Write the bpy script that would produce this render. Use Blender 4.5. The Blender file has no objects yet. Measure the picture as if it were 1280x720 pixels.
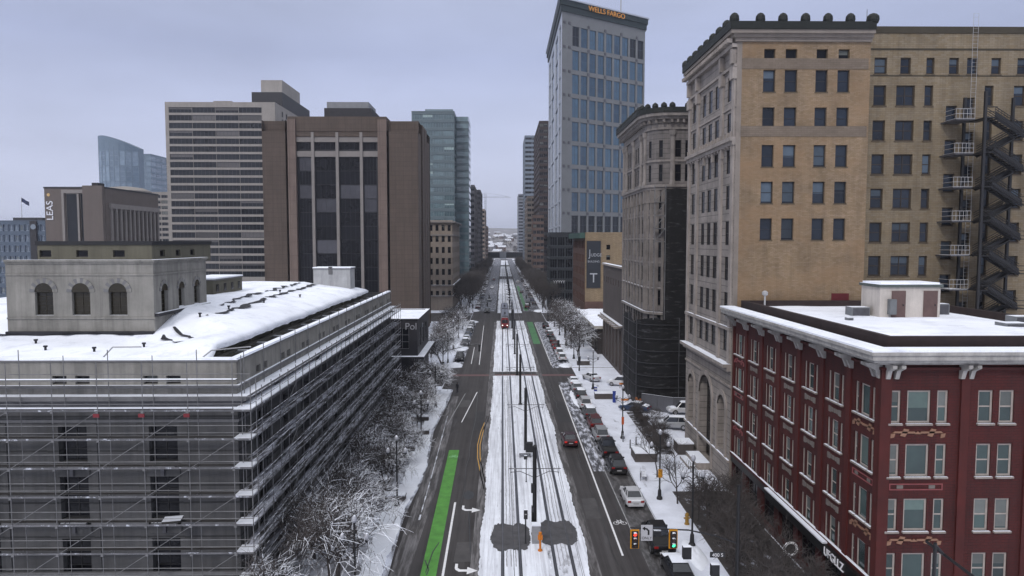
import bpy, math, random
from mathutils import Vector, Matrix, noise
R = math.radians
random.seed(7)
sc = bpy.context.scene
col = sc.collection
H = 26.0; FP = 900.0; VX = 628.0; HY = 302.0
PITCH = math.atan((360 - HY) / FP); YAW = math.atan((640 - VX) / FP * math.cos(PITCH))

# ---------------------------------------------------------------- camera
cam = bpy.data.cameras.new('camera'); camo = bpy.data.objects.new('camera', cam); col.objects.link(camo)
camo.location = (0, 0, H); camo.rotation_euler = (math.pi / 2 - PITCH, 0, -YAW)
cam.sensor_width = 36; cam.lens = FP / 1280 * 36; cam.clip_start = .5; cam.clip_end = 20000
sc.camera = camo
CM = camo.rotation_euler.to_matrix()
def ray(px, py): return CM @ Vector(((px - 640) / FP, -(py - 360) / FP, -1))
def at(px, py, Y):                       # world x, z of a pixel at distance Y
    d = ray(px, py); t = Y / d.y; return d.x * t, H + d.z * t
def XA(px, Y, py=302): return at(px, py, Y)[0]
def ZA(py, Y, px=628): return at(px, py, Y)[1]
def G(px, py, z=0):
    d = ray(px, py); t = (z - H) / d.z; return d.x * t, d.y * t

# ---------------------------------------------------------------- tags
def tag(o, label=None, cat=None, group=None, kind=None):
    if label: o['label'] = label
    if cat: o['category'] = cat
    if group: o['group'] = group
    if kind: o['kind'] = kind
    return o
def empty(name, loc=(0, 0, 0), rz=0, label=None, cat=None, group=None, parent=None):
    o = bpy.data.objects.new(name, None); o.empty_display_size = .3; col.objects.link(o)
    o.location = loc; o.rotation_euler = (0, 0, rz)
    if parent: o.parent = parent
    return tag(o, label, cat, group)
def kids(o): return [c for c in KID.get(o.name, [])]
KID = {}
def link(name, me, parent=None, mw=None):
    o = bpy.data.objects.new(name, me); col.objects.link(o)
    if parent is not None:
        o.parent = parent; KID.setdefault(parent.name, []).append(o)
    if mw is not None: o.matrix_basis = mw
    return o
def copy_tree(o, parent=None):
    c = o.copy(); col.objects.link(c); c.parent = parent
    if parent is not None: KID.setdefault(parent.name, []).append(c)
    for ch in kids(o): copy_tree(ch, c)
    return c
ORD = ['first','second','third','fourth','fifth','sixth','seventh','eighth','ninth','tenth','eleventh','twelfth','thirteenth','fourteenth','fifteenth','sixteenth','seventeenth','eighteenth','nineteenth','twentieth']
def ordn(i): return ORD[i] if i < 20 else ('twenty-' + ORD[i - 20] if i < 29 else str(i + 1) + 'th')

# ---------------------------------------------------------------- mesh builder
class MB:
    def __init__(s): s.v = []; s.f = []; s.m = []; s.mats = []; s.smooth = False
    def mi(s, m):
        if m not in s.mats: s.mats.append(m)
        return s.mats.index(m)
    def poly(s, pts, m):
        n = len(s.v); s.v += [tuple(p) for p in pts]; s.f.append(tuple(range(n, n + len(pts)))); s.m.append(s.mi(m))
    def box(s, x0, x1, y0, y1, z0, z1, m, top=None):
        n = len(s.v)
        s.v += [(x0,y0,z0),(x1,y0,z0),(x1,y1,z0),(x0,y1,z0),(x0,y0,z1),(x1,y0,z1),(x1,y1,z1),(x0,y1,z1)]
        i = s.mi(m); t = s.mi(top) if top else i
        for q, k in (((0,3,2,1), i), ((4,5,6,7), t), ((0,1,5,4), i), ((1,2,6,5), i), ((2,3,7,6), i), ((3,0,4,7), i)):
            s.f.append(tuple(n + a for a in q)); s.m.append(k)
    def obox(s, M, x0, x1, y0, y1, z0, z1, m, top=None):
        n0 = len(s.v); s.box(x0, x1, y0, y1, z0, z1, m, top)
        for k in range(n0, len(s.v)): s.v[k] = tuple(M @ Vector(s.v[k]))
    def tube(s, a, b, r0, r1, m, n=6, cap=True):
        a = Vector(a); b = Vector(b); d = b - a
        if d.length < 1e-6: return
        d.normalize(); u = d.cross(Vector((0, 0, 1)))
        if u.length < 1e-3: u = Vector((1, 0, 0))
        u.normalize(); w = d.cross(u); k = len(s.v); i = s.mi(m)
        for p, r in ((a, r0), (b, r1)):
            for j in range(n):
                t = 2 * math.pi * j / n; s.v.append(tuple(p + (u * math.cos(t) + w * math.sin(t)) * r))
        for j in range(n):
            j2 = (j + 1) % n; s.f.append((k + j, k + n + j, k + n + j2, k + j2)); s.m.append(i)
        if cap:
            s.f.append(tuple(k + j for j in range(n))); s.m.append(i)
            s.f.append(tuple(k + n + j for j in reversed(range(n)))); s.m.append(i)
    def lathe(s, c, prof, m, n=10):
        k = len(s.v); i = s.mi(m)
        for r, z in prof:
            for j in range(n):
                t = 2 * math.pi * j / n; s.v.append((c[0] + r * math.cos(t), c[1] + r * math.sin(t), c[2] + z))
        for q in range(len(prof) - 1):
            for j in range(n):
                j2 = (j + 1) % n
                s.f.append((k + q*n + j, k + q*n + j2, k + (q+1)*n + j2, k + (q+1)*n + j)); s.m.append(i)
        s.f.append(tuple(k + j for j in reversed(range(n)))); s.m.append(i)
        e = k + (len(prof) - 1) * n; s.f.append(tuple(e + j for j in range(n))); s.m.append(i)
    def prism(s, pts, z0, z1, m, top=None, bottom=True):
        i = s.mi(m); t = s.mi(top) if top else i; k = len(s.v); n = len(pts)
        s.v += [(p[0], p[1], z0) for p in pts] + [(p[0], p[1], z1) for p in pts]
        for j in range(n):
            j2 = (j + 1) % n; s.f.append((k + j, k + j2, k + n + j2, k + n + j)); s.m.append(i)
        s.f.append(tuple(k + n + j for j in range(n))); s.m.append(t)
        if bottom: s.f.append(tuple(k + j for j in reversed(range(n)))); s.m.append(i)
    def mesh(s, name):
        me = bpy.data.meshes.new(name); me.from_pydata(s.v, [], s.f)
        for m in s.mats: me.materials.append(m)
        me.polygons.foreach_set('material_index', s.m)
        if s.smooth: me.polygons.foreach_set('use_smooth', [True] * len(s.f))
        me.update(); return me
    def build(s, name, parent=None, mw=None):
        return link(name, s.mesh(name), parent, mw)

def offset(pts, d, closed=False):        # outward = right-hand side of travel
    n = len(pts); out = []
    def nrm(a, b):
        ux, uy = b[0] - a[0], b[1] - a[1]; l = math.hypot(ux, uy) or 1; return (uy / l, -ux / l)
    for i in range(n):
        ns = []
        if i > 0 or closed: ns.append(nrm(pts[i - 1], pts[i]))
        if i < n - 1 or closed: ns.append(nrm(pts[i], pts[(i + 1) % n]))
        if len(ns) == 1: nx, ny = ns[0]; k = 1
        else:
            nx, ny = ns[0][0] + ns[1][0], ns[0][1] + ns[1][1]; l = math.hypot(nx, ny) or 1; nx /= l; ny /= l
            k = 1 / max(.35, nx * ns[0][0] + ny * ns[0][1])
        out.append((pts[i][0] + nx * d * k, pts[i][1] + ny * d * k))
    return out
def ring(mb, path, z0, z1, out, m, top=None, inn=0.0, closed=False, jit=0):
    a = offset(path, -inn, closed); b = offset(path, out, closed); n = len(path)
    for i in range(n if closed else n - 1):
        j = (i + 1) % n
        A, B, C, D = a[i], b[i], b[j], a[j]
        mb.poly([(A[0],A[1],z1),(B[0],B[1],z1),(C[0],C[1],z1),(D[0],D[1],z1)], top or m)
        mb.poly([(D[0],D[1],z0),(C[0],C[1],z0),(B[0],B[1],z0),(A[0],A[1],z0)], m)
        mb.poly([(B[0],B[1],z0),(C[0],C[1],z0),(C[0],C[1],z1),(B[0],B[1],z1)], m)
        mb.poly([(D[0],D[1],z0),(A[0],A[1],z0),(A[0],A[1],z1),(D[0],D[1],z1)], m)
        if not closed and i == 0: mb.poly([(A[0],A[1],z0),(B[0],B[1],z0),(B[0],B[1],z1),(A[0],A[1],z1)], m)
        if not closed and i == n - 2: mb.poly([(C[0],C[1],z0),(D[0],D[1],z0),(D[0],D[1],z1),(C[0],C[1],z1)], m)

# ---------------------------------------------------------------- materials
def lin(h):
    h = h.lstrip('#'); c = [int(h[i:i+2], 16) / 255 for i in (0, 2, 4)]
    return tuple(x / 12.92 if x < .04045 else ((x + .055) / 1.055) ** 2.4 for x in c)
SNOWC = (.80, .83, .90)
class NT:
    def __init__(s, m):
        m.use_nodes = True; s.t = m.node_tree; s.t.nodes.clear()
    def n(s, typ, **kw):
        o = s.t.nodes.new(typ)
        for k, v in kw.items():
            if k.startswith('i_'):
                key = k[2:]; key = int(key) if key.isdigit() else key.replace('_', ' ')
                o.inputs[key].default_value = v
            else: setattr(o, k, v)
        return o
    def l(s, a, b): s.t.links.new(a, b)
    def math(s, op, a, b=None, c=None):
        o = s.n('ShaderNodeMath', operation=op)
        for i, x in enumerate((a, b, c)):
            if x is None: continue
            if isinstance(x, (int, float)): o.inputs[i].default_value = x
            else: s.l(x, o.inputs[i])
        return o.outputs[0]
    def mix(s, fac, a, b, mode='MIX'):
        o = s.n('ShaderNodeMix', data_type='RGBA', blend_type=mode)
        for k, x in ((0, fac), (6, a), (7, b)):
            if isinstance(x, (int, float)): o.inputs[k].default_value = x
            elif isinstance(x, tuple): o.inputs[k].default_value = tuple(x) + (1,) if len(x) == 3 else x
            else: s.l(x, o.inputs[k])
        return o.outputs[2]
    def noise(s, vec, scale, detail=3, rough=.6):
        o = s.n('ShaderNodeTexNoise'); o.inputs['Scale'].default_value = scale; o.inputs['Detail'].default_value = detail
        o.inputs['Roughness'].default_value = rough
        if vec is not None: s.l(vec, o.inputs['Vector'])
        return o.outputs['Fac']
    def ramp(s, fac, a, b):
        o = s.n('ShaderNodeMapRange'); o.inputs[1].default_value = a; o.inputs[2].default_value = b; s.l(fac, o.inputs[0]); return o.outputs[0]
MATS = {}
def mat(name, c, rough=.75, var=.18, scale=.6, metal=0., bump=0., snow=0., brick=None, groove=0., streak=0., orand=0., emit=0., spec=.4, patch=None, stretch=None, patch2=None, joint=None):
    if name in MATS: return MATS[name]
    if isinstance(c, str): c = lin(c)
    m = bpy.data.materials.new(name); t = NT(m)
    out = t.n('ShaderNodeOutputMaterial'); bs = t.n('ShaderNodeBsdfPrincipled'); t.l(bs.outputs[0], out.inputs[0])
    geo = t.n('ShaderNodeNewGeometry'); pos = geo.outputs['Position']
    bs.inputs['Roughness'].default_value = rough; bs.inputs['Metallic'].default_value = metal
    bs.inputs['Specular IOR Level'].default_value = spec
    c3 = tuple(c); cur = None; hgt = None
    if stretch:
        mp = t.n('ShaderNodeMapping'); mp.inputs['Scale'].default_value = stretch; t.l(pos, mp.inputs[0]); vec = mp.outputs[0]
    else: vec = pos
    n1 = t.noise(vec, scale, 4, .65)
    if brick:
        (bc, mc, bw, bh) = brick
        sx = t.n('ShaderNodeSeparateXYZ'); t.l(pos, sx.inputs[0])
        cx = t.n('ShaderNodeCombineXYZ'); t.l(t.math('ADD', sx.outputs[0], sx.outputs[1]), cx.inputs[0]); t.l(sx.outputs[2], cx.inputs[1])
        b = t.n('ShaderNodeTexBrick'); t.l(cx.outputs[0], b.inputs['Vector'])
        b.inputs['Color1'].default_value = c3 + (1,); b.inputs['Color2'].default_value = tuple(bc) + (1,); b.inputs['Mortar'].default_value = tuple(mc) + (1,)
        b.inputs['Scale'].default_value = 1; b.inputs['Brick Width'].default_value = bw; b.inputs['Row Height'].default_value = bh
        b.inputs['Mortar Size'].default_value = bh * .07; b.inputs['Mortar Smooth'].default_value = .3
        cur = b.outputs['Color']; hgt = b.outputs['Fac']
    if cur is None:
        rgb = t.n('ShaderNodeRGB'); rgb.outputs[0].default_value = c3 + (1,); cur = rgb.outputs[0]
    f = t.ramp(n1, .3, .7)
    v = t.n('ShaderNodeMapRange'); v.inputs[3].default_value = 1 - var; v.inputs[4].default_value = 1 + var; t.l(f, v.inputs[0])
    vv = v.outputs[0]
    if orand:
        oi = t.n('ShaderNodeObjectInfo'); q = t.n('ShaderNodeMapRange'); q.inputs[3].default_value = 1 - orand; q.inputs[4].default_value = 1 + orand
        t.l(oi.outputs['Random'], q.inputs[0]); vv = t.math('MULTIPLY', vv, q.outputs[0])
    if groove:
        sx = t.n('ShaderNodeSeparateXYZ'); t.l(pos, sx.inputs[0])
        fr = t.math('FRACT', t.math('DIVIDE', sx.outputs[2], groove)); g = t.math('LESS_THAN', fr, .11)
        vv = t.math('MULTIPLY', vv, t.math('SUBTRACT', 1, t.math('MULTIPLY', g, .5))); hgt = g
    if streak:
        mp = t.n('ShaderNodeMapping'); mp.inputs['Scale'].default_value = (1.3, 1.3, .09); t.l(pos, mp.inputs[0])
        st = t.ramp(t.noise(mp.outputs[0], 1.2, 5, .7), .42, .7)
        vv = t.math('MULTIPLY', vv, t.math('SUBTRACT', 1, t.math('MULTIPLY', st, streak)))
    mul = t.n('ShaderNodeVectorMath', operation='SCALE'); t.l(cur, mul.inputs[0]); t.l(vv, mul.inputs['Scale']); cur = mul.outputs[0]
    if joint:                              # panel joints on a (width, height) grid
        bt2 = t.n('ShaderNodeTexBrick'); sj = t.n('ShaderNodeSeparateXYZ'); t.l(pos, sj.inputs[0]); cj = t.n('ShaderNodeCombineXYZ'); t.l(t.math('ADD', sj.outputs[0], sj.outputs[1]), cj.inputs[0]); t.l(sj.outputs[2], cj.inputs[1]); t.l(cj.outputs[0], bt2.inputs['Vector'])
        bt2.offset = 0; bt2.inputs['Scale'].default_value = 1; bt2.inputs['Brick Width'].default_value = joint[0]; bt2.inputs['Row Height'].default_value = joint[1]; bt2.inputs['Mortar Size'].default_value = joint[2]
        bt2.inputs['Color1'].default_value = (1, 1, 1, 1); bt2.inputs['Color2'].default_value = (.92, .92, .92, 1); bt2.inputs['Mortar'].default_value = (.68, .68, .68, 1)
        cur = t.mix(1.0, cur, bt2.outputs['Color'], 'MULTIPLY')
    for patch in (patch, patch2):
      if patch:                            # (color, scale, lo, hi, stretch)
        pc, ps, lo, hi, pst = patch
        mp = t.n('ShaderNodeMapping'); mp.inputs['Scale'].default_value = pst; t.l(pos, mp.inputs[0])
        pf = t.ramp(t.noise(mp.outputs[0], ps, 6, .7), lo, hi); cur = t.mix(pf, cur, pc)
    if snow:
        sz = t.n('ShaderNodeSeparateXYZ'); t.l(geo.outputs['Normal'], sz.inputs[0])
        nz = t.math('ADD', sz.outputs[2], t.math('MULTIPLY', t.math('SUBTRACT', t.noise(pos, 2.5, 3), .5), .9))
        cur = t.mix(t.ramp(nz, snow, snow + .12), cur, SNOWC)
    t.l(cur, bs.inputs['Base Color'])
    if bump:
        bp = t.n('ShaderNodeBump'); bp.inputs['Strength'].default_value = min(1, bump); bp.inputs['Distance'].default_value = .03
        nb = t.noise(pos, 6, 4)
        if hgt is not None: nb = t.math('SUBTRACT', nb, t.math('MULTIPLY', hgt, .8))
        t.l(nb, bp.inputs['Height']); t.l(bp.outputs[0], bs.inputs['Normal'])
    if emit:
        bs.inputs['Emission Color'].default_value = c3 + (1,); bs.inputs['Emission Strength'].default_value = emit
    MATS[name] = m; return m
def glassmat(name, c1, c2, rough=.08, wav=.02, spec=.6):
    if name in MATS: return MATS[name]
    m = bpy.data.materials.new(name); t = NT(m)
    out = t.n('ShaderNodeOutputMaterial'); bs = t.n('ShaderNodeBsdfPrincipled'); t.l(bs.outputs[0], out.inputs[0])
    geo = t.n('ShaderNodeNewGeometry'); oi = t.n('ShaderNodeObjectInfo')
    n = t.noise(geo.outputs['Position'], .35, 3)
    f = t.math('MULTIPLY_ADD', oi.outputs['Random'], .6, t.math('MULTIPLY', t.ramp(n, .3, .7), .4))
    t.l(t.mix(f, lin(c1) if isinstance(c1, str) else c1, lin(c2) if isinstance(c2, str) else c2), bs.inputs['Base Color'])
    bs.inputs['Roughness'].default_value = rough; bs.inputs['Specular IOR Level'].default_value = spec
    bp = t.n('ShaderNodeBump'); bp.inputs['Strength'].default_value = wav * 10; bp.inputs['Distance'].default_value = .05
    t.l(t.noise(geo.outputs['Position'], .8, 2), bp.inputs['Height']); t.l(bp.outputs[0], bs.inputs['Normal'])
    MATS[name] = m; return m

SNOW = mat('snow', SNOWC, .65, .07, .5, bump=.5, spec=.2)
BEDSNOW = mat('bed_snow', SNOWC, .7, .08, .5, bump=.9, spec=.15, patch=((.46, .47, .52), 1.0, .42, .70, (2.6, .07, 1)), patch2=((.14, .135, .14), 2.2, .60, .76, (1.8, .14, 1)))
SNOWF = mat('field_snow', (.74, .77, .86), .7, .10, .25, bump=.6, spec=.2, patch=((.45, .46, .50), .8, .60, .85, (1, .35, 1)))
DIRTY = mat('dirty_snow', (.62, .64, .70), .8, .15, .7, bump=.6, patch=((.10, .10, .11), .9, .50, .68, (1, .4, 1)))
SLUSH = mat('slush', (.055, .055, .062), .55, .25, .8, patch=((.58, .60, .68), 1.3, .50, .66, (1, .22, 1)))
WALKM = mat('cleared_pavement', (.15, .15, .165), .7, .3, .8, patch=((.66, .69, .78), .55, .44, .60, (1, .5, 1)), bump=.3)
ASPH = mat('asphalt', (.037, .033, .033), .72, .28, .30, bump=.25, spec=.25, patch=((.075, .070, .071), .55, .40, .72, (2.6, .045, 1)), patch2=((.11, .108, .115), .7, .60, .82, (.9, .12, 1)))
ASPW = mat('wet_asphalt', (.045, .042, .043), .6, .25, .5, bump=.2)
KERB = mat('kerb_concrete', (.30, .30, .31), .8, .2, 1.5)
WPAINT = mat('road_paint_white', (.72, .72, .74), .7, .12, 3)
YPAINT = mat('road_paint_yellow', (.50, .28, .06), .7, .2, 3)
GPAINT = mat('road_paint_green', (.075, .25, .04), .7, .25, .9, patch=((.045, .12, .035), .9, .62, .8, (2, .3, 1)))
BRICKR = mat('red_brick_paving', (.13, .07, .07), .7, .3, 2)
BLACK = mat('black_metal', (.016, .016, .018), .5, .2, 3)
BLACKS = mat('black_metal_snowy', (.016, .016, .018), .5, .2, 3, snow=.72)
STEEL = mat('scaffold_steel', (.15, .15, .155), .6, .3, 1.5, metal=.2)
DSTEEL = mat('dark_steel', (.07, .07, .08), .5, .25, 1.5)
WHITEM = mat('white_metal', (.36, .36, .37), .5, .1, 2)
GLOBE = mat('lamp_globe', (.55, .57, .6), .3, .05, 2)
BARK = mat('bark_snowy', (.045, .038, .036), .85, .35, 2.5, snow=.66)
TWIG = mat('twig_snowy', (.060, .052, .050), .85, .3, 1.0, snow=.62)
TWIGB = mat('twig_brown', (.060, .052, .050), .9, .3, .4, snow=1.05)
BARKB = mat('bark_brown', (.05, .043, .042), .9, .3, 1)
RUBBER = mat('rubber', (.02, .02, .02), .9, .1, 3)
RIM = mat('alloy', (.35, .35, .37), .35, .1, 3, metal=.7)
CGLASS = mat('car_glass', (.018, .022, .028), .1, .1, 1, spec=.7)
ROOFSNOW = mat('roof_snow', (.84, .87, .94), .75, .09, .25, bump=1.0, spec=.12, patch=((.60, .62, .69), .45, .52, .75, (1, 1, 1)), patch2=((.30, .30, .33), 3.0, .74, .80, (1, 1, 1)))
# ---------------------------------------------------------------- facades and windows
GL_DARK = glassmat('glass_dark', '#121418', '#25282e', .14, .01, .35)
GL_BLUE = glassmat('glass_blue', '#1f3346', '#486479', .07, .012, .7)
GL_TEAL = glassmat('glass_teal', '#33444a', '#6d8288', .08, .006, .8)
GL_GREEN = glassmat('glass_greenish', '#1c2426', '#465856', .12, .015, .5)
GL_BLK = glassmat('glass_black', '#0a0a0e', '#17181e', .2, .01, .22)
GL_SLATE = glassmat('glass_slate', '#0d1016', '#2a3340', .12, .015, .4)
BLIND = mat('window_blind', '#5c605e', .6, .1, 2, orand=.35)
WCACHE = {}; KEEP = []
def win_mesh(w, h, st, var):
    key = (round(w, 2), round(h, 2), id(st), var)
    if key in WCACHE: return WCACHE[key]
    KEEP.append(st)
    fr = MB(); ft = st.get('ft', .08); fm = st['frame']; gm = st['glass']
    t = .07
    fr.box(0, ft, 0, t, 0, h, fm); fr.box(w - ft, w, 0, t, 0, h, fm)
    fr.box(ft, w - ft, 0, t, 0, ft, fm); fr.box(ft, w - ft, 0, t, h - ft, h, fm)
    bt = st.get('bt', ft * .7)
    for i in range(1, st.get('nx', 1)):
        x = w * i / st['nx']; fr.box(x - bt / 2, x + bt / 2, .005, t, ft, h - ft, fm)
    for i in range(1, st.get('nz', 1)):
        z = h * i / st['nz']
        xs = [ft] + [w * k / st.get('nx', 1) for k in range(1, st.get('nx', 1))] + [w - ft]
        for a, b in zip(xs, xs[1:]):
            fr.box(a + (bt / 2 if a > ft else 0), b - (bt / 2 if b < w - ft else 0), .01, t, z - bt / 2, z + bt / 2, fm)
    if st.get('sill'):
        fr.box(-.08, w + .08, -.28, 0, -.12, 0.0, st['sill'], st.get('silltop', SNOW))
    gp = MB() if st.get('sub') else fr
    gp.poly([(ft, .04, ft), (w - ft, .04, ft), (w - ft, .04, h - ft), (ft, .04, h - ft)], gm)
    if var and st.get('blind', True):
        hh = (h - 2 * ft) * (.35, .55, .95)[var - 1]
        gp.poly([(ft, .035, h - ft - hh), (w - ft, .035, h - ft - hh), (w - ft, .035, h - ft), (ft, .035, h - ft)], BLIND if not st.get('blindmat') else st['blindmat'])
    r = (fr.mesh('window'), gp.mesh('pane') if st.get('sub') else None, fr, gp)
    WCACHE[key] = r; return r

class Bld:
    def __init__(s, name, label, cat, wm, loc, group=None):
        s.root = empty(name, (loc[0], loc[1], 0), 0, label, cat, group); s.o = Vector((loc[0], loc[1], 0))
        s.wall = MB(); s.wm = wm; s.wins = []; s.parts = []
    def face(s, A, B, z0, z1, rects=(), m=None, depth=.22):
        m = m or s.wm; ux, uy = B[0] - A[0], B[1] - A[1]; L = math.hypot(ux, uy); ux /= L; uy /= L; nx, ny = uy, -ux
        rects = [r for r in rects if r[0] > .02 and r[1] < L - .02 and r[2] > z0 + .02 and r[3] < z1 - .02]
        us = sorted(set([0, L] + [round(r[0], 4) for r in rects] + [round(r[1], 4) for r in rects]))
        vs = sorted(set([z0, z1] + [round(r[2], 4) for r in rects] + [round(r[3], 4) for r in rects]))
        def P(u, z, d=0): return (A[0] + ux * u - nx * d - s.o.x, A[1] + uy * u - ny * d - s.o.y, z)
        for a, b in zip(vs, vs[1:]):
            if b - a < 1e-3: continue
            zc = (a + b) / 2; row = [r for r in rects if r[2] < zc < r[3]]; start = 0
            for r in sorted(row, key=lambda r: r[0]):
                if r[0] > start + 1e-3: s.wall.poly([P(start, a), P(r[0], a), P(r[0], b), P(start, b)], m)
                start = max(start, r[1])
            if start < L - 1e-3: s.wall.poly([P(start, a), P(L, a), P(L, b), P(start, b)], m)
        for r in rects:
            u0, u1, v0, v1 = r[:4]; st = r[4]; d = st.get('depth', depth) + .05
            rm = st.get('reveal', m)
            s.wall.poly([P(u0, v0), P(u1, v0), P(u1, v0, d), P(u0, v0, d)], st.get('silltop', rm) if st.get('snowy') else rm)
            s.wall.poly([P(u0, v1, d), P(u1, v1, d), P(u1, v1), P(u0, v1)], rm)
            s.wall.poly([P(u0, v0, d), P(u0, v1, d), P(u0, v1), P(u0, v0)], rm)
            s.wall.poly([P(u1, v0), P(u1, v1), P(u1, v1, d), P(u1, v0, d)], rm)
            p = Vector(P(u0, v0, d - .05))
            M = Matrix(((ux, -nx, 0, p.x), (uy, -ny, 0, p.y), (0, 0, 1, p.z), (0, 0, 0, 1)))
            var = 0
            if random.random() < st.get('pb', .35): var = random.choice((1, 2, 3))
            dist = (p + s.o - Vector((0, 0, H))).length
            s.wins.append((dist, u1 - u0, v1 - v0, st, var, M))
    def roof(s, pts, z, m=None):
        s.wall.poly([(p[0] - s.o.x, p[1] - s.o.y, z) for p in pts], m or s.wm)
    def part(s, name, mb):
        o = mb.build(name, s.root); o.location = -s.o; return o
    def done(s, limit=98):
        s.wallo = s.wall.build('wall', s.root)
        s.wins.sort(key=lambda q: q[0])
        for d, w, h, st, var, M in s.wins[:limit]:
            fm, pm, _, _ = win_mesh(w, h, st, var)
            o = link('window', fm, s.root, M)
            if pm: link('pane', pm, o)
        rest = s.wins[limit:]
        if rest:
            a = MB()
            for d, w, h, st, var, M in rest:
                _, _, fr, gp = win_mesh(w, h, st, var)
                for g in ((fr,) if gp is fr else (fr, gp)):
                    k = len(a.v); a.v += [tuple(M @ Vector(v)) for v in g.v]
                    for f, mi in zip(g.f, g.m): a.f.append(tuple(k + i for i in f)); a.m.append(a.mi(g.mats[mi]))
            o = a.build('window', s.root); o['kind'] = 'stuff'
        return s
def gridw(us, w, zs, h, st):
    return [(u - w / 2, u + w / 2, z, z + h, st) for u in us for z in zs]
def lin_us(a, b, n): return [a + (b - a) * (i + .5) / n for i in range(n)]
def boxb(b, x0, x1, y0, y1, z0, z1, south=(), side=(), sidedir='E', roofm=None, southm=None, sidem=None, depth=.22):
    """box building; side 'E' = its east face (left of street), 'W' = its west face (right of street)"""
    b.face((x0, y0), (x1, y0), z0, z1, south, southm, depth)
    b.face((x1, y0), (x1, y1), z0, z1, side if sidedir == 'E' else (), sidem if sidedir == 'E' else None, depth)
    b.face((x1, y1), (x0, y1), z0, z1)
    b.face((x0, y1), (x0, y0), z0, z1, side if sidedir == 'W' else (), sidem if sidedir == 'W' else None, depth)
    b.roof([(x0, y0), (x1, y0), (x1, y1), (x0, y1)], z1, roofm)
def parapet(b, path, z, m, h=.8, t=.35, top=None, name='parapet', out=0.02):
    mb = MB(); ring(mb, path, z, z + h, out, m, top or ROOFSNOW, t, closed=True); return b.part(name, mb)
def text_mesh(txt, size, m, ext=.03, sx=1.0):
    cu = bpy.data.curves.new('lettering', 'FONT'); cu.body = txt; cu.size = size; cu.extrude = ext
    o = bpy.data.objects.new('lettering', cu); col.objects.link(o)
    dg = bpy.context.evaluated_depsgraph_get(); me = bpy.data.meshes.new_from_object(o.evaluated_get(dg))
    bpy.data.objects.remove(o); me.materials.clear(); me.materials.append(m)
    xs = [v.co.x for v in me.vertices]; 
    if xs:
        cx = (min(xs) + max(xs)) / 2
        for v in me.vertices: v.co.x = (v.co.x - cx) * sx
    return me
def put_text(me, name, parent, pos, U, off=(0, 0, 0)):
    """text in the vertical plane whose horizontal direction is U, facing outward (U.y,-U.x)"""
    M = Matrix(((U[0], 0, U[1], pos[0]), (U[1], 0, -U[0], pos[1]), (0, 1, 0, pos[2]), (0, 0, 0, 1)))
    return link(name, me, parent, M)
def snow_sheet(path_pts, z, name, th=.25, amp=.12, m=None, seg=1.2, parent=None, edge=.25):
    """snow slab over a convex quad (4 pts) with lumpy surface and rounded ragged rim"""
    a, b, c, d = [Vector((p[0], p[1], 0)) for p in path_pts]
    nu = max(3, int((b - a).length / seg)); nv = max(3, int((d - a).length / seg)); mb = MB(); mb.smooth = True
    i = mb.mi(m or ROOFSNOW)
    for jv in range(nv + 1):
        for ju in range(nu + 1):
            u, v = ju / nu, jv / nv
            p = (a * (1 - u) + b * u) * (1 - v) + (d * (1 - u) + c * u) * v
            e = ju in (0, nu) or jv in (0, nv)
            q = Vector((p.x * .35, p.y * .35, z))
            if e:
                ctr = (a + b + c + d) / 4; dirv = (p - ctr).normalized(); p = p + dirv * (noise.noise(q * 2.3) * edge)
                zz = z
            else: zz = z + th + noise.noise(q) * amp
            mb.v.append((p.x, p.y, zz))
    for jv in range(nv):
        for ju in range(nu):
            k = jv * (nu + 1) + ju; mb.f.append((k, k + 1, k + nu + 2, k + nu + 1)); mb.m.append(i)
    return mb.build(name, parent) if name else mb
# window styles
W_RED = dict(frame=mat('window_frame_cream', '#9c938c', .6, .15, 2), glass=GL_GREEN, ft=.12, nz=2, sub=True, depth=.10, sill=mat('sill_cream', '#857b74', .7, .2, 2), pb=.55)
W_REDB = dict(W_RED); W_REDB.update(nz=1, blindmat=mat('shade_green', '#5a6b67', .5, .1, 2, orand=.4))
DKF = mat('window_frame_dark', '#2a2826', .6, .2, 2)
W_NH = dict(frame=mat('window_frame_slate', '#23252b', .6, .1, 2), glass=GL_SLATE, ft=.10, nz=2, sub=True, depth=.25, sill=mat('sill_tan', '#54493a', .8, .2, 2), silltop=mat('sill_tan', '#54493a'), pb=.5, blindmat=mat('blind_slate', '#3f4a55', .4, .1, 2, orand=.7))
W_NHW = dict(frame=DKF, glass=GL_BLK, ft=.06, nz=2, sub=True, depth=.06, pb=0, snowy=False)
W_WING = dict(frame=mat('window_frame_brown', '#332c26', .7, .2, 2), glass=GL_SLATE, ft=.14, nz=2, sub=True, depth=.2, sill=mat('sill_brown', '#54493c', .8, .2, 2), silltop=mat('sill_brown', '#54493c'), pb=.45, blindmat=mat('blind_slate', '#3f4a55'))
W_WING2 = dict(W_WING); W_WING2.update(nx=2)
W_CH = dict(frame=mat('window_frame_courthouse', '#1c1c1e', .6, .2, 2), glass=GL_BLK, ft=.10, nz=3, nx=2, sub=True, depth=.5, pb=0)
W_PL = dict(frame=DKF, glass=GL_BLK, ft=.09, depth=.3, pb=.1)
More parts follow.
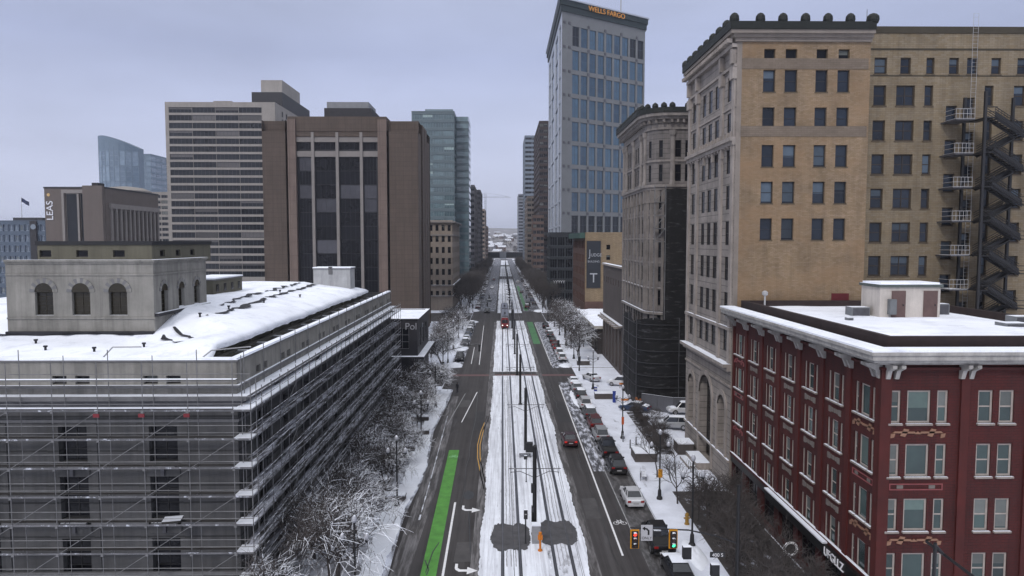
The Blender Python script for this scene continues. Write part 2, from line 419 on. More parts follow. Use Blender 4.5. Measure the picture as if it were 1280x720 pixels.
# ================================================================ RED BUILDING (right foreground)
REDB = mat('red_painted_brick', '#43130f', .75, .25, .35, bump=.6, brick=(lin('#45120f'), lin('#27090a'), .52, .18), streak=.35, patch=((.035, .012, .012), .22, .55, .8, (1, 1, .5)))
REDP = mat('red_painted_trim', '#47140f', .7, .2, .6, streak=.25)
CREAM = mat('cornice_cream', '#a3a09c', .75, .22, .8, streak=.3, bump=.4)
PEACH = mat('ornament_peach', '#866552', .7, .15, 2)
PINK = mat('ornament_pink', '#84494a', .7, .15, 2)
GREYO = mat('ornament_grey', '#6c6560', .7, .2, 3)
RX, RY0, RY1, RZ = 23.85, 44.4, 73.6, 18.6
rb = Bld('red_brick_building', 'five-storey dark red painted brick building with a cream cornice and snowy flat roof', 'building', REDB, (RX, RY0))
rows = [ZA(y, RY0, 1150) for y in (529, 595.5, 663.5, 731)]; WH = ZA(488, RY0, 1150) - rows[0]
sr = []
us_groups = []
for base in (0, 11.9):
    if base == 0:
        for u0, u1, st in ((.45, 1.2, W_RED), (1.6, 3.1, W_REDB), (3.5, 4.2, W_RED)): us_groups.append((u0, u1, st))
for u0, u1 in ((6.1, 7.05), (7.45, 8.4), (9.9, 10.85), (11.25, 12.2)): us_groups.append((u0, u1, W_RED))
for u0, u1, st in ((13.9, 14.65, W_RED), (15.05, 16.55, W_REDB), (16.95, 17.7, W_RED)): us_groups.append((u0, u1, st))
for u0, u1, st in us_groups:
    for z in rows: sr.append((u0, u1, z, z + WH, st))
bays = 7; L = RY1 - RY0; wr = []; pier = .55; bw = L / bays
for i in range(bays):                     # u from the far end to the near corner
    c = bw * (i + .5)
    for z in rows:
        if i in (0, bays - 1): gs = ((-1.35, -.85, W_RED), (-.6, .6, W_REDB), (.85, 1.35, W_RED))
        else: gs = ((-1.2, -.75, W_RED), (-.5, .5, W_RED), (.75, 1.2, W_RED))
        for a, b_, st in gs: wr.append((c + a, c + b_, z, z + WH, st))
shopst = dict(frame=mat('shopfront_frame', '#23211f', .5, .2, 2), glass=GL_BLK, ft=.10, nx=2, nz=2, sub=True, depth=.35, pb=0)
for i in range(bays): wr.append((bw * i + .5, bw * (i + 1) - .5, .5, 3.2, shopst))
for u0, u1 in ((.6, 4.2), (5.6, 8.9), (9.6, 12.8), (13.8, 17.6)): sr.append((u0, u1, .5, 3.2, shopst))
rb.face((RX, RY1), (RX, RY0), 0, RZ, wr); rb.face((RX, RY0), (RX + 19, RY0), 0, RZ, sr)
rb.face((RX + 19, RY0), (RX + 19, RY1), 0, RZ); rb.face((RX + 19, RY1), (RX, RY1), 0, RZ)
rb.roof([(RX, RY0), (RX + 19, RY0), (RX + 19, RY1), (RX, RY1)], RZ)
# piers, spandrel frames
pm = MB()
path = [(RX, RY1 - .01), (RX, RY0), (RX + 19, RY0)]
for i in range(bays + 1):
    y = RY1 - bw * i
    y = min(max(y, RY0 + .3), RY1 - .35)
    pm.box(RX - .13, RX - .001, y - .28, y + .28, 4.3, 18.1, REDP)
for u in (0.0, 4.95, 9.15, 13.2, 18.4):
    pm.box(RX + u + (.001 if u else -.13), RX + u + .55, RY0 - .13, RY0 - .001, 4.3, 18.1, REDP)
rb.part('pier', pm)
# belt courses
for z0, z1, o, m in ((4.0, 4.28, .22, REDP), (3.3, 3.95, .12, mat('shop_sign_band', '#1b191a', .5, .2, 2))):
    mb = MB(); ring(mb, path, z0, z1, o, m, SNOW if z1 > 4.1 else None); rb.part('belt_course', mb)
mb = MB(); ring(mb, path, 17.98, 18.15, .2, REDP); rb.part('belt_course', mb)
# main cornice with snow
mb = MB()
for z0, z1, o in ((18.4, 18.6, .6), (18.6, 18.78, 1.15), (18.78, 19.1, 1.35), (19.1, 19.3, 1.48)): ring(mb, path, z0, z1, o, CREAM)
rb.part('cornice', mb)
mb = MB(); ring(mb, path, 19.3, 19.42, 1.46, ROOFSNOW, ROOFSNOW, .0); rb.part('cornice_snow', mb)
# brackets
def bracket(M, h=1.0, w=.26, dep=.95):
    mb = MB(); prof = [(0, 0), (.22, .02), (.30, .25), (.42, .55), (dep, .80), (dep, h), (0, h)]
    for k in range(len(prof)):
        a, b = prof[k], prof[(k + 1) % len(prof)]
        mb.poly([M @ Vector((0, -a[0], a[1])), M @ Vector((0, -b[0], b[1])), M @ Vector((w, -b[0], b[1])), M @ Vector((w, -a[0], a[1]))], CREAM)
    mb.poly([M @ Vector((0, -a[0], a[1])) for a in prof], CREAM); mb.poly([M @ Vector((w, -a[0], a[1])) for a in reversed(prof)], CREAM)
    return mb
for i in range(bays + 1):
    y = RY1 - bw * i; y = min(max(y, RY0 + .5), RY1 - .4)
    for dy in (-.3, .3):
        M = Matrix(((0, 1, 0, RX), (-1, 0, 0, y + dy + .13), (0, 0, 1, 17.40), (0, 0, 0, 1)))
        rb.part('bracket', bracket(M))
for u in (.25, 4.95, 9.15, 13.2, 18.2):
    for du in (0, .55):
        M = Matrix(((1, 0, 0, RX + u + du - .13), (0, 1, 0, RY0), (0, 0, 1, 17.40), (0, 0, 0, 1)))
        rb.part('bracket', bracket(M))
# ornaments between the storeys: garlands and outlined panels
def garland(P, U, w, m):
    mb = MB(); n = (U[1], -U[0])
    def pt(u, z, d=.06): return (P[0] + U[0] * u + n[0] * d, P[1] + U[1] * u + n[1] * d, P[2] + z)
    def slab(pts, mm):
        mb.poly([pt(u, z) for u, z in pts], mm)
        for a, b in zip(pts, pts[1:] + pts[:1]): mb.poly([pt(a[0], a[1], 0), pt(b[0], b[1], 0), pt(b[0], b[1]), pt(a[0], a[1])], mm)
    slab([(-w * .5, .05), (-w * .04, .02), (-w * .06, .14), (-w * .46, .16)], m); slab([(w * .04, .02), (w * .5, .05), (w * .46, .16), (w * .06, .14)], m)
    for s in (-1, 1):
        c = s * w * .27
        slab([(c - .26, -.12), (c + .05, -.20), (c + .30, .28), (c - .02, .33)], m)
        slab([(s * w * .5 - .16, -.28), (s * w * .5 + .10, -.22), (s * w * .5 + .16, .02), (s * w * .5 - .12, .0)], m)
    slab([(-.22, -.02), (.22, -.02), (0, .16)], m)
    return mb
def panel(P, U, w, h=.42):
    mb = MB(); n = (U[1], -U[0])
    def bx(u0, u1, z0, z1, d, mm):
        A = [(P[0] + U[0] * u + n[0] * q, P[1] + U[1] * u + n[1] * q) for u, q in ((u0, 0), (u1, 0), (u1, d), (u0, d))]
        mb.prism(list(reversed(A)), P[2] + z0, P[2] + z1, mm)
    bx(-w/2, w/2, -h/2, -h/2 + .06, .05, PINK); bx(-w/2, w/2, h/2 - .06, h/2, .05, PINK)
    bx(-w/2, -w/2 + .06, -h/2 + .06, h/2 - .06, .05, PINK); bx(w/2 - .06, w/2, -h/2 + .06, h/2 - .06, .05, PINK)
    for s in (-1, 1): bx(s * w * .3 - .2, s * w * .3 + .2, -.11, .11, .04, GREYO)
    return mb
for c in (2.33, 15.8):
    for k, z in enumerate([r - .62 for r in rows[:3]]):
        P = (RX + c, RY0, z - .05); 
        rb.part('ornament', garland(P, (1, 0), 3.2, PEACH) if k != 1 else panel(P, (1, 0), 3.4))
for i in range(bays):
    y = RY1 - bw * (i + .5)
    for k, z in enumerate([r - .62 for r in rows[:3]]):
        P = (RX, y, z - .05)
        if i in (0, bays - 1): rb.part('ornament', garland(P, (0, -1), 2.7, PINK if i == 0 else PEACH) if k != 1 else panel(P, (0, -1), 2.7))
        else:
            mb = MB()
            for q in (-.75, -.38, 0, .38, .75):
                s = .16 + .08 * (q in (-.75, .75))
                mb.box(RX - .05, RX - .001, y + q - s * .8, y + q + s * .8, z - s - .05, z + s * .6, GREYO)
            rb.part('ornament', mb)
# roof: dark parapet inside the cornice, snow, penthouse
mb = MB(); cl = [(RX, RY1), (RX, RY0), (RX + 19, RY0), (RX + 19, RY1)]
ring(mb, cl, RZ, 20.0, -.55, mat('parapet_dark_brown', '#2b201f', .8, .3, 1.2), mat('parapet_dark_brown', '#2b201f'), .95, closed=True)
rb.part('parapet', mb)
sm = snow_sheet([(RX + .9, RY0 + .9), (RX + 18.1, RY0 + .9), (RX + 18.1, RY1 - .9), (RX + .9, RY1 - .9)], RZ + .75, None, .2, .08, edge=0)
rb.part('roof_snow', sm)
PHW = mat('penthouse_white', '#b9b2ab', .8, .12, .7, streak=.25)
BRDOOR = mat('penthouse_door', '#5d4a47', .7, .15, 1.5)
ph = MB(); hx0, hx1, hy0, hy1 = 32.3, 37.5, 61.0, 64.2
ph.box(hx0, hx1, hy0, hy1, RZ, 22.2, PHW); o = rb.part('penthouse', ph)
mb = MB(); ring(mb, [(hx0, hy0), (hx1, hy0), (hx1, hy1), (hx0, hy1)], 22.1, 22.35, .16, mat('penthouse_trim', '#4f5654', .7), ROOFSNOW, .6, closed=True)
mb.box(hx0 + .05, hx1 - .05, hy0 + .05, hy1 - .05, 22.34, 22.5, ROOFSNOW); q = mb.build('penthouse_cap', o)
for xx in (hx0 + 1.0, hx1 - 1.45):
    mb = MB(); mb.box(xx, xx + 1.2, hy0 - .06, hy0 - .002, 19.4, 21.8, BRDOOR); mb.box(xx + .95, xx + 1.02, hy0 - .12, hy0 - .06, 20.5, 20.65, BLACK); mb.build('door', o)
mb = MB(); mb.box(xx - 3.1, xx - 2.55, hy0 - .5, hy0 - .01, 19.8, 21.1, mat('utility_grey', '#6a6d70', .6)); mb.build('utility_box', o)
for (x, y, sx, sy, h) in ((30.4, 62.0, 1.6, 1.2, .9), (38.3, 63, 1.3, 1.0, 1.1), (38.0, 53.5, 1.8, 1.3, .45), (40.5, 56, 2.2, 1.2, .7), (28.4, 58.6, .5, .5, .35)):
    mb = MB(); mb.box(x, x + sx, y, y + sy, RZ + .6, RZ + .8 + h, mat('utility_grey', '#6a6d70', .6), SNOW); mb.box(x + .1, x + sx - .1, y - .03, y - .002, RZ + .95, RZ + .7 + h, DSTEEL); rb.part('roof_vent', mb)
mb = MB(); mb.tube((26.3, 71.6, 19.2), (26.3, 71.6, 20.6), .09, .09, WHITEM, 8); mb.lathe((26.3, 71.6, 20.6), [(.15, 0), (.3, .1), (.3, .35), (.1, .5)], WHITEM, 10); rb.part('roof_vent', mb)
rb.done(100)
# awning sign and round sign
AW = empty('shop_sign', (RX - .13, 52.0, 0), 0, 'long black fascia sign with white edge and white letters on the red building shopfront', 'sign')
mb = MB(); mb.box(-.38, 0, -7.0, 10.5, 3.30, 4.05, mat('sign_black', '#111112', .4), None)
mb.box(-.46, 0, -1.2, 10.5, 4.055, 4.17, mat('sign_light_edge', '#c9cbd2', .4), SNOW); mb.build('board', AW)
tm = text_mesh('UFGLLZ', .85, mat('sign_white_letters', '#d8d8dc', .5)); put_text(tm, 'lettering', AW, (-.42, -2.9, 3.38), (0, -1))
rs = empty('round_sign', (21.7, 52.6, 0), 0, 'round black blade sign with a white ring on the storefront', 'sign')
mb = MB(); c = Vector((0, 0, 2.9))
for k in range(24):
    a, b = 2 * math.pi * k / 24, 2 * math.pi * (k + 1) / 24
    mb.tube(c + Vector((math.cos(a), 0, math.sin(a))) * .47, c + Vector((math.cos(b), 0, math.sin(b))) * .47, .10, .10, mat('sign_ring_white', '#efeff2', .5), 8, False)
mb.build('ring', rs)
mb = MB(); mb.obox(Matrix.Translation((0, 0, 2.9)), -.05, .05, -.02, .02, -.05, .05, BLACK)
mb.poly([c + Vector((math.cos(2*math.pi*k/24) * .46, -.01, math.sin(2*math.pi*k/24) * .46)) for k in range(24)], BLACK)
mb.poly([c + Vector((math.cos(2*math.pi*k/24) * .46, .01, math.sin(2*math.pi*k/24) * .46)) for k in reversed(range(24))], BLACK)
mb.build('disc', rs)
mb = MB(); mb.tube((.5, 0, 2.9), (1.6, 0, 2.9), .03, .03, BLACK, 6); mb.build('bracket', rs)

# ================================================================ TAN BRICK HIGH-RISE
TANB = mat('tan_brick', '#8a7763', .8, .22, .30, bump=.5, brick=(lin('#7b6850'), lin('#64563f'), .38, .13), streak=.2, patch=(lin('#856b50'), .14, .45, .75, (1, 1, 1.6)), patch2=(lin('#4f443a'), .5, .66, .85, (1.5, 1.5, .25)))
TAND = mat('tan_brick_wing', '#7d7261', .8, .2, .25, bump=.4, brick=(lin('#756751'), lin('#5f5444'), .62, .20), streak=.25)
STONE = mat('grey_limestone', '#857e79', .8, .28, .5, groove=.76, streak=.22, bump=.3)
STONEP = mat('grey_limestone_plain', '#918983', .8, .22, .6, streak=.25, bump=.3)
PALE = mat('pale_stone_band', '#7d756e', .8, .15, .8, streak=.1)
COPPER = mat('verdigris_crest', '#151917', .7, .3, 1.5)
NX, NY0, NY1, NZ = 23.6, 73.35, 91.5, 46.8
def nxu(px): return XA(px, NY0) - NX
nb = Bld('tan_brick_tower', 'tall tan brick and grey stone tower with a dark crested cornice behind the red building', 'building', TANB, (NX, NY0))
sr = []
zr = [ZA(y, NY0) for y in (114, 161, 208, 254, 300)]
for a, b in ((949.5, 964.5), (976, 991.5), (1014, 1029), (1041, 1056)):
    for z in zr: sr.append((nxu(a), nxu(b), z, z + 2.2, W_NH))
    z = ZA(72, NY0); sr.append((nxu(a) + .05, nxu(b) - .05, z, z + .95, W_PL))
WN = nxu(1081)
LW = NY1 - NY0; west = []
cols = [2.2, 6.6, 9.1, 11.6, 16.0]
storeys = [43.0 - 3.72 * i for i in range(8)]
for c in cols:
    for k, z in enumerate(storeys):
        west.append((c - .72, c + .72, z - 2.5, z, W_NHW))
arch = dict(frame=DKF, glass=GL_BLK, ft=.15, nx=3, nz=5, sub=True, depth=.9, pb=0)
west += [(1.6, 4.2, 3.6, 9.6, arch), (6.6, 11.6, .6, 10.6, arch), (14.0, 16.6, 3.6, 9.6, arch)]
nb.face((NX, NY1), (NX, NY0), 0, 47.0, west, STONE, .35)
nb.face((NX, NY0), (NX + .5, NY0), 0, 47.0, (), PALE)
nb.face((NX + .5, NY0), (NX + WN, NY0), 0, 47.0, [(a - .5, b - .5, c, d, e) for a, b, c, d, e in sr])
nb.face((NX + WN, NY0), (NX + WN, NY1), 0, 47.0); nb.face((NX + WN, NY1), (NX, NY1), 0, 47.0)
nb.roof([(NX, NY0), (NX + WN, NY0), (NX + WN, NY1), (NX, NY1)], 47.0)
# arch heads: half-round surrounds over the three big openings
def arch_trim(yc, zc, r, x=NX, m=STONEP):
    mb = MB()
    for k in range(14):
        a0, a1 = math.pi * k / 14, math.pi * (k + 1) / 14
        q = []
        for rr in (r, r + .55):
            q.append([(x - .14, yc + rr * math.cos(a), zc + rr * math.sin(a)) for a in (a0, a1)])
        mb.poly([q[0][0], q[0][1], q[1][1], q[1][0]], m)
        mb.poly([(NX, p[1], p[2]) for p in (q[1][0], q[1][1])] + [q[1][1], q[1][0]], m)
        # corner fill between arch and square opening
        ys = [yc + r * math.cos(a) for a in (a0, a1)]; zs = [zc + r * math.sin(a) for a in (a0, a1)]
        mb.poly([(x - .02, ys[0], zs[0]), (x - .02, ys[1], zs[1]), (x - .02, ys[1], zc + r + .05), (x - .02, ys[0], zc + r + .05)], STONE)
    for s in (-1, 1): mb.box(x - .14, x - .001, min(yc + s * r, yc + s * (r + .5)), max(yc + s * r, yc + s * (r + .5)), 3.2 if r < 2 else .4, zc, m)
    return mb
for u, zc, r in ((2.9, 8.3, 1.3), (9.1, 8.1, 2.5), (15.3, 8.3, 1.3)): nb.part('arch', arch_trim(NY1 - u, zc, r))
# horizontal bands and cornices on street side
wp = [(NX, NY1), (NX, NY0 + .02)]
for z0, z1, o, top in ((12.6, 13.0, .45, None), (13.0, 13.35, .85, SNOW), (16.8, 17.15, .28, SNOW), (35.8, 36.2, .35, None), (36.2, 36.6, .6, None), (43.6, 43.9, .25, None), (39.6, 39.8, .12, None), (10.9, 11.1, .15, None), (3.0, 3.25, .2, SNOW)):
    mb = MB(); ring(mb, wp, z0, z1, o, STONEP, top); nb.part('belt_course', mb)
for k in range(16):                       # cartouches and scrolls of the frieze
    y = NY0 + .6 + k * (NY1 - NY0 - 1.2) / 15
    mb = MB(); h = 1.1 if k % 3 else 1.9
    mb.box(NX - .30, NX - .001, y - .22, y + .22, 36.7 - h, 36.649, STONEP); mb.box(NX - .38, NX - .001, y - .14, y + .14, 36.65, 37.2, STONEP); nb.part('scroll', mb)
for c in (.5, 4.4, 13.8, 17.6):           # pilasters between the bays
    y = NY1 - c; mb = MB(); mb.box(NX - .22, NX - .001, y - .38, y + .38, 13.4, 43.5, STONEP)
    mb.box(NX - .42, NX - .001, y - .55, y + .55, 42.4, 43.55, STONEP); mb.box(NX - .5, NX - .001, y - .3, y + .3, 43.95, 45.4, STONEP); nb.part('pilaster', mb)
mb = MB(); cp = [(NX, NY1), (NX, NY0), (NX + WN, NY0)]
for z0, z1, o in ((45.5, 45.9, .5),): ring(mb, wp, z0, z1, o, STONEP)
ring(mb, cp, 46.0, 46.35, .28, PALE)
for z0, z1, o in ((46.35, 46.65, .55), (46.65, 47.0, .9)): ring(mb, cp, z0, z1, o, PALE)
nb.part('cornice', mb)
mb = MB()
k = 0
while k * .62 < LW: mb.box(NX - 1.05, NX - .5, NY0 + k * .62, NY0 + k * .62 + .3, 45.95, 46.34, STONEP); k += 1
nb.part('dentils', mb)
mb = MB(); ring(mb, cp, 47.0, 47.75, 1.05, COPPER, None, .1); nb.part('crest', mb)
def acro(x, y, big=1.0):
    mb = MB(); mb.lathe((x, y, 47.7), [(.42 * big, 0), (.50 * big, .28), (.46 * big, .62), (.26 * big, .88), (.05, .98)], COPPER, 8); return mb
n = 9
for k in range(n): nb.part('acroterion', acro(NX - .55, NY0 - .6 + k * (LW + .8) / (n - 1), 1.0))
for k in range(1, 7):
    x = NX + k * WN / 6.0 - .2; nb.part('acroterion', acro(x, NY0 - .6, 1.0 if k < 6 else 1.3))
for z in (ZA(80, NY0) - .4, ZA(165, NY0) - .4):
    mb = MB(); mb.box(NX + .5, NX + WN - .2, NY0 - .05, NY0 - .001, z, z + 1.05, mat('band_brick_grey', '#706459', .8, .15, .6, brick=(lin('#675c50'), lin('#574e45'), .62, .2))); nb.part('band', mb)
# recessed window strips show through the band: windows were kept clear of it
mb = MB(); mb.box(nxu(1041) + NX, nxu(1063) + NX, NY0 - .04, NY0 - .001, ZA(378, NY0), ZA(367, NY0), mat('maroon_patch', '#561a20', .8, .15, 1)); nb.part('painted_patch', mb)
# railing and entrance steps
nb.done(100)
mbx = MB(); mbx.box(NX - 1.6, NX - .01, 80.0, 84.8, .1, .9, STONEP, SNOW); mbx.box(NX - 2.4, NX - 1.6, 80.4, 84.4, .1, .45, STONEP, SNOW)
link('entrance_steps', mbx.mesh('entrance_steps')); tag(bpy.data.objects['entrance_steps'], 'snowy grey stone entrance steps under the big arch of the stone facade', 'steps')

# east wing, olive brick, with fire escape
WY = 79.3
wb = Bld('olive_brick_wing', 'wide olive-tan brick building with many windows behind the fire stair', 'building', TAND, (NX + WN, WY))
def wu(px): return XA(px, WY) - (NX + WN)
wr = []
for a, b, st in ((1086, 1101.5, W_WING), (1114, 1137, W_WING2), (1149, 1159.5, W_WING), (1223, 1234, W_WING), (1259, 1273, W_WING), (1296, 1310, W_WING), (1330, 1345, W_WING)):
    for y in (131, 175, 217.5, 260.5, 303, 345, 388, 431):
        z = ZA(y, WY); hh = 2.2
        wr.append((wu(a), wu(b), z, z + hh, st))
for a, b in ((1086, 1101.5), (1118, 1131), (1150, 1160), (1178, 1190), (1200, 1213), (1230, 1242), (1262, 1274), (1296, 1310)):
    z = ZA(91, WY); wr.append((wu(a), wu(b), z, z + 1.75, W_WING))
for y in (154, 197, 239.5, 282, 324, 366, 409): z = ZA(y, WY); wr.append((wu(1176), wu(1190), z, z + 2.0, W_WING))
for y in (144, 187, 229, 272, 314, 357, 400): z = ZA(y, WY); wr.append((wu(1199), wu(1211), z, z + 2.0, W_WING))
X0 = NX + WN + .005; X1 = 70
wr = [(a - .005, b - .005, c, d, e) for a, b, c, d, e in wr]
wb.face((X0, WY), (X1, WY), 0, 48.9, wr); wb.face((X1, WY), (X1, 105), 0, 48.9); wb.face((X1, 105), (X0, 105), 0, 48.9); wb.face((X0, 105), (X0, WY), 0, 48.9)
wb.roof([(X0, WY), (X1, WY), (X1, 105), (X0, 105)], 48.9)
mb = MB(); mb.box(X0, X1, WY - .12, WY - .001, 48.6, 49.3, mat('coping_dark', '#3a352b', .8)); wb.part('coping', mb)
mb = MB(); mb.box(X0, X1, WY - .1, WY - .001, ZA(60.5, WY), ZA(59, WY), mat('coping_dark', '#3a352b', .8)); mb.box(X0, X1, WY - .07, WY - .001, ZA(93.5, WY), ZA(92.6, WY), mat('coping_dark', '#3a352b', .8)); wb.part('belt_course', mb)
for x, w in ((44.6, 3.5), (53, 2.4)): mb = MB(); mb.box(x, x + w, 84, 88, 48.9, 50.6, PHW, SNOW); mb.box(x + .3, x + 1.0, 83.95, 83.998, 49.3, 50.2, DSTEEL); wb.part('roof_unit', mb)
mb = MB(); mb.tube((40.9, 82, 48.9), (40.9, 82, 52), .06, .03, DSTEEL, 6); wb.part('antenna', mb)
wb.done(100)

# fire escape
fe = empty('fire_escape', (50.6, 77, 0), 0, 'black zigzag steel fire stair with pale landings against the olive brick wall', 'fire escape')
FX0, FX1 = XA(1211, 77) , XA(1272, 77)
zl = [ZA(y, 77) for y in (148, 191, 233.5, 276, 319, 362, 404)]
def loc(mb, o): 
    mb.v = [(v[0] - 50.6, v[1] - 77, v[2]) for v in mb.v]; return mb
for x in (FX0, FX1):
    for y in (75.2, 78.6):
        mb = MB(); mb.box(x - .13, x + .13, y - .13, y + .13, 8, zl[0] + 2.6, BLACK); loc(mb, fe).build('post', fe)
for k, z in enumerate(zl):
    # pale balcony on the left
    mb = MB(); bx0 = XA(1186, 77)
    mb.box(bx0, FX0 - .15, 76.6, WY - .01, z - .12, z, DSTEEL, SNOW); loc(mb, fe).build('landing', fe)
    mb = MB()
    for q in range(6): x = bx0 + (FX0 - .15 - bx0) * q / 5; mb.tube((x, 76.6, z), (x, 76.6, z + 1.05), .022, .022, WHITEM, 5)
    for h in (.05, .55, 1.05): mb.tube((bx0, 76.6, z + h), (FX0 - .15, 76.6, z + h), .028, .028, WHITEM, 5); mb.tube((bx0, 76.6, z + h), (bx0, 78.6, z + h), .025, .025, WHITEM, 5)
    loc(mb, fe).build('railing', fe)
    mb = MB(); mb.box(FX0 + .14, FX0 + 1.3, 75.3, 78.5, z - .1, z, BLACK); mb.box(FX1 - 1.0, FX1 - .14, 75.3, 78.5, z - 2.0, z - 1.9, BLACK); loc(mb, fe).build('landing', fe)
    # flights: down to the right and back to the left
    for (xa, za, xb, zb, y) in ((FX0 + 1.2, z, FX1 - .9, z - 1.95, 75.4), (FX1 - .9, z - 1.95, FX0 + 1.2, z - 3.72, 77.0)):
        mb = MB(); n = 10
        for yy in (y, y + 1.2):
            mb.tube((xa, yy, za), (xb, yy, zb), .20, .20, BLACK, 4)
            for hh in (.3, .55, .8, 1.05): mb.tube((xa, yy, za + hh), (xb, yy, zb + hh), .045, .045, BLACK, 4)
        for q in range(n + 1):
            f = q / n; x = xa + (xb - xa) * f; zz = za + (zb - za) * f
            mb.box(x - .14, x + .14, y, y + 1.2, zz - .04, zz + .02, BLACK)
            if q < n: x2 = xa + (xb - xa) * (q + 1) / n; z2 = za + (zb - za) * (q + 1) / n; mb.poly([(x, y - .03, zz - .25), (x2, y - .03, z2 - .25), (x2, y - .03, z2 + .5), (x, y - .03, zz + .5)], BLACK); mb.tube((x, y, zz), (x, y, zz + 1), .03, .03, BLACK, 4)
        loc(mb, fe).build('stair_flight', fe)
    mb = MB()
    for h in (.5, 1.0): mb.tube((FX0, 75.2, z + h), (FX0 + 1.3, 75.2, z + h), .04, .04, BLACK, 4)
    for h in (.3, .8): mb.tube((FX1 - 1, 75.2, z - 1.9 + h), (FX1 + .5, 75.2, z - 1.9 + h), .04, .04, BLACK, 4)
    loc(mb, fe).build('railing', fe)
mb = MB(); lx = XA(1206, 78.9)
for s in (0, .55): mb.tube((lx + s, 78.9, 17), (lx + s, 78.9, 50.6), .02, .02, WHITEM, 5)
for q in range(85): mb.tube((lx, 78.9, 17 + q * .4), (lx + .55, 78.9, 17 + q * .4), .012, .012, WHITEM, 4, False)
tag(mb.build('wall_ladder'), 'thin vertical access ladder running up the olive brick wall beside the fire stair', 'ladder')

# ================================================================ CURVED-CORNER STONE TOWER
BX, BY0, BY1 = 22.7, 111.5, 134.8
arcp = [(BX + 3.2 - 3.2 * math.cos(a), BY0 + 3.2 - 3.2 * math.sin(a)) for a in [math.pi / 2 * k / 5 for k in range(6)]]
fp = [(BX, BY1)] + arcp + [(BX + 22, BY0)]
STB = mat('dark_grey_stone', '#6e6967', .8, .28, .5, groove=.76, streak=.35, bump=.4)
STBP = mat('dark_grey_stone_trim', '#7d7773', .8, .25, .6, streak=.35, bump=.3)
bb = Bld('stone_corner_tower', 'grey stone office tower with a curved corner and crested cornice wrapped in netting', 'building', STB, (BX, BY0))
zs_ = [41.6, 37.9] + [33.3 - 3.72 * i for i in range(8)]
W_BO = dict(frame=DKF, glass=GL_BLK, ft=.08, nz=2, sub=True, depth=.08, pb=0)
for i in range(len(fp) - 1):
    A, B = fp[i], fp[i + 1]; L = math.hypot(B[0] - A[0], B[1] - A[1]); rc = []
    if i == 0: us = [1.5, 4.6, 6.6, 8.6, 11.6, 13.6, 15.6, 18.2]; w = 1.3
    elif i == len(fp) - 2: us = [.9, 2.95, 5.0, 8.6, 10.8, 13.6, 15.8, 18.2]; w = 1.45
    elif i in (2, 4): us = [L / 2]; w = .62
    else: us = []; w = 1
    for u in us:
        for k, z in enumerate(zs_): rc.append((u - w / 2, u + w / 2, z - (2.6 if k < 2 else 2.35), z, W_BO))
    bb.face(A, B, 0, 46.0, rc, STB, .4)
bb.face((BX + 22, BY0), (BX + 22, BY1), 0, 46.0); bb.face((BX + 22, BY1), (BX, BY1), 0, 46.0)
bb.roof(fp + [(BX + 22, BY1)], 46.0)
for z0, z1, o, top in ((34.0, 34.4, .3, None), (34.4, 34.8, .55, None), (43.2, 43.5, .25, None), (30.0, 30.2, .12, None), (14.6, 15.0, .35, SNOW), (18.6, 18.8, .2, SNOW), (43.5, 44.2, .12, None)) + tuple((zz, zz + .28, .16, None) for zz in (26.3, 22.6, 38.3)):
    mb = MB(); ring(mb, fp, z0, z1, o, STBP, top); bb.part('belt_course', mb)
mb = MB()
for z0, z1, o in ((44.2, 44.7, .45), (44.7, 45.1, 1.0), (45.1, 45.6, 1.45)): ring(mb, fp, z0, z1, o, STBP)
bb.part('cornice', mb)
mb = MB(); ring(mb, fp, 45.6, 46.35, 1.6, COPPER, None, .1); bb.part('crest', mb)
def along(path, step, d):
    out = []; pts = offset(path, d)
    for a, b in zip(pts, pts[1:]):
        L = math.hypot(b[0] - a[0], b[1] - a[1]); n = max(1, round(L / step))
        for k in range(n): out.append((a[0] + (b[0] - a[0]) * k / n, a[1] + (b[1] - a[1]) * k / n))
    return out
for x, y in along(fp, 2.3, 1.1):
    mb = MB(); mb.lathe((x, y, 46.3), [(.40, 0), (.5, .25), (.42, .6), (.1, .85)], COPPER, 8); bb.part('acroterion', mb)
mb = MB()
for x, y in along(fp, .9, .75): mb.box(x - .17, x + .17, y - .17, y + .17, 44.15, 44.69, STBP)
bb.part('dentils', mb)
# engaged columns of the top storeys
for x, y in [(BX, BY1 - .5), (BX, BY1 - 3.1), (BX, BY1 - 10.1), (BX, BY1 - 16.9), (BX, BY0 + 3.3)] + [(BX + 3.5, BY0), (BX + 10.0, BY0), (BX + 15.4, BY0)]:
    mb = MB(); mb.lathe((x, y, 34.8), [(.55, 0), (.5, .4), (.40, .7), (.36, 7.3), (.52, 7.6), (.6, 8.3)], STBP, 10); bb.part('column', mb)
for x, y in along(fp[:-1], 2.9, 0) + [(BX + 10, BY0)]:
    mb = MB(); mb.box(x - .24, x + .24, y - .24, y + .24, 15.2, 33.9, STBP); mb.box(x - .34, x + .34, y - .34, y + .34, 32.0, 33.95, STBP); bb.part('pilaster', mb)
bb.done(100)
